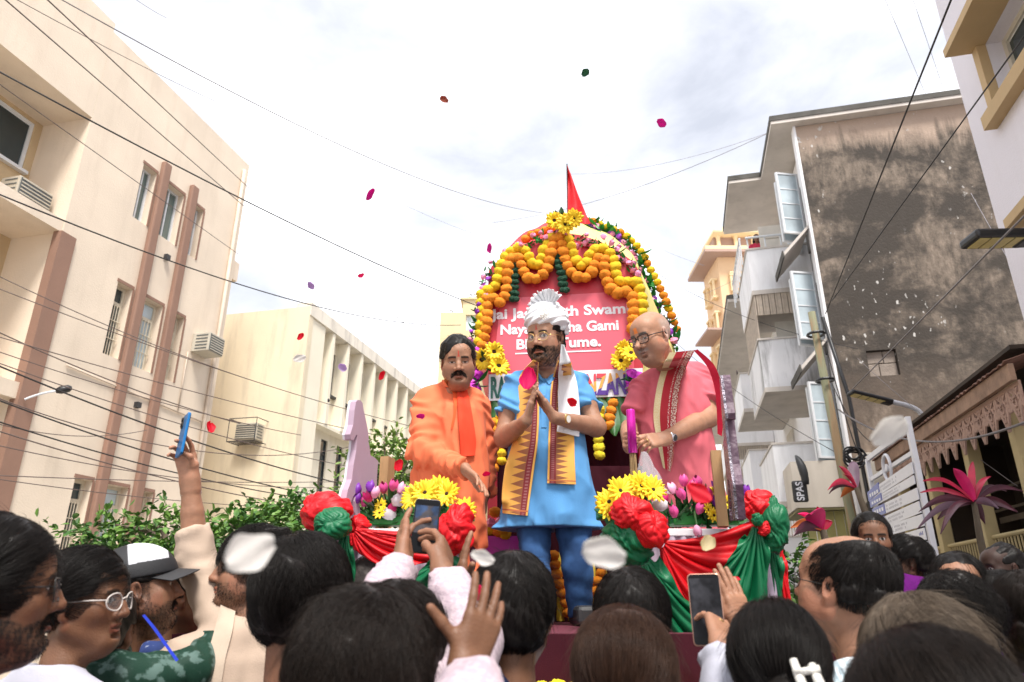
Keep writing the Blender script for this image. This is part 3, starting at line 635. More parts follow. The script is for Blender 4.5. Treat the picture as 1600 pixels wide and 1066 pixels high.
# one fretwork panel, pierced, repeated along the eave
def fret_outline():
    m = MB(); w = .36; T = .025
    def strip(pts, wd):
        for i in range(len(pts) - 1):
            a = np.array([pts[i][0], 0, pts[i][1]]); b = np.array([pts[i + 1][0], 0, pts[i + 1][1]]); m.bar(a, b, wd, T, up=(0, 1, 0))
    m.box(-w / 2, w / 2, -.013, .013, -.05, 0)
    for sx in (-1, 1):
        strip([(sx * .165, -.05), (sx * .15, -.18), (sx * .07, -.33), (0, -.5)], .045)
        strip([(sx * .11, -.05), (sx * .03, -.12), (sx * .10, -.21), (sx * .02, -.32)], .028)
        strip([(sx * .17, -.2), (sx * .11, -.13), (sx * .06, -.2)], .024); strip([(sx * .03, -.05), (sx * .06, -.1)], .03)
        strip([(sx * .165, -.2), (sx * .165, -.3), (sx * .12, -.25)], .03)
    strip([(0, -.05), (0, -.42)], .03)
    for z in (-.16, -.27, -.38): m.bar((-.03, 0, z), (.03, 0, z), .05, T)
    return m.mesh('fretwork_panel', m_fret)
fme = fret_outline(); Mrot = Matrix(((U[0], NV[0], 0, 0), (U[1], NV[1], 0, 0), (0, 0, 1, 0), (0, 0, 0, 1)))
for k in range(17):
    M = Mrot.copy(); M.translation = Vector(S(9.1 + .365 * k, 3.985, z_e - .1)); place('fretwork_panel', fme, M, VS)
for s_ in (9.6, 11.15, 12.9, 14.6):
    m = MB(); m.sbox(s_ - .09, s_ + .09, 4.05, 4.23, 0, z_e + .1); m.build('post', m_post, VS, bevel=.01)
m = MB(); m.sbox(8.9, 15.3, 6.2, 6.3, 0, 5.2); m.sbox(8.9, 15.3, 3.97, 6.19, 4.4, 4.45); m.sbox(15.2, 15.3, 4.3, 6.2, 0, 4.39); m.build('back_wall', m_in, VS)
m = MB()
for z in (2.05, 2.4): m.tube([S(8.9, 4.14, z), S(14.6, 4.14, z)], .03, 8)
for z in (.3,): m.tube([S(8.9, 4.14, z), S(14.6, 4.14, z)], .03, 8)
m.build('rail', m_post, VS)
bme = MB().tube([(0, 0, .3), (0, 0, 2.4)], .013, 6).mesh('bar', m_post)
for k in range(58): place('bar', bme, Matrix.Translation(Vector(S(8.95 + .098 * k, 4.14, 0))), VS)
m = MB()
for z in (3.1, 3.45): m.tube([S(9, 5.6, z), S(15, 5.6, z)], .025, 6)
m.sbox(9.2, 14.8, 5.7, 5.72, 2.9, 3.0); m.build('inner_beam', mat('dull_beam', (.16, .13, .1), .8, .2, 4), VS)

# ---------------------------------------------------------------- people
m_skin = mat('skin', (.3, .16, .09), .48, .10, 55, attr=True, sss=.10, spec=.35, bump=.16, bscale=260)
def lin(c): return np.array(c, float)
def rotm(yaw, pitch=0, roll=0):
    """columns right, forward, up; yaw clockwise from +Y, pitch up positive, roll to the right positive"""
    y, p, r = R(yaw), R(pitch), R(roll)
    f = np.array([math.sin(y) * math.cos(p), math.cos(y) * math.cos(p), math.sin(p)]); r0 = np.array([math.cos(y), -math.sin(y), 0]); u0 = np.cross(r0, f)
    r1 = r0 * math.cos(r) - u0 * math.sin(r); u1 = u0 * math.cos(r) + r0 * math.sin(r); return np.stack([r1, f, u1], 1)
def sstep(a, b, x): t = np.clip((x - a) / (b - a), 0, 1); return t * t * (3 - 2 * t)
def head_mesh(h=.004, face=True, fat=0.0, beard=None, tache=0.0, skin=(.26, .13, .07), brow=(.02, .014, .01), tilak=None, eye='open', look_=(0, 0), mouth='closed', jaw=1.0, lips=None, nose=1.0, shave=0.0, female=False, neck=(0, -.04, -.27)):
    """head and neck in the head's own frame (x right, y forward, z up, metres, origin mid-head)"""
    nk = np.array(neck, float); g = SDF(np.minimum((-.105, -.13, -.2), nk - .06), (np.maximum(.105, nk[0] + .06), .135, .14), h)
    g.ell((0, -.018, .032), (.0765, .097, .088), .01); g.ell((0, .028, -.03), (.0635, .066, .088), .03)
    g.ell((0, .045, .045), (.062, .05, .05), .03)
    HEADMASK.clear()
    for s in (-1, 1):
        g.cap((s * (.053 + fat * .5), .0, -.055), (s * .022 * jaw, .062, -.097), .022 + fat * .4, .02, .03)
        g.ell((s * .043, .055, -.022), (.024 + fat * .4, .024, .024), .03)
        if fat: g.ell((s * .046, .045, -.055), (.024, .028, .03), .03)
    g.ell((0, .068, -.098), (.026 * jaw, .022, .021), .025)
    g.cap((0, -.028, -.06), nk, .047 + fat * .6, .054 + fat * .5, .022); g.ell((0, .03, -.12), (.04 + fat, .035, .02 + fat), .03)
    if face:
        g.cap((-.036, .078, .02), (.036, .078, .02), .0125, .0125, .018)
        for s in (-1, 1): g.ell((s * .0315, .099, .001), (.019, .015, .0125), .014, '-')
        for s in (-1, 1): g.ell((s * .031, .0745, .001), (.0135, .0135, .0115), .004)
        for s in (-1, 1): g.cap((s * .018, .084, .0085), (s * .043, .079, .0075), .004, .004, .006)
        g.chain([(0, .086, .016), (0, .098, -.012), (0, .1085 * nose + 0, -.033)], [.008, .0095, .012 * nose], .012)
        for s in (-1, 1): g.ell((s * .0135, .094, -.037), (.009 * nose, .012, .0085), .008)
        for s in (-1, 1): g.ell((s * .007, .1, -.047), (.004, .006, .004), .003, '-')
        z = -.0655
        g.chain([(-.022, .081, z), (-.008, .0905, z + .005), (.008, .0905, z + .005), (.022, .081, z)], [.004, .0062, .0062, .004], .006)
        g.chain([(-.02, .081, z - .006), (0, .0895, z - .0085), (.02, .081, z - .006)], [.004, .0075, .004], .006)
        g.ell((0, .0965, z - .0015), (.021, .006, .0018 if mouth == 'closed' else .005), .003, '-')
        g.ell((0, .088, z - .021), (.016, .008, .005), .01, '-')
    for s in (-1, 1):
        Re = rotm(s * 22, 0, 0); g.ell((s * .079, -.008, -.006), (.0085, .0195, .032), .006, Rm=Re); g.ell((s * .089, -.002, -.002), (.008, .011, .018), .006, '-', Rm=Re); g.ell((s * .077, .0, -.034), (.007, .009, .009), .006)
    V, Q = g.net(); x, y, z = V[:, 0], V[:, 1], V[:, 2]; ax = np.abs(x)
    C = np.tile(lin(skin), (len(V), 1)); n1 = sn(V, 60)[:, None]; C = C * (1 + .05 * n1)
    def blend(mask, col): 
        nonlocal C
        mk = np.clip(mask, 0, 1)[:, None]; C = C * (1 - mk) + lin(col) * mk
    blend(.35 * np.exp(-((ax - .045) ** 2 + (z + .03) ** 2) / .0006) * (y > 0), np.array(skin) * np.array([1.18, .92, .9]))
    blend(.3 * np.exp(-((z + .036) ** 2 + x * x) / .0004) * (y > .09), np.array(skin) * np.array([1.15, .9, .88])); blend(.5 * (ax > .074) * (z < .03), np.array(skin) * np.array([1.15, .88, .85]))
    if face:
        fr = y > .05; zz = -.0655
        lc = lips or np.array(skin) * np.array([1.05, .72, .78]); blend(fr * (ax < .023) * (sstep(.012, .008, np.abs(z - zz + .002))) * (y > .078), lc)
        blend(fr * (ax < .022) * sstep(.0028, .0012, np.abs(z - zz + .0015)), np.array(skin) * .22)
        bz = .0185 + .004 * np.cos((ax - .03) * 60) - .06 * np.maximum(ax - .038, 0); th = .0045 if not female else .0028
        blend(fr * sstep(th + .002, th - .001, np.abs(z - bz)) * (ax > .011) * (ax < .05) * .92, brow)
        ex = ax - .0315; open_ = .0062 if eye == 'open' else .0030; z0 = 0.0005 if eye == 'open' else -.003
        lid = open_ * (1 - (ex / .0150) ** 2); ins = (np.abs(ex) < .0145) & (np.abs(z - z0) < lid) & (y > .07)
        blend(fr * (np.abs(ex) < .018) * sstep(.0026, .0010, np.abs(z - z0 - np.maximum(lid, 0))) * .9 * (y > .068), np.array(brow) * .8)
        blend(fr * .45 * np.exp(-((ex) ** 2 / .0003 + (z + .009) ** 2 / .00006)) * (y > .06), np.array(skin) * .62)
        C[ins] = (.55, .5, .46); ir = ((x - np.sign(x) * .0315 - look_[0]) ** 2 + (z - z0 - look_[1]) ** 2) < .0062 ** 2; C[ins & ir] = (.012, .008, .006)
        blend(fr * (np.abs(ax - .007) < .004) * (np.abs(z + .046) < .003) * .8, np.array(skin) * .2)
        wob = .006 * sn(V, 90)
        fine_ = .75 + .35 * sn(V, 420)
        if tache:
            tm = tache * fr * sstep(.0105, .008, np.abs(z + .0525 + ax * ax * 14) + wob * .3) * (ax < .036) * (y > .07); blend(tm * fine_, brow); HEADMASK['tache'] = tm
        if beard:
            dens, hi = beard
            line = np.where(ax > .03, -.03 + hi + (.05 - np.minimum(y, .05)) * .55, -.05)
            msk = sstep(.004, -.005, z - line + wob) * (y > -.012) * (z > -.14) * (1 - (ax < .026) * (z > -.077) * (z < -.056)); msk = np.maximum(msk, (ax > .058) * (y > -.01) * (y < .03) * (z < .02) * (z > -.06) * .8)
            blend(dens * msk * fine_, brow); HEADMASK['beard'] = msk * dens
        if shave: blend(shave * sstep(-.03, -.055, z + .15 * (.05 - y)) * sstep(-.005, .025, y) * sstep(-.15, -.12, z), np.array(skin) * np.array([.62, .66, .75]))
        if tilak: 
            tc, tw, tz0, tz1 = tilak; blend((ax < tw * (1 + .3 * n1[:, 0])) * (z > tz0) * (z < tz1) * fr * .9, tc)
    return V, Q, C
HEADMASK = {}
def stubble(P, Vw, Vl, Rh, m, which='beard', n=2600, L=.007, rad=.00045, seed=0):
    """short facial hair growing from the marked skin"""
    mk = HEADMASK.get(which)
    if mk is None or len(mk) != len(Vl): return
    r = np.random.default_rng(seed); w = mk * (Vl[:, 2] > -.125); ids = np.where(w > .3)[0]
    if not len(ids): return
    ids = r.choice(ids, n); p = Vw[ids] + r.normal(size=(n, 3)) * .0012; nl = unit_rows(Vl[ids] - np.array([0, .0, -.035])); side = np.sign(Vl[ids, 0]) * (np.abs(Vl[ids, 0]) > .004)
    d = nl * .55 + np.array([0, .1, -.75]) + r.normal(size=(n, 3)) * .22
    if which == 'tache': d = nl * .4 + np.stack([side * .7, 0 * side, -.45 + 0 * side], 1) + r.normal(size=(n, 3)) * .15
    d = unit_rows(d) @ Rh.T; T = np.stack([p + d * L * t * r.uniform(.7, 1.2, (n, 1)) for t in (0, .5, 1)], 1)
    cu = bpy.data.hair_curves.new('facial_hair'); cu.add_curves([3] * n); cu.points.foreach_set('position', np.ascontiguousarray(T, np.float32).ravel())
    cu.attributes.new('radius', 'FLOAT', 'POINT') if 'radius' not in cu.attributes else None
    cu.attributes['radius'].data.foreach_set('value', np.tile(np.array([rad, rad * .8, rad * .3], np.float32), n)); cu.materials.append(m); put('beard' if which == 'beard' else 'moustache', cu, P)
def unit_rows(a): return a / (np.linalg.norm(a, axis=1, keepdims=True) + 1e-9)
# ------- hair: a modelled cap plus strands that lie along it
def hair_mat(name, col, rough=.42): return mat(name, col, rough, .3, 60, spec=.16, coat=0)
m_hair = hair_mat('black_hair', (.010, .008, .007)); m_hairb = hair_mat('brown_hair', (.036, .017, .010)); m_hairg = hair_mat('greying_hair', (.11, .083, .06), .5); m_hairw = hair_mat('white_stubble', (.45, .43, .41), .6); m_hairs = hair_mat('salt_pepper_hair', (.07, .06, .055), .5); m_hairk = hair_mat('dark_brown_hair', (.012, .008, .006))
CE, RE = np.array([0, -.018, .032]), np.array([.0765, .097, .088])
def hair(parent, H, Rh, hs, m, style='short', h=.006, strands=1500, th=.014, hairline=.055, low=-.045, length=.05, curl=0.0, seed=0, bald=None, bulk=(1, 1, 1), fringe=0.0, rad=.00036, part=0.0, sweep=None):
    """style: short, long (falls to the shoulders), tied (combed back into a bun)"""
    r = np.random.default_rng(seed + 11)
    g = SDF((-.125, -.16, -.17), (.125, .13, .17), h); B = np.array(bulk)
    nz = lambda P: .0045 * sn(P + seed, 42) + .003 * sn(P + seed * 3, 90) + curl * .012 * sn(P + seed, 60)
    g.ell(CE, (RE + th) * B, .01, dn=nz); g.ell((0, -.05, -.015), (np.array([.070, .062, .07]) + th * .6) * np.array([B[0], 1, 1]), .02, dn=nz)
    if style == 'long':
        for s in (-1, 1): g.chain([(s * .07, -.02, 0), (s * .075, -.03, -.08), (s * .07, -.05, -.15)], [.03, .035, .04], .03)
        g.ell((0, -.085, -.06), (.085, .045, .11), .03, dn=nz)
    if style == 'tied':
        g.ell((0, -.118, -.04), (.042, .035, .038), .012, dn=nz)
    # cut away the face, the ears and the nape
    fz = hairline
    def face(P):
        x, y, z = P[..., 0], P[..., 1], P[..., 2]; ax = np.abs(x)
        hl = fz - 6 * np.maximum(ax - .03, 0) ** 2 * 4 + .012 * np.sin(x * 55 + seed) * fringe - fringe * .02
        a = np.maximum(.028 - y + np.maximum(z - .03, 0) * .30, z - hl)                  # in front of the hair line
        side = np.maximum(np.maximum(-.028 - y, z - .015), .048 - ax) if style != 'long' else np.full(x.shape, 1.0)
        lowd = (z - low - .25 * np.clip(y + .05, 0, .2)) if style != 'long' else (z + .16)
        return np.minimum(np.minimum(a, side), lowd) + .004 * sn(P + seed, 70)
    g.fn((-.2, -.2, -.2), (.2, .2, .2), face, .008, '-')
    if bald is not None:
        c, rb = bald; g.ell(c, rb, .006, '-', dn=lambda P: .005 * sn(P, 60))
    V, Q = g.net(); W = V * hs @ Rh.T + H
    o = put('hair', np_mesh('hair', W, Q, m), parent)
    if not strands: return o
    # strands start on the cap and follow the combing direction just above it
    nrm = np.array([v for v in np.zeros((len(V), 3))]); me = o.data; N_ = np.zeros(len(V) * 3, np.float32); me.vertices.foreach_get('normal', N_); Nw = N_.reshape(-1, 3) @ Rh
    ids = np.where((V[:, 2] > low - .02))[0]; ids = ids[(Nw[ids] * (V[ids] - CE)).sum(1) > 0]
    if style in ('long', 'tied'): ids = ids[V[ids, 1] < (.045 if style == 'long' else .06)]
    if bald is not None: ids = ids[(((V[ids] - np.array(bald[0])) / (np.array(bald[1]) * 1.16)) ** 2).sum(1) > 1]
    if len(ids) == 0: return o
    ids = r.choice(ids, strands); p = V[ids] + r.normal(size=(strands, 3)) * .002; n = Nw[ids]
    wh = np.array([part, -.055, .115]); steps = 8; pts = [p]
    ph = r.uniform(0, 6.28, strands); L = length * r.uniform(.6, 1.2, strands)
    for k in range(steps):
        d = p - wh
        if style == 'tied': d = np.array([0, -.12, -.04]) - p
        elif style == 'long': d = d * np.array([.6, .3, 0]) + np.array([0, -.01, -.09])
        else: d = d + np.array([0, 0, -.02]) + .035 * np.stack([sn(p + seed, 18), sn(p + 5 + seed, 18), 0 * ph], 1)
        q = p - CE; nn = q / (RE * RE); nn /= np.linalg.norm(nn, axis=1, keepdims=True)
        d = d - nn * (d * nn).sum(1, keepdims=True); d /= np.linalg.norm(d, axis=1, keepdims=True) + 1e-6
        if sweep is not None: d = np.array(sweep) + np.stack([p[:, 0] * 6, 0 * ph, -np.maximum(0, -p[:, 1] - .03) * 12], 1) * .12 + .02 * np.stack([sn(p + seed, 18), 0 * ph, 0 * ph], 1); d = d - nn * (d * nn).sum(1, keepdims=True); d /= np.linalg.norm(d, axis=1, keepdims=True) + 1e-6
        if curl: a = ph + k * 1.9; sd = np.cross(nn, d); d = d + curl * 1.1 * (sd * np.sin(a)[:, None] + nn * np.cos(a)[:, None] * .8)
        p = p + d * (L / steps)[:, None]
        e = np.sqrt((((p - CE) / (RE * B + th)) ** 2).sum(1)); lift = 1.0 + (.02 + .03 * (k / steps)) * (1 + r.normal(size=strands) * .5)
        if style != 'long': 
            inside = e < lift; p = np.where(inside[:, None], CE + (p - CE) * (lift / np.maximum(e, .3))[:, None], p) if k < 5 or style != 'short' else p
        pts.append(p)
    T = np.stack(pts, 1); gi = r.choice(strands, max(8, strands // 12), replace=False); A0 = T[:, 0].astype(np.float32); gd = np.full(strands, 9.0, np.float32); near = np.zeros(strands, int)
    for q in gi:
        dd = ((A0 - A0[q]) ** 2).sum(1); mm_ = dd < gd; gd[mm_] = dd[mm_]; near[mm_] = q
    wk = (np.linspace(0, 1, steps + 1) ** 1.2 * .45)[None, :, None]; T = T * (1 - wk) + T[near] * wk
    fly = r.random(strands) < .025; T[fly] += (nn[fly][:, None, :] * (np.linspace(0, 1, steps + 1) ** 1.5)[None, :, None]) * .022
    T = T * hs @ Rh.T + H
    cu = bpy.data.hair_curves.new('strands'); cu.add_curves([steps + 1] * strands)
    cu.points.foreach_set('position', np.ascontiguousarray(T, np.float32).ravel())
    ra = np.tile(np.linspace(rad, rad * .25, steps + 1), strands) * hs; cu.attributes.new('radius', 'FLOAT', 'POINT') if 'radius' not in cu.attributes else None
    cu.attributes['radius'].data.foreach_set('value', ra.astype(np.float32)); cu.materials.append(m)
    s_ = put('strands', cu, o); return o
# ------- hands
def hand_prims(Wp, D, Pn, side, s=1.0, curl=(.2, .2, .2, .2), spread=.06, thumb='out', hook=None):
    """fingers along D, palm facing Pn; side +1 right hand, -1 left. -> capsules (a, b, ra, rb, k)"""
    D = unit(D); Pn = unit(np.array(Pn) - D * (np.array(Pn) @ D)); X = np.cross(D, Pn) * side        # towards the thumb
    Wd = lambda x, y, z: np.array(Wp) + (X * x + D * y + Pn * z) * s
    c = []
    for x0, x1, r in ((-.026, -.028, .0135), (-.009, -.009, .0145), (.009, .011, .0145), (.024, .030, .0135)): c.append((Wd(x0 * .75, .0, 0), Wd(x1, .085, 0), r * s, r * .86 * s, .014 * s))
    c.append((Wd(.018, .02, .006), Wd(.034, .05, .009), .017 * s, .013 * s, .012 * s))
    tips = []
    for i, (bx, by, L, r) in enumerate(((.030, .086, .074, .0088), (.0105, .092, .082, .009), (-.0095, .089, .076, .0087), (-.028, .081, .060, .0078))):
        a = (1.5 - i) * spread; p = np.array([bx, by, 0.]); dirx = np.array([math.sin(a), math.cos(a), 0]); th = 0
        for j, fr in enumerate((.45, .31, .24)):
            th += curl[i] * (1.0, 1.15, .8)[j] if not hook else hook[j] * curl[i]
            q = p + L * fr * (dirx * math.cos(th) + np.array([0, 0, 1]) * math.sin(th))
            c.append((Wd(*p), Wd(*q), r * (1.06 - .1 * j) * s, r * (.98 - .12 * j) * s, .003 * s)); p = q
        tips.append(Wd(*p))
    T = {'out': ((.034, .048, .010), (.058, .074, .016), (.068, .102, .018)), 'along': ((.032, .05, .012), (.042, .082, .016), (.043, .112, .014)), 'across': ((.032, .045, .016), (.036, .075, .034), (.014, .096, .044)), 'wide': ((.036, .04, .01), (.07, .055, .014), (.1, .068, .016))}[thumb]
    p = (.022, .022, .006)
    for j, q in enumerate(T): c.append((Wd(*p), Wd(*q), (.0125 - .0012 * j) * s, (.0115 - .0016 * j) * s, .006 * s)); p = q
    return c
def arm_mesh(E, Wp, D, Pn, side, s=1.0, h=.004, skin=(.26, .13, .07), r0=.043, rw=.027, shoulder=None, rs=.055, **k):
    E, Wp = np.array(E, float), np.array(Wp, float); prims = hand_prims(Wp, D, Pn, side, s, **k)
    st = np.array(shoulder, float) if shoulder is not None else E
    pts = np.array([p for c in prims for p in c[:2]] + [E, Wp, st]); lo, hi = pts.min(0) - .06 * s, pts.max(0) + .06 * s
    hd = np.array([p for c in prims for p in c[:2]])
    def run(lo, hi, h, which):
        g = SDF(lo, hi, h)
        if which == 'hand':
            for a, b, ra, rb, kk in prims: g.cap(a, b, ra, rb, kk)
        m_ = E + (Wp - E) * .3; X = np.cross(unit(D), unit(Pn))
        for off in (-.008, .008): g.cap(Wp + X * off * s, Wp + (E - Wp) * .12 + X * off * s, rw * .82 * s, rw * .92 * s, .02)
        g.chain([Wp + unit(D) * .012 * s, Wp, m_ + (Wp - E) * .3, m_, E], [rw * .6 * s, rw * .86 * s, (rw * .55 + r0 * .5) * s, r0 * 1.0 * s, r0 * s], .006)
        if shoulder is not None: g.chain([E, E + (st - E) * .5, st], [r0 * .98 * s, (r0 + rs) / 2 * 1.02 * s, rs * s], .03)
        return g.net()
    ext = float(np.prod((hi - lo) / h))
    if ext < 2.2e6: V, Q = run(lo, hi, h, 'hand')
    else: V, Q = run(lo, hi, max(h, (np.prod(hi - lo) / 2.2e6) ** (1 / 3)), 'hand')
    C = np.tile(lin(skin), (len(V), 1)) * (1 + .05 * sn(V, 40)[:, None])
    Dm = unit(D); Pm = unit(np.array(Pn) - Dm * (np.array(Pn) @ Dm)); q = V - Wp; pal = sstep(.0, .012, q @ Pm) * sstep(-.02, .03, q @ Dm); C = C * (1 - .55 * pal[:, None]) + lin(skin) * np.array([1.5, 1.45, 1.5]) * .55 * pal[:, None]
    return V, Q, C
def joinparts(parts):
    Vs, Qs, Cs, o = [], [], [], 0
    for V, Q, C in parts: Vs.append(V); Qs.append(Q + o); Cs.append(C); o += len(V)
    return np.concatenate(Vs), np.concatenate(Qs), np.concatenate(Cs)
# ------- clothing
CREASE = rotm(35, 30) @ np.diag([1.6, .7, .8])
def garment(name, parent, m, O, Rb, torso, arms=(), h=.014, fold=.004, foldf=14, collar=None, neck=None, skirt=None, k=.03, col=None, th=0.0, split=None):
    """torso: sections in the body frame (x right, y forward, z up from the shoulder point O); arms: chains of (points, radii)"""
    pts = [np.array([[x, y, z] for x in (-.32, .32) for y in (-.26, .26) for z in (min(t[0] for t in torso) - .02, max(t[0] for t in torso) + .08)]) @ Rb.T + O]
    for P, r in arms: pts.append(np.array(P) - .08); pts.append(np.array(P) + .08)
    pts = np.concatenate(pts); g = SDF(pts.min(0), pts.max(0), h)
    def dn(P, q, zz):
        ang = np.arctan2(q[..., 1], q[..., 0]); t = np.clip(-(zz + .35) / .5, 0, 1)
        big = np.sin(ang * 7 + 2.2 * np.sin(zz * 5 + ang)) * .008 * t + np.sin(ang * 13 + 1.7 + 3 * np.sin(zz * 3)) * .004 * t
        rg = np.abs(sn(P @ CREASE, foldf * 1.1)); rg2 = np.abs(sn(P @ CREASE.T + 3, foldf * 1.9))
        return fold * 1.25 * (.8 * sn(np.stack([P[..., 0], P[..., 1], P[..., 2] * .45], -1), foldf) + 1.3 * rg + .7 * rg2 - .8) + (big if skirt else 0)
    g.loft(O, Rb, torso, k, dn)
    top = O + Rb @ np.array([0, -.035, .035])
    for P, r in arms:
        sh = np.array(P[0], float); g.cap(top + (sh - top) * .22, sh + (top - sh) * .18 + np.array([0, 0, .012]), .062, r[0] * .86, .045)
    keep = g.F.copy(); V0, Q0 = g.net(); g.F = keep
    for P, r in arms:
        P = [np.array(p, float) for p in P]
        for i in range(len(P) - 1):
            a, b = P[i], P[i + 1]; ra, rb = r[i], r[i + 1]; L = np.linalg.norm(b - a); ax = (b - a) / (L + 1e-9)
            w, G = g.win(np.minimum(a, b) - max(ra, rb), np.maximum(a, b) + max(ra, rb), k + 2 * h)
            if w is None: continue
            tt = (G - a) @ ax; t = np.clip(tt / L, 0, 1); d = np.linalg.norm(G - a - (t * L)[..., None] * ax, axis=-1) - (ra + (rb - ra) * t)
            wr = .0048 * np.sin(tt * 85 + 4.5 * sn(G, 15)) * (.3 + .7 * np.abs(t - .5) * 2) * (fold / .004) + fold * (.6 * sn(G, 26) + np.abs(sn(G @ CREASE, 17)) - .4)
            last = i == len(P) - 2
            if last: d = np.maximum(d, tt - L)
            g.mix(w, d + wr, k if i == 0 else .02, '+')
    if neck is not None: g.ell(*neck[:2], .015, '-', Rm=neck[2] if len(neck) > 2 else None)
    if collar is not None:
        c, Rc, rx, ry, hh = collar
        def cf(P):
            q = (P - c) @ Rc; e = np.sqrt((q[..., 0] / rx) ** 2 + (q[..., 1] / ry) ** 2); d = np.abs(e - 1) * min(rx, ry) - .006; gap = .008 - np.maximum(np.abs(q[..., 0]), -q[..., 1]) if 0 else -1
            return np.maximum(d, np.abs(q[..., 2]) - hh)
        g.fn(c - .13, c + .13, cf, .008, '+')
    if split is not None: g.fn(*split, .004, '-')
    V, Q = g.net(); o = put(name, np_mesh(name, V, Q, m, col), parent)
    return o, V0, Q0
def bvh_of(V, Q): return BVHTree.FromPolygons([tuple(v) for v in V], [tuple(q) for q in Q])
def onto(bvh, px, py, off=.012, far=6.0):
    d = unit(ray(px, py)); hit = bvh.ray_cast(Vector(EYE), Vector(d), 30)
    if hit[0] is None: return None
    return np.array(hit[0]) - d * off
def ribbon(bvh, left, right, Yd, nv=40, nu=9, th=.004, off=.012, wave=.0):
    """a strip of cloth whose two edges run through the given picture points, laid on a body; off it, it hangs at distance Yd"""
    Lp, Rp = spline(left, nv), spline(right, nv); P = np.zeros((nu, nv, 3)); lastd = None
    for j in range(nv):
        for i in range(nu):
            f = i / (nu - 1); x, y = Lp[j] * (1 - f) + Rp[j] * f; d = unit(ray(x, y)); hit = bvh.ray_cast(Vector(EYE), Vector(d), 30) if bvh else (None,) * 4
            P[i, j] = (hit[3] - off) if hit[0] is not None else np.nan
    for j in range(nv):                                                                # bridge the gaps and smooth the depths
        c = P[:, j, 0]; ok = ~np.isnan(c)
        dj = np.where(ok, c, np.nanmean(c) if ok.any() else (P[:, j - 1, 0] if j and not np.isnan(P[0, j - 1, 0]) else Yd)); P[:, j, 0] = dj
    D = P[:, :, 0].copy()
    for _ in range(3):
        D[:, 1:-1] = np.minimum(D[:, 1:-1], (D[:, :-2] + D[:, 2:]) / 2); D[1:-1] = np.minimum(D[1:-1], (D[:-2] + D[2:]) / 2)
    for j in range(nv):
        for i in range(nu):
            f = i / (nu - 1); x, y = Lp[j] * (1 - f) + Rp[j] * f; P[i, j] = EYE + unit(ray(x, y)) * (D[i, j] - wave * (math.sin(f * 9 + j * .15) * .5 + .5))
    return P
def uvmesh(name, P, m, th, parent):
    mb = MB().slab(P, th); o = mb.build(name, m, parent, True); nu, nv = P.shape[:2]; me = o.data; a = me.attributes.new('st', 'FLOAT2', 'POINT')
    st = np.zeros((len(me.vertices), 2), np.float32); q = np.stack(np.meshgrid(np.linspace(0, 1, nu), np.linspace(0, 1, nv), indexing='ij'), -1)
    st[:nu * nv] = q[::-1].reshape(-1, 2); st[nu * nv:2 * nu * nv] = q.reshape(-1, 2); a.data.foreach_set('vector', st.ravel()); return o
def glasses(parent, H, Rh, hs, m, lens=True, rim=.0016, w=.025, hh=.018, shape='round', y0=.104):
    T = lambda p: H + Rh @ (np.array(p, float) * hs); mb = MB()
    for s in (-1, 1):
        if shape == 'round': pts = [T((s * .033 + w * math.cos(a), y0 - .012 * abs(math.cos(a)) * (1 if math.cos(a) * s > 0 else 0), -.004 + hh * math.sin(a))) for a in np.linspace(0, 2 * PI, 21)]
        else:
            q = [(-1, .75), (-.8, 1), (.8, 1), (1, .75), (.9, -.6), (.55, -1), (-.55, -1), (-.9, -.6), (-1, .75)]; pts = [T((s * .033 + w * a, y0 - .01 * (a * s > .5), -.004 + hh * b)) for a, b in q]
        mb.tube(pts, rim * hs, 6, False); mb.tube([T((s * (.033 + w), y0 - .012, .002)), T((s * .074, .06, .004)), T((s * .082, .0, .004)), T((s * .082, -.015, -.012))], rim * hs, 6)
    mb.tube([T((-.010, y0, .001)), T((0, y0 + .003, .005)), T((.010, y0, .001))], rim * hs, 6); g = mb.build('spectacles', m, parent, True)
    if lens:
        for s in (-1, 1):
            l = MB(); l.add([T((s * .033 + w * .95 * math.cos(a), y0 - .001 - .010 * max(0, math.cos(a) * s), -.004 + hh * .95 * math.sin(a))) for a in np.linspace(0, 2 * PI, 20)[:-1]], [tuple(range(19))]); l.build('lens', mat('lens_glass', (.9, .92, .95), .05, .0, 1, alpha=.07, spec=.6), g)
    return g
TORSO = [(.045, 0, -.03, .065, .06), (.0, 0, -.03, .125, .075), (-.04, 0, -.025, .185, .10), (-.10, 0, -.01, .205, .12), (-.25, 0, .0, .2, .135), (-.42, 0, .005, .185, .135), (-.58, 0, .0, .195, .14), (-.72, 0, 0, .205, .14)]
def scaled(T, sx=1, sy=1, sz=1): return [(z * sz, cx * sx, cy * sy, rx * sx, ry * sy) for z, cx, cy, rx, ry in T]
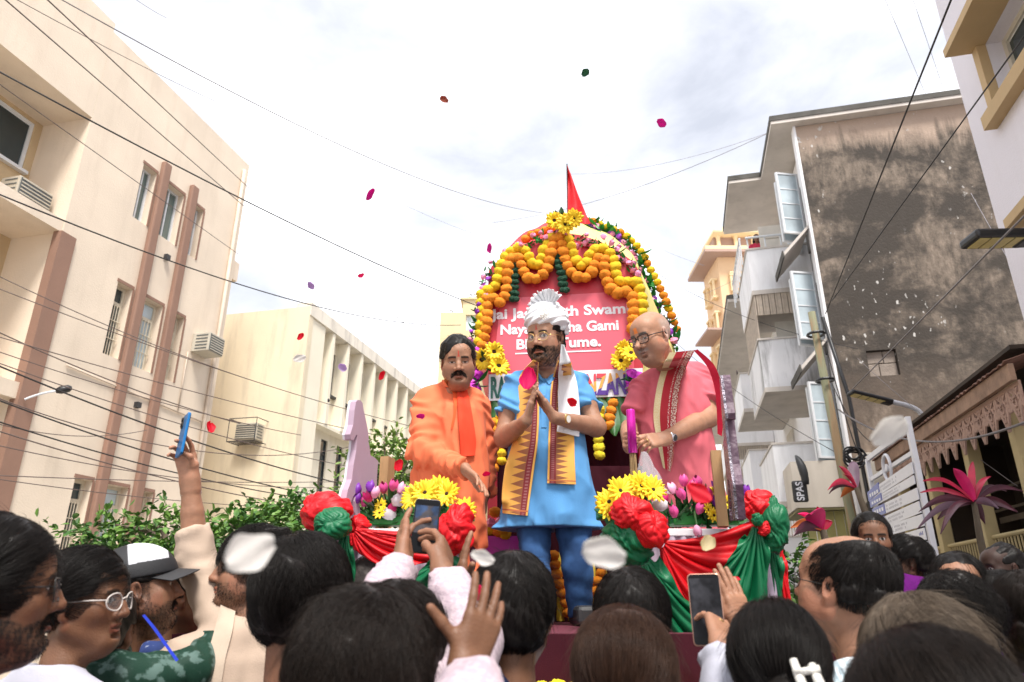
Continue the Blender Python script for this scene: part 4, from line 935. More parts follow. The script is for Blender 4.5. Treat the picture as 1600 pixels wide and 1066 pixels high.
def lower_body(parent, O, Rb, m, hip=-.62, ground=0.0, shoe=True, spread=.1, h=.022, bent=None):
    """trousers down to the floor the person stands on"""
    P = lambda x, y, z: O + Rb @ np.array([x, y, z]); fz = ground - O[2]
    lo = np.minimum(P(-.3, -.3, fz), P(.3, .3, fz)) - .25; hi = np.maximum(P(-.3, -.3, hip), P(.3, .3, hip + .1)) + .25; lo[2] = ground + .03; hi[2] = O[2] + hip + .15
    g = SDF(lo, hi, h); g.ell(P(0, 0, hip), (.17, .13, .12), .03, Rm=Rb)
    for s in (-1, 1):
        kx = (hip + fz) / 2; g.chain([P(s * .09, 0, hip - .02), P(s * spread, .02, kx), P(s * spread, 0, fz + .05)], [.095, .07, .055], .02)
    V, Q = g.net(); put('trousers', np_mesh('trousers', V + .003 * sn(V, 18)[:, None], Q, m), parent)
    if shoe:
        for s in (-1, 1):
            mb = MB(); c = P(s * spread, .05, fz + .045); mb.obox(c, Rb[:, 0], Rb[:, 1], (0, 0, 1), .045, .125, .043); mb.build('shoe', m_dark, parent, bevel=.02)
def core(O, Rb, zt=-.03, zb=-.7, skin=(.26, .13, .07), s=1.0):
    """plain trunk joining head and arms under the clothes"""
    g = SDF(O + np.array([-.3, -.3, zb - .05]), O + np.array([.3, .3, .1]), .03)
    g.loft(O, Rb, [(z, cx, cy, rx * .82 * s, ry * .82 * s) for z, cx, cy, rx, ry in TORSO], .02); V, Q = g.net(); return V, Q, np.tile(lin(skin), (len(V), 1))
def headset(H, rel, pitch=0, roll=0, hs=1.06):
    az = math.degrees(math.atan2(H[0], H[1])); return rotm(az + rel, pitch, roll)

# ---------------------------------------------------------------- the decorated float
DECKZ = 1.50
A6 = R(6); BX = np.array([math.cos(A6), -math.sin(A6), 0]); BN = np.array([-math.sin(A6), -math.cos(A6), 0]); BZ = np.array([0, 0, 1.0]); B0 = at(880, 600, 5.0)
def onb(px, py, off=0.0):                 # a point of the chariot's front board, off metres proud of it
    d = ray(px, py); p = B0 + BN * off; t = ((p - EYE) @ BN) / (d @ BN); return EYE + d * t
def loc(p): q = np.array(p) - B0; return q @ BX, q @ BZ
BM = frame(B0, BX, BZ, -BN)               # x right, y up, z away from the viewer
m_redb = mat('red_painted_board', (.50, .018, .035), .45, .08, 3, bump=.08, bscale=30); m_pinkb = mat('pink_red_print', (.72, .10, .14), .35, .05, 2); m_whiteb = mat('white_board', (.78, .77, .80), .4, .03, 4)
m_redc = cloth('red_satin', (.60, .006, .012), .48, spec=.3, sheen=.0); m_greenc = cloth('green_satin', (.003, .12, .045), .42, spec=.35, sheen=.0); m_yelc = cloth('yellow_cloth', (.78, .58, .07), .6); m_yel2 = cloth('pale_yellow_cloth', (.80, .70, .25), .6)
m_marc = cloth('maroon_cloth', (.045, .006, .012), .85); m_carpet = mat('maroon_carpet', (.11, .015, .03), .9, .2, 20, bump=.3, bscale=200)
FL = root('festival_chariot', (B0[0], B0[1], 0), 'festival chariot float with a red arched board, domed cloth roof and deck', 'chariot')
# trailer bed under the deck
m = MB(); m.box(-1.25, 1.55, 2.72, 6.6, DECKZ - .09, DECKZ); m.build('deck', m_carpet, FL)
m = MB(); m.box(-1.24, 1.54, 2.70, 2.719, DECKZ - .16, DECKZ - .002); m.build('deck_fascia', m_marc, FL)
m = MB(); m.box(-1.2, 1.5, 2.75, 6.55, .75, DECKZ - .091); m.build('trailer_body', mat('white_trailer_panel', (.6, .6, .62), .4, .08, 3), FL)
for x in (-.95, 1.0):
    for y in (3.3, 5.9):
        m = MB(); m.lathe([(0, -.1), (.3, -.1), (.38, -.08), (.38, .08), (.3, .1), (0, .1)], 24, Matrix.Translation((x, y, .384)) @ Matrix.Rotation(PI / 2, 4, 'Y')); w = m.build('wheel', mat('tyre_rubber', (.02, .02, .02), .8), FL, True)
        m = MB(); m.lathe([(0, -.11), (.2, -.11), (.22, -.101)], 20, Matrix.Translation((x, y, .384)) @ Matrix.Rotation(PI / 2, 4, 'Y')); m.build('rim', m_grey, w)
        m = MB(); m.box(x - .05, x + .05, y - .06, y + .06, .384, .76); m.build('axle_mount', m_dark, FL)
# arched board
OUT = [(763, 628), (763, 520), (763, 430), (768, 416), (785, 403), (808, 390), (835, 376), (860, 368), (880, 364), (905, 367), (935, 376), (965, 391), (988, 408), (1002, 428), (1005, 470), (1005, 540), (1005, 622)]
ob = [loc(onb(*p)) for p in OUT]
m = MB().prism(ob, .05, BM); m.build('arched_board', m_redb, FL)
def plate(name, cs, off, th, mm, par=None):
    P = [onb(x, y, off) for x, y in cs]; m = MB(); m.hexa([*P, *[p - BN * -th for p in P]]); return m.build(name, mm, par or FL)
pk = plate('verse_panel', [(770, 590), (991, 580), (986, 455), (782, 467)], .006, .004, m_pinkb)
def text(s, p0, p1, hpx, off, mm, par, bold=.03, name='lettering', ext=.003):
    cu = bpy.data.curves.new('lettering', 'FONT'); cu.body = s; cu.offset = bold; cu.extrude = ext; cu.resolution_u = 3; cu.size = 1; o = bpy.data.objects.new(name, cu); COL.objects.link(o); cu.materials.append(mm)
    bpy.context.view_layer.update(); bb = np.array(o.bound_box); w = bb[:, 0].max(); q0, q1 = onb(*p0, off), onb(*p1, off); qh = onb(p0[0], p0[1] - hpx, off)
    me = bpy.data.meshes.new_from_object(o); bpy.data.objects.remove(o); me.name = 'lettering'; me.materials.clear(); me.materials.append(mm)
    x = (q1 - q0); M = frame(q0, x / w, (qh - q0) / .70, -BN * -1.0, 1.0); o = bpy.data.objects.new(name, me); COL.objects.link(o); adopt(o, par); o.matrix_basis = M; return o
m_let = mat('white_letter_paint', (.80, .78, .80), .4)
text('Jai Jagannath Swami', (769, 499), (984, 489), 15, .011, m_let, pk); text('Nayana Patha Gami', (781, 523), (967, 515), 15, .011, m_let, pk); text('Bhava Tume.', (806, 546), (939, 540), 15, .011, m_let, pk)
plate('underline', [(805, 554), (939, 549), (939, 547), (805, 552)], .011, .003, m_let, pk)
sg = plate('name_board', [(764, 627), (1004, 619), (1004, 576), (764, 586)], .07, .012, m_whiteb)
def band_mat():
    m = bpy.data.materials.new('tricolour_letters'); m.use_nodes = True; nt = m.node_tree; N = nt.nodes.new; L = nt.links.new; b = nt.nodes['Principled BSDF']; tc = N('ShaderNodeTexCoord'); sp = N('ShaderNodeSeparateXYZ'); L(tc.outputs['Object'], sp.inputs[0])
    a = N('ShaderNodeMath'); a.operation = 'MULTIPLY_ADD'; L(sp.outputs[0], a.inputs[0]); a.inputs[1].default_value = -.28; L(sp.outputs[1], a.inputs[2])
    r = N('ShaderNodeValToRGB'); r.color_ramp.interpolation = 'CONSTANT'; e = r.color_ramp.elements; e[0].position = 0; e[0].color = (.07, .015, .22, 1); e[1].position = .46; e[1].color = (.72, .33, .06, 1); q = e.new(.60); q.color = (.60, .04, .06, 1)
    mr = N('ShaderNodeMapRange'); mr.inputs[1].default_value = -1.6; mr.inputs[2].default_value = .9; L(a.outputs[0], mr.inputs[0]); L(mr.outputs[0], r.inputs[0]); L(r.outputs[0], b.inputs['Base Color']); b.inputs['Roughness'].default_value = .4; return m
text('RATHYATRA', (766, 621), (878, 617), 31, .088, mat('dark_green_letters', (.006, .11, .075), .4), sg, .035); text('TANZANIA', (888, 617), (1001, 613), 31, .088, band_mat(), sg, .035)
# cloth roof swept back from the board
bkp = lambda x, y: at(720 + x * .3377, 240 + y * .3377, 6.3)
fR = spline([onb(x, y) for x, y in ((880, 364), (905, 367), (935, 376), (965, 391), (988, 408), (1002, 428), (1005, 470), (1005, 540), (1005, 622))], 44) - BN * .055
bR = spline([bkp(*p) for p in ((470, 320), (560, 328), (640, 356), (735, 408), (800, 480), (850, 590), (895, 690), (940, 800), (985, 900), (1000, 1050))], 44)
fL = spline([onb(x, y) for x, y in ((880, 364), (860, 368), (835, 376), (808, 390), (785, 403), (768, 416), (763, 430), (763, 520), (763, 628))], 44) - BN * .055
xc = bR[0]; bL = np.array([xc + (p - xc) * np.array([-1.0, 1, 1]) for p in bR]) + np.array([.25, 0, 0]) * np.linspace(0, 1, 44)[:, None]
def roofgrid(f, b_):
    P = np.zeros((44, 9, 3))
    for i in range(44):
        for j in range(9): t = j / 8; P[i, j] = f[i] * (1 - t) + b_[i] * t + np.array([0, 0, -.03 * math.sin(PI * t) + .012 * math.sin(i * .9 + t * 4)])
    return P
MB().slab(roofgrid(fR, bR), .008).build('roof_cloth', m_yel2, FL, True); MB().slab(roofgrid(fL, bL)[:, ::-1], .008).build('roof_cloth', m_redc, FL, True)
for p in (onb(768, 600), onb(1000, 600)):
    m = MB(); q = p - BN * .12; m.box(q[0] - .035, q[0] + .035, q[1] - .035, q[1] + .035, DECKZ, p[2] + .3); m.build('corner_post', m_redb, FL)
# dark hangings inside
n = 46; P = np.zeros((n, 10, 3)); c0, c1 = onb(760, 640) - BN * .55, onb(1010, 640) - BN * .55
for i in range(n):
    for j in range(10):
        t = j / 9; P[i, j] = c0 + (c1 - c0) * i / (n - 1) - BN * (.04 * math.sin(i * .95 + .6 * math.sin(j * .5)) * (.4 + t)) ; P[i, j, 2] = 3.15 - (3.15 - DECKZ - .01) * t
MB().slab(P, .006).build('inner_curtain', m_marc, FL, True)
# pennant
f0, f1 = onb(886, 352, -.3), onb(886, 258, -.3)
fr_ = root('pennant', f0, 'tall red triangular pennant standing on top of the chariot roof', 'flag')
MB().tube([f0 + np.array([0, 0, -.35]), f1 + np.array([0, 0, .01])], .005, 8).build('pole', m_dark, fr_)
P = np.zeros((16, 8, 3)); tip = onb(887, 262, -.3); foot = onb(887, 348, -.3)
for i in range(16):
    t = i / 15; w = onb(887 + 36 * t ** 1.1, 262 + 86 * t, -.3) - (tip + (foot - tip) * t)
    for j in range(8): u = j / 7; P[i, j] = tip + (foot - tip) * t + w * u * (1 if i else .05) - BN * .035 * math.sin(u * 5 + t * 4) * (u)
MB().slab(P, .004).build('cloth', m_redc, fr_, True)

# ------- flowers and garlands
def ruff(n_, seed, ridg=.20, nu=20, nv=13):
    r = random.Random(seed); P = np.zeros((nu, nv, 3))
    for i in range(nu):
        for j in range(nv):
            a = 2 * PI * i / nu; b_ = PI * j / (nv - 1); k = 1 + ridg * (r.random() - .5) * (0 < j < nv - 1) + .06 * math.sin(a * 7 + j * 2.6); P[i, j] = (math.sin(b_) * math.cos(a) * k, math.sin(b_) * math.sin(a) * k, math.cos(b_) * .82 * k)
    return MB().grid(P, True)
m_mo = mat('orange_marigold', (.86, .27, .008), .8, .18, 60, bump=.5, bscale=160); m_my = mat('yellow_marigold', (.88, .56, .010), .8, .15, 60, bump=.5, bscale=160); m_tin_g = mat('dark_green_tinsel', (.004, .07, .03), .5, .3, 80, bump=.6, bscale=200); m_lem = mat('lemon_flower', (.80, .64, .02), .8, .15, 60, bump=.5, bscale=160)
me_mo = [ruff(1, k).mesh('marigold', m_mo, True) for k in range(3)]; me_my = [ruff(1, k + 5).mesh('marigold', m_my, True) for k in range(3)]; me_tg = [ruff(1, k + 9).mesh('tinsel_ball', m_tin_g) for k in range(2)]; me_le = [ruff(1, k + 12).mesh('chrysanthemum', m_lem, True) for k in range(2)]
def strand(par, P, meshes, name, r, step, jit=.12, thread=True):
    P = np.array(P); L = np.r_[0, np.cumsum(np.linalg.norm(np.diff(P, axis=0), axis=1))]; k = 0
    for d in np.arange(0, L[-1], step):
        p = np.array([np.interp(d, L, P[:, i]) for i in range(3)]); e = Euler((random.uniform(-.5, .5), random.uniform(-.5, .5), random.uniform(0, 6.28))); s = r * random.uniform(1 - jit, 1 + jit)
        M = Matrix.Translation(Vector(p)) @ e.to_matrix().to_4x4() @ Matrix.Scale(s, 4); place(name, random.choice(meshes), M, par)
    if thread: MB().tube(P, .002, 5).build('thread', m_dark, par)
z4 = lambda L: [(720 + x * .3377, 240 + y * .3377) for x, y in L]
ORL = z4([(98, 888), (108, 845), (115, 800), (120, 755), (122, 710), (120, 665), (150, 672), (178, 690), (203, 662), (212, 622), (214, 585), (216, 545), (222, 505), (252, 478), (275, 505), (290, 545), (312, 575), (345, 582), (378, 562), (402, 527), (412, 490), (420, 455), (428, 415), (444, 375)])
ORR = z4([(455, 390), (466, 428), (476, 465), (488, 510), (506, 545), (535, 570), (572, 576), (602, 556), (618, 520), (632, 488), (662, 482), (662, 520), (666, 560), (680, 600), (702, 636), (735, 648), (768, 640), (792, 660), (798, 700), (800, 745), (798, 790), (796, 830)])
YLL = z4([(88, 870), (96, 800), (100, 720), (98, 650), (132, 632), (160, 612), (174, 570), (184, 530), (200, 492), (228, 458), (268, 438), (300, 452), (318, 488), (340, 520), (368, 508), (378, 470), (394, 435), (414, 408), (436, 378)])
YLR = z4([(470, 378), (498, 400), (512, 440), (522, 478), (545, 512), (574, 520), (590, 485), (608, 452), (640, 438), (675, 450), (700, 478), (710, 520), (718, 565), (742, 598), (782, 592), (816, 602), (828, 640), (836, 690), (836, 740), (838, 780)])
for lab, pts, meshes, o_ in (('orange marigold garland swagged over the left half of the red arch', ORL, me_mo, .07), ('orange marigold garland swagged over the right half of the red arch', ORR, me_mo, .07), ('yellow marigold garland looped over the left half of the red arch', YLL, me_my, .055), ('yellow marigold garland looped over the right half of the red arch', YLR, me_my, .055)):
    g = root('marigold_garland', onb(*pts[0], o_), lab, 'garland', 'marigold garlands on the chariot'); sp_ = spline([onb(*p, o_) for p in pts], 120); strand(g, sp_, meshes, 'marigold', .049, .066)
for lab, a_, b_ in (('dark green tinsel tail hanging left of the arch peak above the turban', (247, 515), (248, 680)), ('dark green tinsel tail hanging straight below the arch peak', (447, 450), (482, 655))):
    a_, b_ = z4([a_, b_]); g = root('tinsel_tail', onb(*a_, .07), lab, 'garland', 'green tinsel tails on the chariot')
    for dx in (-3, 3): strand(g, [onb(a_[0] + dx, a_[1], .06), onb((a_[0] + b_[0]) / 2 + dx, (a_[1] + b_[1]) / 2, .06), onb(b_[0] + dx, b_[1], .06)], me_tg, 'tinsel_ball', .027, .05)
# sunflowers
m_sunp = mat('sunflower_petal', (.88, .58, .01), .6, .12, 40); m_sunc = mat('sunflower_centre', (.05, .018, .006), .9, .3, 80, bump=.6, bscale=200); m_lf = mat('leaf_green', (.025, .10, .02), .5, .3, 20); m_lf2 = mat('bright_plastic_leaf', (.02, .22, .035), .4, .25, 20); m_lem2 = mat('yellow_gerbera_petal', (.86, .62, .02), .6, .1, 40)
def petal_mesh(mm, L=1.0, w=.29, name='petal'):
    P = np.zeros((5, 7, 3))
    for i in range(5):
        for j in range(7): t = j / 6; P[i, j] = ((i / 4 - .5) * 2 * w * math.sin(PI * min(.97, (.12 + t * .88))) ** .7, t * L, .10 * math.sin(t * 2.2) - .16 * ((i / 4 - .5) ** 2) * 4 * t + .02)
    return MB().grid(P).mesh(name, mm, True)
def leaf_mesh(mm, w=.22, bend=.5, name='leaf'):
    P = np.zeros((5, 8, 3))
    for i in range(5):
        for j in range(8): t = j / 7; P[i, j] = ((i / 4 - .5) * 2 * w * math.sin(PI * min(.985, .06 + .94 * t)) ** .8, t, -bend * t * t * .6 + .08 * abs(i / 4 - .5) * 2)
    return MB().grid(P).mesh(name, mm, True)
pm_s, pm_l = petal_mesh(m_sunp), petal_mesh(m_lem2, w=.2); lm_g, lm_b = leaf_mesh(m_lf), leaf_mesh(m_lf2)
cen = MB().lathe([(0, .10), (.2, .09), (.30, .03), (.28, -.05), (0, -.06)], 14).mesh('flower_centre', m_sunc, True); cen2 = MB().lathe([(0, .10), (.1, .09), (.16, .03), (.15, -.05), (0, -.06)], 12).mesh('flower_centre', m_sunc, True)
def sunflower(par, c, nrm, r, pm=None, cm=None, n=13, name='sunflower'):
    """a flower head as one part: two rings of petals under a dark disc"""
    x, y, z = look(nrm); M0 = frame(c, x, y, z, r); pm = pm or pm_s
    mb = MB(); V = np.array([v.co for v in pm.vertices]); F_ = [tuple(p.vertices) for p in pm.polygons]
    for ring_, (k0, sc, tl) in enumerate(((0, 1, .25), (.5, .82, .5))):
        for k in range(n):
            a = 2 * PI * (k + k0) / n + random.uniform(-.06, .06); Mr = M0 @ Matrix.Rotation(a, 4, 'Z') @ Matrix.Translation((0, .12, .02 * ring_)) @ Matrix.Rotation(tl * random.uniform(.5, 1.2), 4, 'X') @ Matrix.Scale(sc * .88 * random.uniform(.9, 1.08), 4); mb.add([tuple(Mr @ Vector(v)) for v in V], F_)
    f = mb.build(name, pm.materials[0], par, True); place('flower_centre', cm or cen, M0, f); return f
def leaves(par, c, n, r, mm, nrm=(0, -1, .2), spread=1.0, name='leaves'):
    mb = MB(); V = np.array([v.co for v in mm.vertices]); F_ = [tuple(p.vertices) for p in mm.polygons]
    for k in range(n):
        d = unit(np.array(nrm) * .5 + rng.normal(size=3) * spread); x, y, z = look(d); M = frame(np.array(c) + rng.normal(size=3) * r * .25, x, z, -y, r * rng.uniform(.7, 1.2)); mb.add([tuple(M @ Vector(v)) for v in V], F_)
    return mb.build(name, mm.materials[0], par, True)
for lab, pts, rr in (('bunch of three sunflowers crowning the red arch', [(866, 345), (884, 350), (896, 342)], .085), ('bunch of sunflowers at the lower left corner of the verse board', [(753, 562), (779, 572), (772, 550)], .085), ('bunch of sunflowers at the lower right corner of the verse board', [(970, 564), (975, 545), (986, 552)], .08)):
    g = root('sunflower_bunch', onb(*pts[0], .1), lab, 'flowers', 'sunflower bunches on the chariot')
    leaves(g, onb(np.mean([p[0] for p in pts]), np.mean([p[1] for p in pts]) + 4, .09), 16, .11, lm_g)
    for i, p in enumerate(pts): sunflower(g, onb(*p, .15 + .02 * i), BN + rng.normal(size=3) * .25 + np.array([0, 0, -.15]), rr * random.uniform(.9, 1.1))
# leafy garlands with small flowers along the arch
m_pinkf = mat('pink_silk_flower', (.75, .25, .42), .6, .2, 50); m_purp = mat('purple_silk_flower', (.28, .03, .45), .6, .25, 50); m_mag = mat('magenta_bougainvillea', (.50, .02, .42), .6, .3, 40)
bl = ruff(1, 77, .5, 7, 6)
me_pf, me_pp, me_mg = bl.mesh('blossom', m_pinkf), bl.mesh('blossom', m_purp), bl.mesh('blossom', m_mag)
def leafy(lab, P, lm, blossoms, nl, nb, lr=.06, br=.022, sp=.035):
    g = root('leaf_garland', P[0], lab, 'garland', 'leafy garlands on the chariot'); P = np.array(P); mb = MB(); V = np.array([v.co for v in lm.vertices]); F_ = [tuple(p.vertices) for p in lm.polygons]
    for k in range(nl):
        p = P[int(k / nl * (len(P) - 1))] + rng.normal(size=3) * sp * .6; d = unit(rng.normal(size=3) + BN * .5); x, y, z = look(d); M = frame(p, x, z, -y, lr * rng.uniform(.6, 1.2)); mb.add([tuple(M @ Vector(v)) for v in V], F_)
    mb.build('leaves', lm.materials[0], g, True); MB().tube(P, .004, 5).build('stem', m_lf, g)
    for k in range(nb):
        p = P[int((k + .5) / nb * (len(P) - 1))] + rng.normal(size=3) * sp * .7 + BN * .03; place('blossom', random.choice(blossoms), Matrix.Translation(Vector(p)) @ Matrix.Rotation(random.uniform(0, 6), 4, (1, .4, .3)) @ Matrix.Scale(br * random.uniform(.8, 1.25), 4), g)
    return g
leafy('leafy garland with pink blooms following the top edge of the arch', spline([onb(*p, .02) for p in z4([(150, 560), (200, 480), (290, 425), (380, 395), (450, 375), (540, 402), (620, 415), (690, 440), (745, 475), (790, 530), (825, 575)])], 90), lm_b, [me_pf], 130, 38)
leafy('leafy garland with mauve flowers down the left edge of the red board', spline([onb(*p, .02) for p in z4([(118, 560), (95, 700), (72, 800), (68, 900), (75, 960)])], 60), lm_b, [me_pf, me_pp], 70, 22)
bk = lambda x, y: at(x, y, 6.3)
RB = spline([bk(*p) for p in z4([(575, 335), (640, 358), (735, 410), (800, 480), (850, 590), (895, 690), (940, 800), (985, 900)])], 90)
leafy('bright green leaf garland with purple flowers on the far right rim of the chariot roof', RB, lm_b, [me_pp, me_pf], 330, 38, .11, .034, .05)
g = root('marigold_garland', bk(1040, 520), 'mixed orange and yellow garland along the far right rim of the roof', 'garland', 'marigold garlands on the chariot')
strand(g, spline([bk(*p) for p in z4([(560, 328), (640, 350), (745, 400), (815, 475), (870, 580), (915, 670), (955, 770), (988, 850)])] + np.array([.03, 0, .03]), 70) if False else spline([bk(*p) + np.array([.04, -.03, .03]) for p in z4([(560, 328), (640, 350), (745, 400), (815, 475), (870, 580), (915, 670), (955, 770), (988, 850)])], 70), me_mo + me_my, 'marigold', .042, .075)
g = root('marigold_garland', onb(820, 380, -.3), 'short orange garland on the left slope of the roof behind the arch', 'garland', 'marigold garlands on the chariot'); strand(g, spline([onb(*p, -.35) for p in z4([(300, 395), (340, 372), (390, 355), (430, 345)])], 20), me_mo, 'marigold', .04, .06)
def bougain(lab, c, n, r): 
    g = root('bougainvillea_spray', c, lab, 'flowers', 'bougainvillea sprays on the chariot'); leaves(g, c, 14, .10, lm_b)
    mb = MB(); V = np.array([v.co for v in me_mg.vertices]); F_ = [tuple(p.vertices) for p in me_mg.polygons]
    for k in range(n): p = np.array(c) + rng.normal(size=3) * np.array(r); M = Matrix.Translation(Vector(p)) @ Matrix.Rotation(rng.uniform(0, 6), 4, Vector(rng.normal(size=3))) @ Matrix.Scale(.034 * rng.uniform(.7, 1.3), 4); place('blossom', me_mg, M, g)
bougain('large magenta bougainvillea spray between the man in orange and the name board', onb(737, 598, .10), 55, (.035, .03, .085)); bougain('small magenta spray at the right end of the name board by the man in pink', onb(989, 600, .12), 18, (.022, .02, .05))
# hangings under the name board
for lab, a_, b_, mm in (('string of lemon yellow chrysanthemums hanging beside the man in blue', (936, 640), (937, 716), me_le), ('orange and yellow flower string hanging left of the man in blue', (773, 660), (771, 735), me_mo), ('second yellow flower string hanging left of the man in blue', (782, 650), (784, 728), me_my), ('orange flower string hanging beneath the name board', (958, 630), (952, 668), me_mo)):
    g = root('flower_string', onb(*a_, .1), lab, 'garland', 'flower strings under the name board'); strand(g, [onb(*a_, .12), onb((a_[0] + b_[0]) / 2 - 2, (a_[1] + b_[1]) / 2, .12), onb(*b_, .12)], mm, 'flower', .040, .055)
g = root('mango_leaf_string', onb(950, 625, .08), 'row of dark mango leaves hung under the name board', 'leaves')
for k in range(16):
    x = 770 + 15 * k; p = onb(x, 622 - .03 * (x - 770), .08); M = frame(p, BX * .9 + BN * .2, (rng.normal() * .12, 0, -1), np.cross(BX, (0, 0, -1)), .32 * random.uniform(.75, 1.1)); place('leaf', lm_g, M, g)
# between the legs: yellow cloth with marigold strings, and a flower box
P = np.zeros((40, 12, 3))
for i in range(40):
    for j in range(12): a, t = i / 39, j / 11; p = at(855 + 95 * a, 0 + 868 + 112 * t, 4.1); P[i, j] = (p[0], 4.1 - .03 * math.sin(a * 34 + math.sin(t * 2)) * (.3 + t) - .1 * t, max(DECKZ + .005, 2.35 - .85 * t))
o = MB().slab(P, .005).build('yellow_drape', m_yelc, None, True); tag(o, 'yellow cloth draped over the low altar behind the legs of the man in blue', 'drape')
MB().box(-.0, .95, 4.02, 4.7, DECKZ, 2.34).build('altar', m_marc, FL)
for lab, pts in (('orange marigold string over the yellow cloth between the legs of the man in blue', [(865, 868), (870, 900), (880, 930), (888, 962)]), ('orange marigold string over the yellow cloth beside the right leg of the man in blue', [(944, 866), (940, 890), (932, 915), (926, 935)])):
    g = root('marigold_garland', at(*pts[0], 3.98), lab, 'garland', 'marigold garlands on the chariot'); strand(g, spline([at(*p, 3.96) for p in pts], 20), me_my if 'yellow marigold' in lab else me_mo, 'marigold', .032, .05)
g = root('marigold_garland', at(885, 1045, 2.66), 'row of yellow chrysanthemums along the front edge of the deck', 'garland', 'marigold garlands on the chariot'); strand(g, [np.array([x, 2.66, DECKZ - .19 + .01 * math.sin(x * 9)]) for x in np.linspace(-1.2, 1.5, 40)], me_le, 'marigold', .04, .062)
g = root('flower_box', at(782, 838, 3.9), 'magenta box of pink and orange flowers behind the legs of the man in blue', 'flower box'); c = at(782, 842, 3.9); MB().box(c[0] - .09, c[0] + .11, c[1] - .06, c[1] + .06, c[2] - .12, c[2] + .01).build('box', mat('magenta_box', (.5, .02, .4), .5), g)
MB().box(c[0] - .12, c[0] + .14, c[1] - .08, c[1] + .08, DECKZ, c[2] - .121).build('stand', m_marc, g)
for k in range(16): place('blossom', random.choice([me_pf, me_mo[0], me_my[0]]), Matrix.Translation(Vector(c + rng.normal(size=3) * np.array([.06, .03, .03]) + np.array([0, -.03, .04]))) @ Matrix.Scale(.034, 4), g)

# ------- draped side tables with rosettes, flowers and horse cut-outs
def fan(name, knot, bound, Yk, Yb, nf, amp, mm, par, nu=110, nv=26, seed=0, kw=.02):
    """cloth gathered at a knot and spreading to the picture points BOUND: folds radiate from the knot"""
    B_ = spline(bound, nu); P = np.zeros((nu, nv, 3)); K = at(*knot, Yk); 
    for i in range(nu):
        u = i / (nu - 1); e = at(*B_[i], Yb); k0 = K + unit(e - K) * kw
        for j in range(nv):
            v = j / (nv - 1); ph = 2 * PI * nf * u + 1.6 * math.sin(3.1 * u * nf * .31 + seed) + .5 * math.sin(v * 3 + seed)
            d = amp * (.25 + .75 * v ** .7) * (abs(math.sin(ph / 2)) * 1.5 - .7) + amp * .4 * math.sin(ph * 1.7 + 4 * v); p = k0 * (1 - v) + e * v; P[i, j] = p + np.array([0, -1, .0]) * d + np.array([0, 0, -.02 * math.sin(PI * v)])
    return MB().slab(P, .004).build(name, mm, par, True)
def puff(name, px, py, Y, rx, rz, mm, par, n=15, seed=0, axis=(0, -1, .2), depth=None, amp=.13):
    nu, nv = 130, 64; P = np.zeros((nu, nv, 3)); x, y, z = look(axis); c = at(px, py, Y); sc = Y * 1.0 / FPX * .98
    A, Bv, Cv = np.array([rx * sc, 0, 0]), np.array([0, 0, rz * sc]), np.array([0, -(depth or min(rx, rz)) * sc, 0])
    r = np.random.default_rng(seed); o1, o2 = r.uniform(0, 6, 2)
    for i in range(nu):
        for j in range(nv):
            a = 2 * PI * i / nu; b_ = PI * (.01 + .98 * j / (nv - 1)); q = np.array([math.sin(b_) * math.cos(a), math.cos(b_), -math.sin(b_) * math.sin(a)]); P[i, j] = q
    Q = P.reshape(-1, 3); tw = Q + .25 * np.stack([sn(Q + seed, 2.2), sn(Q + seed + 3, 2.2), sn(Q + seed + 7, 2.2)], 1); rr = np.hypot(tw[:, 0], tw[:, 1]); th = np.arctan2(tw[:, 1] - .2, tw[:, 0] + .1)
    k = 1 + amp * 1.5 * (np.abs(sn(tw * np.array([1.0, 1.0, .6]) + seed, 2.5)) - .4) + amp * .9 * (np.abs(sn(tw + seed * 2, 4.8)) - .4) + amp * .5 * np.abs(np.sin(n * th * .5 + 3 * sn(Q + seed, 2)))
    Q = Q * k[:, None]; P = (c + Q[:, :1] * A + Q[:, 1:2] * Bv + Q[:, 2:] * Cv).reshape(nu, nv, 3)
    return MB().grid(P, True).build(name, mm, par, True)
m_wood = mat('raw_timber', (.38, .22, .10), .75, .25, 3, stretch=(8, 8, .7), bump=.2, bscale=30)
def table(x0, x1, Y, zt, lab):
    t = root('side_table', ((x0 + x1) / 2, Y + .25, DECKZ), lab, 'table'); MB().box(x0, x1, Y, Y + .5, zt - .03, zt).build('tabletop', m_whiteb, t, bevel=.004)
    MB().slab(np.array([[[x0 + .02 + (x1 - x0 - .04) * i / 60, Y + .012 + .012 * math.sin(i * 1.3), z] for z in np.linspace(DECKZ + .004, zt - .031, 6)] for i in range(61)]), .003).build('skirt', cloth('pale_lilac_cloth', (.55, .46, .56)), t, True)
    for x in (x0 + .05, x1 - .05):
        for y in (Y + .05, Y + .45): MB().box(x - .02, x + .02, y - .02, y + .02, DECKZ, zt - .031).build('leg', m_wood, t)
    return t
YT = 2.90
zl = at(640, 826, YT)[2]; zr = at(1110, 826, YT)[2]
xl0, xl1, xr0, xr1 = at(515, 826, YT)[0], at(725, 826, YT)[0], at(975, 826, YT)[0], at(1212, 826, YT)[0]
table(xl0, xl1, YT, zl, 'white table under red and green drapery at the left front of the float'); table(xr0, xr1, YT, zr, 'white table under red and green drapery at the right front of the float')
DL = root('table_drapery', (xl0, YT - .05, DECKZ), 'red and green satin drapery with big rosettes on the left table', 'drapery', 'satin drapery on the side tables'); DR = root('table_drapery', (xr0, YT - .05, DECKZ), 'red and green satin drapery with big rosettes on the right table', 'drapery', 'satin drapery on the side tables')
YF = YT - .07
fan('red_swag', (1031, 848), [(1181, 812), (1176, 850), (1152, 890), (1115, 905), (1090, 935), (1078, 948), (1062, 935), (1045, 905), (1034, 880)], YF - .02, YF, 7, .022, m_redc, DR, seed=1)
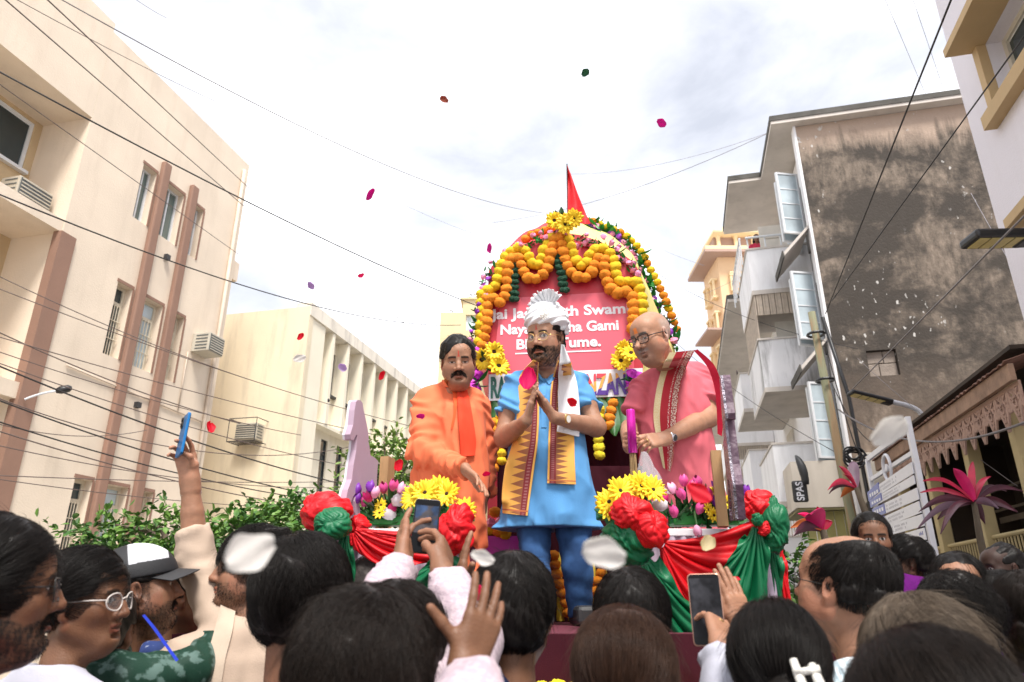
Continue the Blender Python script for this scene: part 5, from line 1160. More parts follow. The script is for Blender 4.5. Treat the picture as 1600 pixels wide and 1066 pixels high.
fan('green_drape', (1182, 818), [(1200, 850), (1199, 900), (1196, 945), (1172, 948), (1146, 942), (1130, 925), (1124, 905), (1140, 870), (1163, 835)], YF - .05, YF - .03, 6, .022, m_greenc, DR, seed=2)
fan('green_drape', (1006, 872), [(1032, 868), (1050, 905), (1070, 935), (1100, 962), (1105, 985), (1082, 995), (1050, 985), (1030, 965), (1018, 930), (1008, 900), (1000, 885)], YF - .05, YF - .03, 6, .020, m_greenc, DR, seed=3)
fan('green_drape', (1204, 840), [(1222, 850), (1222, 900), (1220, 950), (1206, 955), (1197, 940), (1197, 890)], YF + .08, YF + .12, 4, .02, m_greenc, DR, seed=4); fan('red_edge', (1214, 850), [(1222, 850), (1230, 900), (1236, 955), (1226, 958), (1219, 900)], YF + .12, YF + .15, 3, .015, m_redc, DR, nu=50, seed=5)
puff('green_rosette', 981, 838, YF, 36, 42, m_greenc, DR, 17, 1); puff('red_rosette', 986, 803, YF - .07, 31, 26, m_redc, DR, 13, 2); puff('red_rosette', 1016, 828, YF - .09, 25, 27, m_redc, DR, 13, 3)
puff('red_rosette', 1186, 793, YF + .0, 27, 24, m_redc, DR, 13, 4); puff('green_rosette', 1208, 822, YF - .02, 22, 38, m_greenc, DR, 15, 5); puff('green_knot', 1184, 812, YF - .09, 8, 10, m_greenc, DR, 8, 6); puff('red_knot', 1194, 826, YF - .07, 9, 10, m_redc, DR, 8, 7)
fan('red_swag', (549, 826), [(738, 822), (735, 850), (690, 872), (640, 884), (590, 880), (560, 860), (548, 845)], YF - .02, YF, 7, .020, m_redc, DL, seed=6)
fan('green_drape', (700, 850), [(722, 870), (716, 930), (700, 960), (672, 955), (650, 925), (655, 895), (680, 868)], YF - .02, YF, 5, .02, m_greenc, DL, seed=7)
fan('green_drape', (540, 830), [(552, 850), (556, 900), (545, 945), (520, 945), (512, 900), (522, 850)], YF - .02, YF, 4, .02, m_greenc, DL, seed=8)
puff('red_rosette', 508, 803, YF, 34, 31, m_redc, DL, 15, 8); puff('green_rosette', 520, 820, YF - .1, 28, 23, m_greenc, DL, 15, 9); puff('red_rosette', 712, 828, YF - .03, 26, 34, m_redc, DL, 15, 10); puff('red_rosette', 560, 822, YF + .05, 15, 15, m_redc, DL, 13, 11)
# horses: cut-out boards standing along the float's sides
HZ = [(290, 125), (305, 128), (318, 142), (321, 168), (335, 230), (349, 300), (353, 340), (350, 352), (356, 380), (362, 432), (385, 445), (405, 466), (402, 500), (398, 560), (395, 640), (408, 690), (430, 760), (432, 838), (416, 838), (410, 770), (388, 715), (375, 690), (360, 650), (345, 636), (322, 640), (300, 700), (304, 745), (318, 800), (320, 836), (300, 836), (290, 800), (274, 740), (272, 680), (288, 622), (262, 660), (252, 690), (257, 760), (264, 822), (244, 828), (236, 742), (227, 660), (236, 615), (258, 560), (268, 480), (283, 400), (290, 318), (282, 318), (268, 346), (252, 340), (249, 312), (266, 260), (274, 180), (282, 135)]
pD = at(556, 800, 3.0) @ NV
def onhorse(px, py): d = ray(px, py); return EYE + d * (pD / (d @ NV)) - np.array([0, 0, 0])
ho = [onhorse(470 + x * .2815, 570 + y * .2815) for x, y in HZ]; s_c = np.mean([h @ U for h in ho]); hol = [(h @ U - s_c, h[2]) for h in ho]
zmin = min(h[1] for h in hol); hol = [(a, zl + (z - zmin)) for a, z in hol]
def horse(D, lab, face, edge, sgn=1):
    h = root('horse_cutout', S(s_c, D, zl), lab, 'horse cut-out', 'painted horse boards on the float'); Mh = frame(S(s_c, D, 0), U, (0, 0, 1), NV)
    MB().prism(hol, .026, Mh).build('silhouette', face, h); MB().prism(hol, .010, frame(S(s_c, D - .0105, 0), U, (0, 0, 1), NV)).build('edging', edge, h)
    sm = s_c + max(a for a, z in hol); m = MB(); m.sbox(sm - .09, sm - .01, *((D + .03, D + .07) if sgn > 0 else (D - .06, D - .02)), zl, zl + (.34 if sgn > 0 else .30)); m.build('timber_brace', m_wood, h)
    m = MB(); m.lathe([(0, 0), (.008, 0), (.006, .003), (0, .004)], 10, frame(S(s_c - .36, D + .027, zl + (max(z for a, z in hol) - zl) * .86), U, (0, 0, 1), NV)); m.build('eye', m_dark, h); return h
horse(pD, 'pale lavender horse cut-out standing on the left table', mat('lavender_paint', (.42, .30, .38), .6, .06, 6), mat('white_foam_edge', (.68, .66, .72), .6, .1, 30))
horse(at(1141, 830, 3.05) @ NV, 'dark plum horse cut-out seen almost edge on at the right table', sgn=-1, face=mat('plum_paint', (.10, .05, .08), .5, .3, 12, bump=.4, bscale=40), edge=mat('crinkled_foil', (.25, .22, .26), .25, .6, 40, metal=.6, bump=.8, bscale=60))
# flower arrangements
m_tul = [mat('pink_tulip', (.72, .08, .30), .5, .2, 30), mat('magenta_tulip', (.60, .015, .16), .5, .2, 30), mat('purple_tulip', (.17, .02, .32), .5, .2, 30), mat('white_rose', (.78, .74, .78), .6, .05, 30), mat('pale_pink_tulip', (.78, .35, .52), .5, .2, 30)]
def tulip(mm):
    P = np.zeros((13, 7, 3))
    for i in range(13):
        for j in range(7): a, t = 2 * PI * i / 12, j / 6; r = .42 * math.sin(PI * (.12 + .70 * t)) * (1 + .10 * math.cos(3 * a)); P[i, j] = (r * math.cos(a), r * math.sin(a), -.5 + t * (1 + .12 * math.cos(3 * a)))
    return MB().grid(P).mesh('tulip', mm, True)
tul = [tulip(m) for m in m_tul]; tul[3] = ruff(1, 3, .2, 12, 9).mesh('rose', m_tul[3], True); dm = MB().lathe([(0, .1), (.2, .08), (.22, 0), (0, -.02)], 8).mesh('flower_centre', m_sunc)
def arrangement(lab, base, flowers, Y, nblade):
    g = root('flower_arrangement', base, lab, 'flower arrangement', 'flower arrangements on the side tables'); stem = MB(); base = np.array(base); mb = MB(); V = np.array([v.co for v in lm_g.vertices]); F_ = [tuple(p.vertices) for p in lm_g.polygons]
    for px, py, kind in flowers:
        p = at(px, py, Y + rng.uniform(-.12, -.04)); b = np.array([base[0] + (p[0] - base[0]) * .55, base[1], base[2] + .01]); stem.tube(bez(b, (b + p) / 2 + np.array([0, 0, .03]), p, 6), .004, 5)
        for _ in range(3):
            q = b + (p - b) * rng.uniform(.05, .45); d = unit((p - b) * .6 + rng.normal(size=3) * np.array([.12, .08, .05])); x, y, z = look(d); M = frame(q, x, z, -y, rng.uniform(.07, .12)); M = M @ Matrix.Diagonal((.5, 1, 1, 1)); mb.add([tuple(M @ Vector(v)) for v in V], F_)
        if kind == 'y': sunflower(g, p, (rng.normal() * .4, -1, .1 + rng.normal() * .3), .032, pm_l, dm, 9, 'daisy')
        elif kind == 'g': sunflower(g, p, (rng.normal() * .3, -1, .35), .062, pm_l, cen2, 15, 'gerbera')
        else:
            x, y, z = look(unit(np.array([rng.normal() * .3, rng.normal() * .3 - .2, 1]))); place('tulip' if kind != 3 else 'rose', tul[kind], frame(p, x, y, z, .047 if kind != 3 else .032), g)
    for _ in range(nblade):
        d = unit(np.array([rng.normal() * .5, rng.normal() * .3 - .2, 1])); x, y, z = look(d); M = frame(base + np.array([rng.normal() * .09, .03 + abs(rng.normal()) * .03, .0]), x, z, -y, rng.uniform(.08, .14)) @ Matrix.Diagonal((.5, 1, 1, 1)); mb.add([tuple(M @ Vector(v)) for v in V], F_)
    stem.build('stems', m_lf, g); mb.build('leaves', m_lf, g, True); MB().obox(base + np.array([0, 0, .03]), (1, 0, 0), (0, 1, 0), (0, 0, 1), .14, .05, .03).build('trough', m_lf2, g, bevel=.008); return g
z3 = lambda L: [(330 + x * .347, 440 + y * .347, k) for x, y, k in L]; z6 = lambda L: [(930 + x * .2813, 700 + y * .2813, k) for x, y, k in L]
arrangement('tulips and small yellow daisies in a trough on the left table beside the lavender horse', at(612, 822, YT + .15), z3([(657, 937, 2), (655, 975, 2), (718, 925, 2), (708, 968, 1), (775, 930, 0), (820, 918, 0), (855, 932, 4), (890, 950, 0), (845, 985, 3), (800, 1045, 3), (765, 1008, 'y'), (758, 1043, 'y'), (812, 1025, 1), (690, 990, 0), (740, 950, 4)]), YT + .12, 26)
arrangement('tulips, purple buds and yellow daisies in a trough on the right table', at(1100, 822, YT + .15), z6([(492, 183, 0), (570, 188, 0), (425, 228, 4), (480, 258, 0), (383, 282, 1), (437, 355, 0), (583, 338, 0), (597, 272, 1), (630, 258, 1), (678, 207, 2), (672, 297, 2), (835, 240, 2), (835, 268, 2), (628, 345, 'y'), (660, 375, 'y'), (733, 305, 'y'), (883, 325, 'y'), (870, 365, 'y'), (665, 245, 'y'), (360, 315, 3), (540, 215, 1), (800, 300, 2)]), YT + .10, 34)
g = arrangement('large yellow gerberas above the left rosette of the right table', at(985, 812, YT + .1), z6([(322, 232, 'g'), (255, 212, 'g'), (200, 225, 'g'), (140, 238, 'g'), (78, 300, 'g'), (66, 335, 'g')]), YT - .02, 0); arrangement('large yellow gerberas at the right end of the left table', at(690, 812, YT + .15), [(684, 764, 'g'), (664, 770, 'g'), (646, 776, 'g'), (698, 772, 'g'), (724, 800, 'g')], YT + .05, 0)
g = root('tulip', at(1092, 828, YT - .09), 'single pink tulip drooping over the edge of the right table', 'flower'); p = at(1090, 829, YT - .1); MB().tube(bez(at(1085, 800, YT + .05), at(1085, 800, YT - .09), p, 8), .004, 5).build('stem', m_lf, g); place('bloom', tul[4], frame(p, *look((.2, -.3, -1)), .042), g)

# ---------------------------------------------------------------- the three men on the float
DECK = 1.50
def stole_mat(name, kind):
    m = bpy.data.materials.new(name); m.use_nodes = True; nt = m.node_tree; N = nt.nodes.new; L = nt.links.new; b = nt.nodes['Principled BSDF']; b.inputs['Roughness'].default_value = .75; b.inputs['Sheen Weight'].default_value = .15
    a = N('ShaderNodeAttribute'); a.attribute_name = 'st'; sp = N('ShaderNodeSeparateXYZ'); L(a.outputs['Vector'], sp.inputs[0]); u, v = sp.outputs[0], sp.outputs[1]
    def M(op, x, y=0.0, z=None):
        n = N('ShaderNodeMath'); n.operation = op
        for i, q in enumerate((x, y) + ((z,) if z is not None else ())):
            if hasattr(q, 'default_value'): L(q, n.inputs[i])
            else: n.inputs[i].default_value = q
        return n.outputs[0]
    def mix(f, c1, c2):
        n = N('ShaderNodeMixRGB'); L(f, n.inputs[0])
        for i, c in ((1, c1), (2, c2)):
            if isinstance(c, tuple): n.inputs[i].default_value = (*c, 1)
            else: L(c, n.inputs[i])
        return n.outputs[0]
    band = lambda x, lo, hi: M('MULTIPLY', M('GREATER_THAN', x, lo), M('LESS_THAN', x, hi))
    if kind == 'temple':        # ochre with a row of brown triangles beside a maroon border
        tri = M('ABSOLUTE', M('SUBTRACT', M('FRACT', M('MULTIPLY', v, 23)), .5)); w = M('MULTIPLY', M('SUBTRACT', .5, tri), .9)
        t = M('GREATER_THAN', M('ADD', u, w), .70 + .0); t = M('MULTIPLY', t, M('LESS_THAN', u, .70))
        c = mix(t, (.72, .36, .065), (.27, .09, .035)); c = mix(band(u, .70, .93), c, (.19, .012, .016)); c = mix(M('MULTIPLY', band(u, .76, .87), M('GREATER_THAN', M('FRACT', M('MULTIPLY', v, 60)), .5)), c, (.30, .10, .10))
        c = mix(M('GREATER_THAN', u, .95), c, (.75, .40, .08)); c = mix(band(v, .955, .968), c, (.45, .12, .04))
    else:                        # red stole, cream gold borders and rows of small woven script
        n = N('ShaderNodeTexNoise'); n.inputs['Scale'].default_value = 1; n.inputs['Detail'].default_value = 3; cb = N('ShaderNodeCombineXYZ'); L(M('MULTIPLY', u, 26), cb.inputs[0]); L(M('MULTIPLY', v, 90), cb.inputs[1]); L(cb.outputs[0], n.inputs['Vector'])
        ink = M('GREATER_THAN', n.outputs[0], .52)
        c = mix(M('LESS_THAN', u, .27), (.42, .006, .018), (.66, .52, .27)); c = mix(M('MULTIPLY', M('LESS_THAN', u, .27), ink), c, (.70, .60, .36))
        c = mix(M('MULTIPLY', band(u, .60, .66), ink), c, (.75, .62, .55)); c = mix(band(u, .72, .97), c, (.30, .03, .03)); c = mix(M('MULTIPLY', band(u, .73, .96), ink), c, (.72, .62, .50))
    L(c, b.inputs['Base Color']); MATS[name] = m; return m
def watch(par, Wp, D, m_strap, m_face, r=.030, face_n=None, fr=.017):
    mb = MB(); x, y, z = look(D); C0 = np.array(Wp)
    mb.grid(np.array([[C0 + (x * math.cos(a) + y * math.sin(a) * .82) * (r + .002 * (k in (1, 2))) + z * q for k, q in enumerate((-.009, -.008, .008, .009))] for a in np.linspace(0, 2 * PI, 25)[:-1]]), True)
    w = mb.build('wristwatch', m_strap, par, True); n = unit(face_n - z * (face_n @ z)) if face_n is not None else y; c = C0 + n * (r * .95); a1, a2, a3 = look(n)
    mb = MB(); M = frame(c, a1, a2, a3); mb.lathe([(0, 0), (fr, 0), (fr, .006), (fr * .85, .008), (0, .008)], 20, M); mb.build('watch_case', m_strap, w); mb = MB(); mb.lathe([(fr * .8, .0085), (0, .0087)], 20, M); mb.build('watch_face', m_face, w)
m_gold = mat('gold', (.75, .52, .2), .3, .1, 20, metal=1); m_silver = mat('silver', (.75, .75, .75), .25, .1, 20, metal=1); m_whitecl = cloth('white_cotton', (.74, .74, .76))
def ring(par, a, b, r, m=None, t=.0022):
    mb = MB(); x, y, z = look(np.array(b) - np.array(a)); c = (np.array(a) + np.array(b)) / 2; mb.tube([c + (x * math.cos(q) + y * math.sin(q)) * r for q in np.linspace(0, 2 * PI, 15)], t, 6, False); mb.build('ring', m or m_gold, par, True)

def blue_man():
    sk = (.33, .175, .11); H = at(853, 529, 3.45); O = at(856, 592, 3.55); Rb = rotm(188); hs = 1.12; Rh = headset(H, -153, -12, -3)
    P = root('person', (O[0], O[1], DECK), 'bearded man in blue kurta, white turban and ochre scarf, palms joined on the float', 'person')
    V, Q, C = head_mesh(.003, neck=Rh.T @ (O + np.array([0, 0, .0]) - H) / hs, fat=.006, beard=(.92, -.02), tache=.95, skin=sk, brow=(.008, .006, .005), tilak=((.45, .03, .02), .006, .032, .052), jaw=1.15, look_=(-.003, .0))
    Vl = V; V = V * hs @ Rh.T + H; stubble(P, V, Vl, Rh, m_hair, 'beard', 3600, .0035); stubble(P, V, Vl, Rh, m_hair, 'tache', 1300, .0055); parts = [(V, Q, C), core(O, Rb, skin=sk)]
    shR, shL = at(805, 602, 3.56), at(901, 600, 3.58); eR, wR = at(787, 684, 3.5), at(822, 658, 3.24); eL, wL = at(932, 668, 3.5), at(867, 653, 3.22)
    tip = at(838, 613, 3.19); cx = np.array([1.0, .05, 0])
    parts.append(arm_mesh(eR, wR, (tip + np.array([-.012, 0, 0])) - wR, cx, 1, 1.08, .0035, sk, curl=(.04, .05, .05, .08), spread=.02, thumb='along', shoulder=shR, r0=.043, rs=.05))
    parts.append(arm_mesh(eL, wL, (tip + np.array([.012, 0, 0])) - wL, -cx, -1, 1.08, .0035, sk, curl=(.04, .05, .05, .08), spread=.02, thumb='along', shoulder=shL, r0=.043, rs=.05))
    put('body', np_mesh('body', *joinparts(parts)[:2], m_skin, joinparts(parts)[2]), P)
    hair(P, H, Rh, hs, m_hair, 'short', .006, 0, th=.008, hairline=.05)
    glasses(P, H, Rh, hs, m_gold, rim=.0011, w=.024, hh=.020)
    mk = cloth('blue_kurta_cotton', (.10, .29, .56), var=.06)
    zh = at(850, 824, 3.42)[2] - O[2]
    T = [(.05, 0, -.03, .062, .06), (0, 0, -.03, .13, .08), (-.04, 0, -.02, .18, .11), (-.10, 0, 0, .19, .135), (-.25, 0, .015, .195, .155), (-.42, 0, .03, .20, .175), (-.55, 0, .03, .215, .18), (-.75, .01, .02, .242, .185), (zh, .01, .01, .268, .19)]
    _, Vk, Qk = garment('kurta', P, mk, O, Rb, T, [([shR, (shR + eR) / 2 + (eR - shR) * .08], [.066, .078]), ([shL, (shL + eL) / 2 + (eL - shL) * .10], [.064, .080])], .0078, .0085, 13, skirt=1, neck=(O + np.array([0, -.06, .05]), (.065, .07, .06)))
    b = bvh_of(Vk, Qk)
    # shirt collar, placket and buttons
    for s, q in ((-1, [(846, 588), (840, 580), (843, 592), (851, 598)]), (1, [(853, 594), (872, 572), (874, 585), (858, 601)])):
        pts = [onto(b, *p, off=.014) for p in q]; pts = [p for p in pts if p is not None]
        if len(pts) == 4: mb = MB(); n = -unit(pts[0] - EYE) * -.006; mb.hexa([*pts, *[p + n for p in pts]]); mb.build('collar', mk, P)
    pl = ribbon(b, [(846, 598), (845, 630), (846, 668)], [(854, 598), (853, 630), (854, 668)], 3.4, 14, 3, off=.006); uvmesh('placket', pl, mk, .003, P)
    for y in (602, 618, 634):
        p = onto(b, 850, y, .013)
        if p is not None: mb = MB(); mb.lathe([(0, -.003), (.007, -.002), (.007, .002), (0, .003)], 12, frame(p, *look(unit(EYE - p)))); mb.build('button', mat('blue_button', (.2, .45, .8), .3), P)
    ms = stole_mat('ochre_scarf_weave', 'temple')
    L1 = ribbon(b, [(834, 562), (812, 588), (807, 625), (807, 656), (801, 690), (790, 730), (785, 771), (785, 802)], [(841, 566), (841, 592), (842, 620), (842, 650), (840, 690), (835, 727), (829, 771), (824, 806)], 3.35, 46, 9, off=.016); uvmesh('scarf', L1, ms, .005, P)
    L2 = ribbon(b, [(893, 566), (893, 599), (893, 640), (897, 683), (898, 720), (900, 757)], [(872, 563), (862, 599), (859, 640), (857, 683), (856, 720), (855, 755)], 3.35, 40, 9, off=.016); uvmesh('scarf', L2[::1], ms, -.005, P)
    wc = ribbon(b, [(877, 538), (874, 570), (873, 609), (873, 645), (870, 674)], [(881, 540), (892, 566), (902, 602), (906, 643), (905, 682)], 3.35, 36, 11, off=.040, wave=.012); uvmesh('turban_tail', wc, m_whitecl, .006, P)
    # turban: wound folds, pleated crest, beaded brooch
    g = SDF((-.16, -.18, -.03), (.16, .17, .24), .004); wr = lambda P_: .0036 * np.sin((P_[..., 2] * 1.0 + P_[..., 0] * .45 * np.sign(P_[..., 1] + .02) + .25 * P_[..., 1] * 0) * 210 + sn(P_, 14) * 1.2) + .003 * sn(P_, 50)
    g.ell((0, -.02, .082), (.105, .122, .058), .01, dn=wr); g.ell((.004, -.03, .125), (.088, .10, .058), .03, dn=wr); g.ell((0, -.055, .04), (.093, .092, .045), .02, dn=wr)
    g.fn((-.2, -.2, -.2), (.2, .2, .3), lambda P_: np.maximum(P_[..., 2] - (.034 + .018 * np.abs(P_[..., 0]) / .1 * -1 + .012 * np.sign(P_[..., 1])), .02 - P_[..., 1]), .01, '-')
    V, Q = g.net(); tb = put('turban', np_mesh('turban', V * hs @ Rh.T + H, Q, m_whitecl), P)
    nf = 84; pts = np.zeros((nf, 9, 3))
    for i in range(nf):
        a = R(-88 + 150 * i / (nf - 1)); z = .009 * math.sin(i * 2 * PI / 9) * (1 + .3 * math.sin(i * .7))
        for j in range(9):
            r_ = (.02 + .092 * j / 8) * (1 + .05 * math.sin(i * .9) + .03 * math.sin(i * 2.7) * j / 8); pts[i, j] = (-.020 - math.sin(-a) * r_ * -.86, -.015 + z * (.3 + j / 8) + .03 * j / 8, .142 + math.cos(a) * r_ * .80)
    pts[:, :, 0] *= 1.0; mb = MB().slab(pts @ Rh.T * hs + H, .004); mb.build('crest', m_whitecl, tb, True)
    bead = MB().lathe([(0, -.005), (.004, -.003), (.005, 0), (.004, .003), (0, .005)], 8).mesh('bead', mat('pearl', (.8, .76, .68), .25, .05, 8), True)
    for k in range(26):
        a = k * 2.4; r_ = .0042 * math.sqrt(k); p = np.array([-.045 + r_ * math.cos(a), .098 - .02 * abs(r_) * 8 * 0, .10 + r_ * math.sin(a) * 1.3]); p[1] = -.02 + .122 * math.sqrt(max(.05, 1 - (p[0] / .105) ** 2 - ((p[2] - .082) / .085) ** 2)) + .008
        place('bead', bead, frame(H + Rh @ (p * hs), *look(Rh[:, 1]), .75), P)
    watch(P, wL + (eL - wL) * .16, eL - wL, m_gold, mat('watch_dial', (.7, .68, .62), .2), .033, np.array([-.1, -1, -.1]), .022)
    ring(P, wL + (tip - wL) * .62 + np.array([.012, -.02, -.01]), wL + (tip - wL) * .68 + np.array([.012, -.02, -.01]), .011)
    mj = cloth('denim', (.020, .052, .135), .85, .3, 14, bump=.25, bscale=500, two=(.035, .09, .22), two_scale=6)
    D_ = lambda x, y, Y: at(x, y, Y); g = SDF((O[0] - .4, 3.1, DECK + .02), (O[0] + .45, 3.95, 2.45), .014)
    wob = lambda P_: 0
    g.chain([at(832, 800, 3.52), at(834, 830, 3.5), at(836, 900, 3.45), at(840, 985, 3.5)], [.10, .082, .070, .060], .02); g.chain([at(893, 800, 3.52), at(896, 830, 3.5), at(902, 890, 3.46), at(906, 965, 3.5)], [.10, .084, .072, .058], .02)
    V, Q = g.net(); V = V + (.003 * np.sin(V[:, 2] * 85 + 4 * sn(V, 9)) * sstep(.35, .1, np.abs(V[:, 2] - 1.72)) + .0045 * np.abs(sn(V @ CREASE, 20)))[:, None] * np.array([.7, -.7, 0]); put('jeans', np_mesh('jeans', V, Q, mj), P)
    for x, y in ((846, 992), (910, 974)):
        c = at(x, y, 3.46); mb = MB(); mb.obox((c[0], c[1], DECK + .045), (1, .1, 0), (-.1, 1, 0), (0, 0, 1), .045, .125, .043); mb.build('shoe', m_dark, P, bevel=.02)
blue_man()

def orange_man():
    sk = (.34, .172, .104); H = at(716, 566, 3.5); O = at(709, 616, 3.6); Rb = rotm(168); hs = 1.07; Rh = headset(H, 179, -17, 3)
    P = root('person', (O[0], O[1], DECK), 'moustached man in long salmon orange kurta with red scarf, reaching down on the float', 'person')
    V, Q, C = head_mesh(.003, neck=Rh.T @ (O + np.array([0, 0, .0]) - H) / hs, fat=.007, tache=1.0, skin=sk, brow=(.008, .006, .005), tilak=((.5, .04, .02), .005, .024, .052), eye='half', jaw=1.15, shave=.45)
    Vl = V; V = V * hs @ Rh.T + H; stubble(P, V, Vl, Rh, m_hair, 'beard', 3600, .0035); stubble(P, V, Vl, Rh, m_hair, 'tache', 1300, .0055); parts = [(V, Q, C), core(O, Rb, skin=sk)]
    sR, sL = at(667, 632, 3.58), at(742, 634, 3.68); eR, wR = at(661, 706, 3.46), at(727, 733, 3.26); eL, wL = at(757, 705, 3.72), at(758, 772, 3.66)
    parts.append(arm_mesh(eR, wR, at(757, 757, 3.2) - wR, np.array([-.25, -.3, -.9]), 1, 1.05, .0035, sk, curl=(.15, .22, .25, .3), spread=.12, thumb='wide', r0=.034))
    parts.append(arm_mesh(eL, wL, np.array([-.05, -.05, -1]), np.array([-1, 0, 0]), -1, 1.05, .004, sk, curl=(.3, .35, .4, .4)))
    J = joinparts(parts); put('body', np_mesh('body', J[0], J[1], m_skin, J[2]), P)
    hair(P, H, Rh, hs, m_hair, 'short', .005, 700, th=.016, hairline=.052, length=.05, seed=3, bulk=(1.0, 1, 1.04), sweep=(.03, -.1, .02))
    mk = cloth('salmon_kurta_cotton', (.78, .18, .08), var=.06); zf = DECK - O[2] + .2
    T = [(.055, 0, -.02, .066, .062), (.0, 0, -.03, .13, .08), (-.04, 0, -.02, .17, .115), (-.10, 0, 0, .185, .14), (-.25, 0, .01, .185, .155), (-.42, 0, .025, .19, .165), (-.58, .01, .02, .195, .16), (-.8, .02, .01, .20, .15), (zf, .03, 0, .215, .155)]
    _, Vk, Qk = garment('kurta', P, mk, O, Rb, T, [([sR, eR, wR + (eR - wR) * .04], [.088, .074, .048]), ([sL, eL, wL], [.08, .07, .05])], .0078, .010, 15, skirt=1, neck=(O + np.array([.02, -.07, .06]), (.055, .06, .05)))
    ck = O + np.array([.012, -.01, .055]); g = SDF(ck - .13, ck + .13, .005)
    Rc = rotm(172, 0, 2); g.fn(ck - .12, ck + .12, lambda P_: np.maximum(np.abs(np.sqrt(((P_ - ck) @ Rc)[..., 0] ** 2 / .072 ** 2 + ((P_ - ck) @ Rc)[..., 1] ** 2 / .068 ** 2) - 1) * .07 - .005, np.abs(((P_ - ck) @ Rc)[..., 2] + .25 * ((P_ - ck) @ Rc)[..., 1]) - .022)); V, Q = g.net(); put('collar', np_mesh('collar', V, Q, mk), P)
    b = bvh_of(Vk, Qk); mred = cloth('vermilion_scarf_cloth', (.78, .06, .025)); mpk = cloth('orange_red_lining', (.75, .10, .03))
    uvmesh('scarf', ribbon(b, [(727, 602), (733, 625), (739, 660), (743, 690), (741, 712)], [(714, 608), (715, 630), (717, 660), (719, 690), (720, 714)], 3.4, 30, 8, off=.022, wave=.006), mred, .005, P)
    uvmesh('placket', ribbon(b, [(716, 610), (713, 640), (707, 672)], [(706, 598), (709, 640), (705, 666)], 3.4, 16, 4, off=.01), mpk, .003, P)
    uvmesh('neck_trim', ribbon(b, [(696, 590), (704, 602), (712, 612)], [(693, 594), (702, 607), (710, 618)], 3.45, 10, 3, off=.014), m_gold, .002, P)
    ring(P, wR + (at(757, 757, 3.2) - wR) * .68 + np.array([0, 0, -.004]), wR + (at(757, 757, 3.2) - wR) * .72 + np.array([0, 0, -.004]), .0115)
    lower_body(P, O, Rb, cloth('maroon_trousers', (.10, .02, .04)), hip=-.66, ground=DECK, spread=.07)
orange_man()

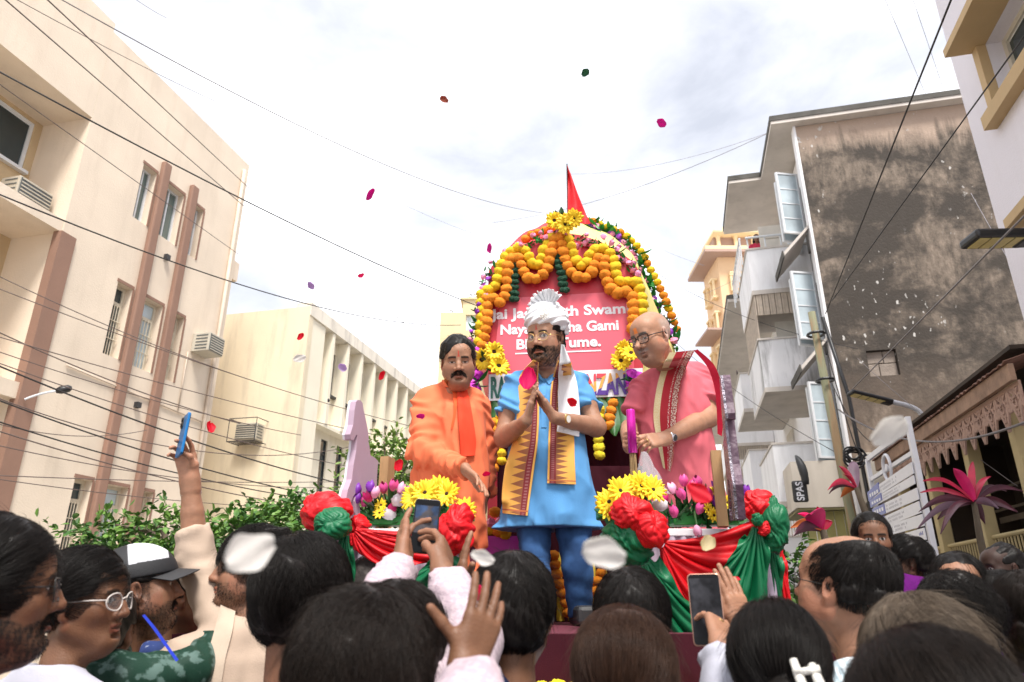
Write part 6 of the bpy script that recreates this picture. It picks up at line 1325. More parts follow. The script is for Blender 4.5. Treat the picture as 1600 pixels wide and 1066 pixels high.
def pink_man():
    sk = (.40, .21, .13); H = at(1018, 527, 3.42); O = at(1048, 584, 3.6); Rb = rotm(206, -4); hs = 1.13; Rh = headset(H, -138, -20, 0)
    P = root('person', (O[0], O[1], DECK), 'bald bespectacled man in pink kurta and red gold stole, gripping a broom on the float', 'person')
    V, Q, C = head_mesh(.003, neck=Rh.T @ (O + np.array([0, 0, .0]) - H) / hs, fat=.003, tache=.0, skin=sk, brow=(.10, .09, .08), tilak=((.75, .20, .03), .014, .028, .056), eye='half', shave=.75, look_=(-.002, -.002), nose=1.08)
    gz = np.clip(sstep(.02, -.01, V[:, 1]) * sstep(.085, .05, V[:, 2]) * (V[:, 2] > -.05), 0, 1)[:, None] * .4; C = C * (1 - gz) + np.array([.42, .40, .38]) * gz
    zz = np.clip((np.abs(V[:, 2] + .053) < .008) * (V[:, 1] > .07) * (np.abs(V[:, 0]) < .034), 0, 1)[:, None] * .5; C = C * (1 - zz) + np.array([.22, .2, .19]) * zz
    Vl = V; V = V * hs @ Rh.T + H; stubble(P, V, Vl, Rh, m_hair, 'beard', 3600, .0035); stubble(P, V, Vl, Rh, m_hair, 'tache', 1300, .0055); parts = [(V, Q, C), core(O, Rb, skin=sk)]
    sR, sL = at(1003, 606, 3.6), at(1094, 590, 3.66); eR, wR = at(983, 668, 3.56), at(982, 697, 3.34); eL, wL = at(1106, 652, 3.52), at(1038, 686, 3.30)
    parts.append(arm_mesh(eR, wR, at(974, 684, 3.22) - wR, at(990, 688, 3.2) - at(972, 690, 3.24), 1, 1.02, .0035, sk, curl=(.75, .8, .85, .85), spread=.03, thumb='across'))
    parts.append(arm_mesh(eL, wL, at(996, 692, 3.22) - wL, np.array([-.1, .85, -.4]), -1, 1.05, .0035, sk, curl=(.45, .6, .7, .75), spread=.05, thumb='along', shoulder=sL, r0=.050, rs=.055, rw=.03))
    J = joinparts(parts); put('body', np_mesh('body', J[0], J[1], m_skin, J[2]), P)
    glasses(P, H, Rh, hs, mat('brown_spectacle_frame', (.04, .02, .015), .3), rim=.0026, w=.027, hh=.019, shape='rect')
    mk = cloth('rose_pink_cotton', (.60, .13, .16), var=.06); zf = DECK - O[2] + .35
    T = [(.03, -.02, .0, .075, .07), (0, -.01, -.01, .13, .09), (-.04, 0, 0, .18, .12), (-.10, 0, 0, .195, .14), (-.25, 0, .02, .20, .16), (-.42, .0, .03, .195, .17), (-.58, 0, .01, .20, .165), (-.8, 0, 0, .205, .155), (zf, 0, 0, .215, .155)]
    _, Vk, Qk = garment('kurta', P, mk, O, Rb, T, [([sR, sR + (eR - sR) * .7], [.066, .066]), ([sL, sL + (eL - sL) * .72], [.078, .086])], .0078, .0085, 14, skirt=1, neck=(O + np.array([-.04, -.10, .06]), (.055, .06, .05)))
    b = bvh_of(Vk, Qk); ms = stole_mat('red_gold_stole_weave', 'script'); mr = cloth('crimson_stole_cloth', (.40, .01, .03))
    uvmesh('stole', ribbon(b, [(1046, 551), (1033, 580), (1025, 612), (1021, 650), (1027, 690), (1036, 731)], [(1086, 547), (1072, 575), (1062, 610), (1058, 650), (1054, 690), (1048, 737)], 3.35, 50, 11, off=.018), ms, .005, P)
    uvmesh('stole_tail', ribbon(b, [(1084, 548), (1106, 575), (1117, 610), (1120, 645), (1121, 678)], [(1090, 546), (1117, 572), (1129, 610), (1131, 645), (1128, 682)], 3.5, 40, 6, off=.012), mr, .005, P)
    watch(P, wL + (eL - wL) * .09, eL - wL, m_silver, m_dark, .033, np.array([.1, -.9, -.5]), .02)
    ring(P, wL + (at(996, 692, 3.22) - wL) * .66, wL + (at(996, 692, 3.22) - wL) * .7, .014); 
    lower_body(P, O, Rb, m_whitecl, hip=-.62, ground=DECK)
    # the broom he holds
    B = root('broom', at(990, 745, 3.22), 'stick broom with a shiny magenta handle held by the man in pink', 'broom'); a, c = at(985, 640, 3.20), at(989, 708, 3.22); e = at(993, 782, 3.24)
    mb = MB(); mb.tube([a, a + (c - a) * .02, c], [.018, .021, .021], 14); mb.build('handle', mat('magenta_foil', (.65, .02, .38), .25, .25, 30, metal=.4), B, True)
    st = MB().tube([(0, 0, 0), (0, 0, 1)], [.0022, .0016], 5).mesh('bristle', mat('straw', (.35, .22, .1), .7, .3, 20))
    for k in range(40):
        r_, t = .015 * math.sqrt(random.random()), random.uniform(0, 6.28); o_ = np.array([r_ * math.cos(t), r_ * math.sin(t), 0]); p, q = c + o_ + (a - c) * .05, e + o_ * random.uniform(1.0, 1.8) + (c - e) * random.uniform(0, .1); x, y, z = look(q - p); M = frame(p, x, y, z); L_ = np.linalg.norm(q - p)
        for i in range(3): M[i][2] *= L_
        place('bristle', st, M, B)
    bag = root('plastic_bag', at(1012, 730, 3.28), 'clear crinkled plastic bag hanging below the hands of the man in pink', 'bag')
    nu, nv = 28, 18; PP = np.zeros((nu, nv, 3)); t0, t1 = at(1006, 706, 3.26), at(1018, 772, 3.28)
    for i in range(nu):
        for j in range(nv):
            f = j / (nv - 1); a_ = 2 * PI * i / nu; r_ = .012 + .06 * f ** .8 + .012 * math.sin(i * 1.9 + j * .8) * f + .006 * math.sin(i * 3.7 - j) * f; PP[i, j] = t0 + (t1 - t0) * f + np.array([math.cos(a_) * r_, math.sin(a_) * r_ * .6, 0])
    mb = MB().grid(PP, True); mb.build('film', mat('clear_film', (.85, .85, .88), .12, .05, 8, alpha=.28, spec=.9), bag, True)
pink_man()

# ---------------------------------------------------------------- the crowd in the street
def spectator(label, hp, rel, cloth_m, skin=(.25, .125, .072), pitch=6, roll=0, hs=1.05, face=True, hk=None, hm=None, yaw=None, arms=None, sleeve='long', fk=None, build=1.0, fine=None, cat='person', collar=True, low=True, trousers=None, ground=0.004, drop=.212, lean=0.0):
    th_ = (hk or {}).get('th', .005); bx = (hk or {}).get('bulk', (1, 1, 1))[0]
    if hp[0] == 'fit': hp = ('top', hp[1], hp[2], 1152 * 2 * (.0765 * bx + th_ + .004) * hs / hp[3])
    H = at(*hp[1:]) - np.array([0, 0, (.12 + th_ + .004) * hs]); az = math.degrees(math.atan2(H[0], H[1])); Rh = headset(H, rel, pitch, roll, hs); by = az + (rel * .55 if abs(rel) < 100 else rel) if yaw is None else yaw
    Rb = rotm(by); O = H + np.array([0, 0, -drop * hs]) - Rb[:, 1] * (.03 - lean); O[2] = max(O[2], 1.0); ph = dict(fk or {})
    P = root('person', (O[0], O[1], 0), label, cat)
    hh = fine or (.004 if face else .006)
    V, Q, C = head_mesh(hh, face=face, skin=skin, neck=Rh.T @ (O - H) / hs, **ph); Vl = V; V = V * hs @ Rh.T + H
    if face: stubble(P, V, Vl, Rh, m_hair, 'beard', 2200, .005); stubble(P, V, Vl, Rh, m_hair, 'tache', 900, .005)
    parts = [(V, Q, C), core(O, Rb, skin=skin, s=build)]; sl = []; info = {}
    for side in (1, -1):
        A = (arms or {}).get(side); sh = O + Rb @ np.array([side * .18 * build, -.01, -.055])
        if A is None:
            e = O + Rb @ np.array([side * .235 * build, -.02, -.33]); w = O + Rb @ np.array([side * .22 * build, .06, -.56]); D, Pn, k, hr = np.array([0, 0, -1.]), -side * Rb[:, 0], {}, .011
        else: e, w, D, Pn, k = A; e, w = np.array(e), np.array(w); k = dict(k); hr = k.pop('h', .004); sh = k.pop('sh', sh)
        parts.append(arm_mesh(e, w, D, Pn, side, k.pop('s', 1.03), hr, skin, shoulder=sh if sleeve == 'short' else None, **k))
        r = (.072 * build, .064, .055) if sleeve == .42 else (.070 * build, .060, .046)
        if sleeve == 'short': sl.append(([sh, sh + (e - sh) * .75], r[:2]))
        else:
            f = sleeve if isinstance(sleeve, float) else .94; sl.append(([sh, e, e + (w - e) * f], r))
        info[side] = (sh, e, w)
    J = joinparts(parts); put('body', np_mesh('body', J[0], J[1], m_skin, J[2]), P)
    if hk is not None: hair(P, H, Rh, hs, hm or m_hair, **hk)
    T = scaled(TORSO, build, build); T[-1] = (-.74, *T[-1][1:])
    ck = O + np.array([0, 0, .045]) - Rb[:, 1] * .02
    _, Vk, Qk = garment('shirt', P, cloth_m, O, Rb, T, sl, .013, .005, 15, neck=(O + np.array([0, 0, .07]), (.055, .055, .05)), collar=(ck, rotm(by, -12), .068, .066, .02) if collar else None)
    if low: lower_body(P, O, Rb, trousers or m_trou, ground=ground, h=.03, shoe=False)
    return P, H, Rh, O, Rb, info, Vk, Qk
m_trou = cloth('dark_trousers', (.04, .04, .05))
c_white = cloth('white_shirt_cotton', (.42, .42, .48)); c_pinkw = cloth('pale_pink_linen', (.50, .40, .43), var=.05, two=(.42, .33, .37), two_scale=90); c_cream = cloth('cream_kurta_linen', (.46, .35, .27)); c_navy = cloth('navy_cloth', (.012, .018, .05))
c_purple = cloth('purple_shirt', (.13, .008, .16)); c_black = cloth('black_cloth', (.015, .015, .017)); c_dotpink = cloth('dotted_maroon_cloth', (.35, .05, .09), two=(.7, .6, .6), two_scale=60, two_pos=(.60, .64))
c_green = cloth('dark_green_batik', (.012, .040, .026), two=(.09, .15, .13), two_scale=26, two_pos=(.52, .60), rough=.5)
c_stripe = cloth('pale_striped_shirt', (.66, .72, .76), two=(.40, .50, .55), two_scale=30, stretch=(2.5, .3, .1)); c_plaid = cloth('blue_white_check', (.65, .7, .8), two=(.03, .05, .16), two_scale=12, two_pos=(.5, .55)); c_blue = cloth('royal_blue_cloth', (.02, .10, .42)); c_vio = cloth('violet_silk', (.10, .01, .22), rough=.4)
SK1, SK2, SK3, SK4 = (.155, .072, .038), (.20, .095, .053), (.31, .155, .093), (.05, .024, .016)
def specs(P, H, Rh, hs, m, **k): return glasses(P, H, Rh, hs, m, **k)
m_spec = mat('black_spectacle_frame', (.02, .018, .016), .3); m_clear = mat('clear_spectacle_frame', (.55, .5, .46), .2)

# nearest left: big profile with glasses
P, H, Rh, *_ = spectator('young man with square black glasses and goatee, large profile at the left edge', ('top', 20, 803, 1.5), 90, c_dotpink, SK1, 6, 0, 1.08, hk=dict(style='short', strands=11970, th=.022, length=.075, seed=1, hairline=.072, low=-.03, sweep=(.05, -.05, -.03), h=.004, bulk=(1, 1.02, 1.0)), fk=dict(beard=(.95, -.03), tache=1, jaw=1.0), fine=.0028, yaw=10)
specs(P, H, Rh, 1.08, m_spec, shape='rect', rim=.0016, w=.027, hh=.021)
P, H, Rh, *_ = spectator('smiling boy in clear framed glasses and white collared shirt, second from the left', ('top', 150, 851, 1.95), 122, c_white, SK1, 4, 3, 1.02, hk=dict(style='short', strands=6270, th=.02, length=.06, seed=2, hairline=.05, low=-.03, sweep=(.08, -.02, -.02)), fk=dict(mouth='open', jaw=.95), fine=.003, yaw=20)
specs(P, H, Rh, 1.02, m_clear, rim=.0020, w=.025, hh=.021)
spectator('man in white shirt with blue shoulder panel, hidden behind the boy in clear glasses', ('top', 172, 905, 2.2), 20, c_white, SK1, 0, face=False, hk=dict(style='short', strands=300, th=.014, seed=31))
# man in cap
PC, H, Rh, O, Rb, info, Vk, Qk = spectator('man in black and white cap and dark green patterned shirt with blue lanyard', ('top', 229, 850, 2.35), 90, c_green, SK2, 13, 0, 1.08, hk=dict(style='short', strands=500, th=.008, length=.03, seed=4, low=-.05), fk=dict(beard=(.6, -.02), tache=.7, fat=.006, jaw=1.1), fine=.0032, build=1.18, yaw=62, drop=.19, arms={1: (at(302, 1045, 2.3), at(330, 1005, 2.4), (.2, 1, .5), (-1, 0, 0), dict(curl=(.6, .7, .8, .8), h=.006))})
def cap(P, H, Rh, hs):
    g = SDF((-.11, -.14, -.02), (.11, .13, .15), .004); g.ell((0, -.010, .036), (.089, .121, .100), .01); g.fn((-.2, -.2, -.1), (.2, .2, .2), lambda q: np.maximum(q[..., 2] - .032 - .25 * q[..., 1] * 0, -9), .004, '-'); V, Q = g.net()
    c = np.tile((.012, .012, .014), (len(V), 1)); wh = (V[:, 2] > .05) & (V[:, 1] > -.02) & (V[:, 2] > .075) & (V[:, 1] < .085); c[wh] = (.62, .62, .66)
    k = put('cap', np_mesh('cap', V * hs @ Rh.T + H, Q, mat('cap_fabric', (.1, .1, .1), .7, .06, 20, attr=True, bump=.1, bscale=300), c), P)
    G = np.zeros((13, 8, 3))
    for i in range(13):
        a = R(-62 + 124 * i / 12)
        for j in range(8): t = j / 7; G[i, j] = (math.sin(a) * (.083 + .018 * t), -.018 + math.cos(a) * .112 + t * .075 * math.cos(a) ** .5, .042 - .020 * t - .022 * math.sin(a) ** 2)
    MB().slab(G @ Rh.T * hs + H, .003 * hs).build('brim', mat('black_cap_brim', (.02, .02, .022), .6, .1, 20), k, True)
cap(PC, H, Rh, 1.08)
b = bvh_of(Vk, Qk)
uvmesh('lanyard', ribbon(b, [(222, 962), (238, 982), (255, 1006), (275, 1034)], [(226, 960), (242, 979), (259, 1003), (279, 1031)], 2.2, 24, 3, off=.012), mat('blue_lanyard', (.01, .04, .55), .5), .003, PC)
spectator('man with dark face half hidden behind the cap wearer, in blue checked shirt', ('top', 285, 868, 2.75), 75, c_plaid, SK1, 5, hk=dict(style='short', strands=300, th=.014, seed=5), fk=dict(tache=.6), arms=None)
# man with the raised phone
eR, wR = at(307, 872, 2.56), at(297, 752, 2.5)
PA, H, Rh, O, Rb, info, Vk, Qk = spectator('man in cream kurta raising a blue phone high in his right hand', ('top', 402, 818, 2.5), -92, c_cream, SK3, 6, 0, 1.08, hk=dict(style='short', strands=7410, th=.024, length=.05, curl=.9, seed=7, hairline=.05, low=-.02), fk=dict(beard=(.35, -.01), tache=.3, fat=.006, jaw=1.1), fine=.003, yaw=-25, sleeve=.42, build=1.05,
    arms={1: (at(306, 876, 2.54), wR, at(287, 700, 2.49) - wR, np.array([-.2, -1, .1]), dict(curl=(.35, .5, .6, .65), spread=.12, thumb='across', sh=at(350, 985, 2.48), r0=.042, rw=.030, h=.0035))})
def bracelet(P, a, b_, r, m): 
    mb = MB(); x, y, z = look(b_ - a); bd = MB().lathe([(0, -.004), (.0035, -.002), (.004, 0), (.0035, .002), (0, .004)], 8).mesh('bead', m, True); c = a
    for k in range(26): q = 2 * PI * k / 26; place('bead', bd, frame(c + (x * math.cos(q) + y * math.sin(q)) * r, x, y, z), P)
bracelet(PA, wR + (eR - wR) * .17, eR, .0315, m_silver)
c_vest = cloth('ivory_waistcoat', (.50, .40, .31)); b = bvh_of(Vk, Qk)
uvmesh('waistcoat', ribbon(b, [(345, 945), (335, 985), (322, 1030), (312, 1075)], [(368, 955), (362, 990), (352, 1030), (345, 1075)], 2.3, 24, 6, off=.012), c_vest, .006, PA)
def phone(c, up, nrm, w, h, t, body_m, label, screen=None, cams=False, hold=None):
    up = unit(up); nrm = unit(np.array(nrm) - up * (np.array(nrm) @ up)); x = np.cross(up, nrm); c = np.array(c, float); o = root('mobile_phone', c, label, 'phone')
    def rr(w, h, r, n=5): return [(sx * (w / 2 - r) + r * math.cos(a), sy * (h / 2 - r) + r * math.sin(a)) for sx, sy, a0 in ((1, 1, 0), (-1, 1, 90), (-1, -1, 180), (1, -1, 270)) for a in [R(a0 + 90 * k / n) for k in range(n + 1)]]
    mb = MB().prism(rr(w, h, .009), t, frame(c - nrm * t / 2, x, up, nrm)); mb.build('case', body_m, o, bevel=.0015)
    mb = MB().prism(rr(w - .004, h - .004, .008), .0012, frame(c + nrm * (t / 2 + .0001), x, up, nrm)); mb.build('glass', mat('black_phone_glass', (.006, .006, .007), .12, .1, 4, spec=.12), o)
    if screen is not None:
        mb = MB(); q = lambda a, b_: c + nrm * (t / 2 + .0018) + x * a + up * b_; a0, a1, b0, b1 = screen[1]; mb.add([q(a0, b0), q(a1, b0), q(a1, b1), q(a0, b1)], [(0, 1, 2, 3)]); mb.build('screen', screen[0], o)
    if cams:
        mb = MB().prism(rr(.024, .042, .009), .003, frame(c - nrm * (t / 2 + .003) + x * (w / 2 - .018) * cams + up * (h / 2 - .028), x, up, nrm)); f = mb.build('camera_block', m_dark, o)
        for dz in (.011, -.009): mb = MB().lathe([(0, 0), (.008, 0), (.008, -.003), (.006, -.0035), (0, -.0025)], 14, frame(c - nrm * (t / 2 + .003) + x * (w / 2 - .018) * cams + up * (h / 2 - .028 + dz), x, up, nrm)); mb.build('camera_lens', mat('lens_black', (.01, .01, .012), .1), f)
    return o
pa = at(286, 680, 2.42); ra = unit(pa - EYE)
phone(pa, np.array([-.02, .12, 1]), ra * .50 + np.array([.95, 0, 0]) * .8, .074, .155, .009, mat('metallic_blue_case', (.012, .16, .42), .3, .2, 3, metal=.3), 'metallic blue phone held up high by the man in cream kurta', cams=1)
# long dark hair, pinkish shirt
spectator('person with wavy dark hair and thinning crown in pale pink kurta, seen from behind', ('fit', 482, 832, 145), 28, c_pinkw, SK2, -4, 6, 1.06, face=False, hk=dict(style='short', strands=14820, th=.026, length=.1, curl=.25, seed=8, low=-.085, h=.005, bulk=(1.02, 1.05, 1)), hm=m_hair, build=1.05, drop=.25)
spectator('grey haired man low in the crowd beneath the left red draped table', ('fit', 586, 864, 76), 10, c_white, SK2, 0, face=False, hk=dict(style='short', strands=4560, th=.012, length=.025, seed=9), hm=m_hairs)
# phone holder behind the nearest head
wl, wr_, el, er = at(628, 886, 1.78), at(692, 897, 1.72), at(578, 958, 1.62), at(738, 1000, 1.6)
pp = at(665, 822, 1.86); pn = -unit(pp - EYE)
PB, H, Rh, *_ = spectator('man with cropped dark hair filming on a black phone with both hands', ('fit', 627, 905, 150), 6, c_pinkw, SK2, -2, 0, 1.06, face=False, hk=dict(style='short', strands=10260, th=.012, length=.03, seed=10, h=.005), hm=m_hairk,
    arms={-1: (el, wl, at(636, 836, 1.86) - wl, np.array([.95, -.3, .1]), dict(curl=(.15, .55, .7, .7), thumb='along', spread=.1, h=.0035, sh=at(565, 1050, 1.48))), 1: (er, wr_, at(697, 832, 1.83) - wr_, np.array([-.85, .5, .1]), dict(curl=(.5, .55, .6, .6), thumb='across', spread=.1, h=.0035, sh=at(715, 1085, 1.48)))})
m_scr = mat('dim_live_screen', (.05, .045, .05), .25, .5, 40, two=(.03, .05, .10), two_scale=30, emit=.12, spec=.1); phone(pp, np.array([.05, .15, 1]), pn, .068, .140, .009, mat('black_phone_case', (.012, .012, .013), .35), 'black phone showing the float on its screen, held in two hands', screen=(m_scr, (-.030, .030, -.02, .052)))
watch(PB, wl + (el - wl) * .10, el - wl, m_dark, m_dark, .0305, -unit(wl - EYE), .018)
# nearest head, right hand up
wq = at(728, 1048, 1.14)
spectator('nearest blurred dark haired head at the bottom centre left with one raised palm', ('fit', 572, 910, 214), 2, c_pinkw, SK1, 0, 0, 1.04, face=False, hk=dict(style='short', strands=18525, th=.024, length=.065, curl=.25, seed=12, h=.005, low=-.055), hm=m_hairk,
    arms={1: (at(738, 1150, 1.04), wq, at(757, 965, 1.16) - wq, np.array([-.55, .85, 0]), dict(curl=(.10, .14, .12, .2), spread=.10, thumb='wide', h=.0035, s=.86, sh=at(690, 1170, 1.0)))})
# short black hair, navy collar
wc_ = at(716, 938, 1.95)
P, H, Rh, *_ = spectator('man with neat black hair and navy collar seen from behind, centre of the crowd', ('fit', 801, 860, 132), 2, c_navy, SK2, 0, 0, 1.04, face=False, hk=dict(style='short', strands=11970, th=.013, length=.032, seed=13, h=.004, low=-.07, rad=.0004, bulk=(1.03, 1, 1)), fine=.004, drop=.245,
    arms={-1: (at(726, 1000, 1.82), wc_, at(722, 880, 1.97) - wc_, np.array([.9, .2, .1]), dict(curl=(.08, .1, .1, .15), spread=.05, thumb='wide', h=.004, sh=at(740, 1050, 1.72)))})
ring(P, wc_ + (at(722, 880, 1.97) - wc_) * .55, wc_ + (at(722, 880, 1.97) - wc_) * .62, .012)
spectator('man with a small bald spot and white shirt beneath the right draped table', ('fit', 987, 887, 116), 12, c_white, SK2, -4, 0, 1.05, face=False, hk=dict(style='short', strands=7980, th=.015, length=.04, seed=14, h=.005, bulk=(1.02, 1, 1)), build=1.15)
spectator('woman with brown hair gathered in a low bun, blurred in front', ('fit', 973, 944, 155), 8, c_white, SK3, 0, 0, 1.06, face=False, hk=dict(style='tied', strands=14820, th=.018, length=.11, seed=15, h=.005, low=-.06, curl=.06), hm=m_hairb)
# woman with the big phone
wt, pt = at(1130, 1012, 1.62), at(1104, 952, 1.72); w2 = at(1165, 990, 1.76)
PD, H, Rh, O, Rb, info, _, _ = spectator('woman with sleek black hair and white claw clip, holding up a phone', ('fit', 1210, 937, 140), 4, c_white, SK3, -4, -6, .97, face=False, hk=dict(style='tied', strands=14820, th=.010, length=.12, seed=16, h=.0045, low=-.07, rad=.0004), hm=m_hair,
    arms={-1: (at(1135, 1120, 1.5), wt, at(1118, 950, 1.72) - wt, np.array([-.2, .95, .1]), dict(curl=(.3, .45, .5, .5), thumb='across', h=.0035, s=.92, sh=at(1150, 1150, 1.45))), 1: (at(1235, 1110, 1.66), w2, at(1140, 908, 1.78) - w2, np.array([-.55, .8, 0]), dict(curl=(.04, .05, .06, .1), spread=.09, thumb='along', h=.0035, s=.92))})
phone(pt, np.array([.02, .15, 1]), -unit(pt - EYE) * 1.0, .074, .158, .008, mat('rose_gold_case', (.45, .25, .18), .3, .1, 5, metal=.6), 'rose gold phone with dark screen held before the right draped table', screen=(mat('dark_camera_screen', (.012, .012, .014), .25, .6, 25, two=(.03, .03, .035), two_scale=18, emit=.05, spec=.1), (-.034, .034, -.06, .068)))
ring(PD, wt + (at(1118, 950, 1.72) - wt) * .55, wt + (at(1118, 950, 1.72) - wt) * .6, .012)
cc = root('claw_clip', H + Rh @ np.array([.045, -.12, .0]), 'white claw hair clip in the sleek black hair', 'hair clip')
mb = MB()
for dx in (0, .028):
    mb.tube([H + Rh @ np.array([.03 + dx, -.135, .02 - .01 * (dx > 0)]), H + Rh @ np.array([.036 + dx, -.155, -.015]), H + Rh @ np.array([.03 + dx, -.145, -.06])], [.007, .009, .007], 8)
for z in (.0, -.028): mb.tube([H + Rh @ np.array([.03, -.152, z]), H + Rh @ np.array([.07, -.15, z + .004])], .006, 8)
mb.build('claw', mat('pearl_plastic', (.7, .68, .62), .35, .15, 60, bump=.4, bscale=200), cc, True)
# bald man with glasses
P, H, Rh, *_ = spectator('balding man with thin rimmed glasses in pale striped shirt, profile facing left', ('top', 1304, 828, 1.95), -64, c_stripe, SK3, 12, 0, 1.12, hk=dict(style='short', strands=6840, th=.008, length=.03, seed=17, h=.0045, low=-.025, hairline=.10, bald=((0, .05, .115), (.056, .115, .062))), fk=dict(fat=.008, jaw=1.1), fine=.003, build=1.15, yaw=-20)
specs(P, H, Rh, 1.12, m_spec, rim=.0013, w=.024, hh=.018)
spectator('bearded man in purple shirt facing the camera beneath the signboard', ('fit', 1356, 799, 60), 172, c_purple, SK2, -4, 0, 1.06, hk=dict(style='short', strands=3420, th=.014, length=.03, seed=18, sweep=(0, -.1, .03)), fk=dict(beard=(.8, -.01), tache=.8), build=1.1)
spectator('young man with thick dark hair in profile between purple shirt and signboard', ('top', 1407, 834, 3.9), -108, c_purple, SK2, 2, 0, 1.0, hk=dict(style='short', strands=4275, th=.024, length=.05, curl=.4, seed=19), fk=dict(beard=(.5, -.02)))
P, H, Rh, O, *_ = spectator('woman with parted dark hair and large jhumka earring looking at the camera', ('fit', 1490, 860, 78), 176, c_black, SK3, 0, 4, 1.0, hk=dict(style='long', strands=4560, th=.012, length=.16, seed=20, hairline=.06, h=.0055), fk=dict(female=True, jaw=.85, lips=(.35, .08, .08)))
mb = MB()
for dz, r_ in ((-.05, .014), (-.085, .019)): mb.tube([H + Rh @ np.array([-.085 + r_ * math.cos(a), .0, dz + r_ * math.sin(a)]) for a in np.linspace(0, 2 * PI, 17)], .0022, 6, False)
mb.lathe([(.002, 0), (.012, -.012), (.016, -.022), (0, -.022)], 12, Matrix.Translation(Vector(H + Rh @ np.array([-.085, 0, -.105])))); mb.build('earring', m_gold, P, True)
spectator('person with dark curly hair seen from behind, below the woman with earring', ('fit', 1482, 892, 112), -12, c_black, SK2, 0, face=False, hk=dict(style='short', strands=11970, th=.028, length=.08, curl=.8, seed=21, h=.006, low=-.09))
spectator('person with sandy greying hair seen from behind near the right corner', ('fit', 1422, 925, 175), -28, c_white, SK3, -6, 0, 1.08, face=False, hk=dict(style='short', strands=15960, th=.022, length=.09, seed=22, h=.005, low=-.06, part=-.03), hm=m_hairg)
spectator('nearest dark sleek head filling the bottom right corner', ('fit', 1438, 978, 250), -20, c_white, SK3, -4, -8, 1.10, face=False, hk=dict(style='tied', strands=15960, th=.016, length=.12, seed=23, h=.005, low=-.06), hm=m_hairk)
spectator('dark skinned man in black shirt with a pale badge, smiling by the gate', ('top', 1558, 848, 3.7), -125, c_black, SK4, 0, 0, 1.0, hk=dict(style='short', strands=300, th=.006, length=.01, seed=24), fk=dict(mouth='open'))
P, H, Rh, *_ = spectator('girl with dark tied hair and violet dress in profile near the right edge', ('top', 1545, 888, 2.7), -75, c_vio, SK2, 0, 0, .96, hk=dict(style='long', strands=5130, th=.014, length=.16, seed=25, h=.0055), fk=dict(female=True, jaw=.85))
spectator('woman with long dark hair turned away at the right edge', ('top', 1594, 890, 2.5), -20, c_vio, SK2, 0, face=False, hk=dict(style='long', strands=6270, th=.018, length=.18, seed=26, h=.006), hm=m_hairk)

# ---------------------------------------------------------------- woman on the balcony
c_rose = cloth('rose_red_dress', (.55, .04, .09)); 
spectator('woman in rose red dress leaning on the top white balcony', ('top', 1181, 366, 18.2), 165, c_rose, SK2, -8, hs=1.0, hk=dict(style='long', strands=200, th=.012, seed=40, h=.012), fk=dict(female=True), fine=.008, ground=9.2, collar=False)

# ---------------------------------------------------------------- signboard by the veranda
def sidep(x, y, D): d = ray(x, y); return EYE + d * (D / (d @ NV))
SGD = 2.75
p_t, p_b = sidep(1412, 656, SGD), sidep(1460, 865, SGD); sR = float(p_b @ U); zT = float(p_t[2]); sL = float(sidep(1358, 700, SGD) @ U)
SB = root('signboard', S(sR, SGD, 0), 'tall white street signboard stacked with blue and white name planks', 'sign')
m_sw = mat('white_sign_metal', (.72, .72, .76), .4, .05, 6); m_sb = mat('blue_sign_film', (.015, .04, .33), .35, .08, 6); m_pr = mat('grey_print', (.30, .29, .34), .6)
m = MB(); m.sbox(sR - .05, sR + .03, SGD - .03, SGD + .03, 0, zT); m.build('post', m_sw, SB, bevel=.006)
m = MB(); m.sbox(sL + .18, sL + .24, SGD - .03, SGD + .03, 0, zT - .12); m.build('post', m_sw, SB, bevel=.006)
m = MB(); m.sbox(sR + .031, sL + .179, SGD - .02, SGD + .02, zT - .16, zT - .09); m.sbox(sR + .031, sL + .179, SGD - .02, SGD + .02, zT - .45, zT - .40); m.build('cross_bar', m_sw, SB)
mid = (sR + sL) / 2 + .15
for r0 in (.15, .19):
    pass
m = MB(); m.tube([S(mid + .17 * math.cos(a), SGD - .025, zT - .42 + .17 * math.sin(a)) for a in np.linspace(0, 2 * PI, 25)], .022, 6, False); m.build('emblem_ring', m_sw, SB, True)
m = MB(); m.lathe([(0, -.02), (.05, -.02), (.05, .0), (0, .0)], 16, frame(S(mid, SGD - .02, zT - .42), U, (0, 0, 1), NV)); m.build('emblem_disc', m_sw, SB)
L = sL + .3 - (sR - .02)
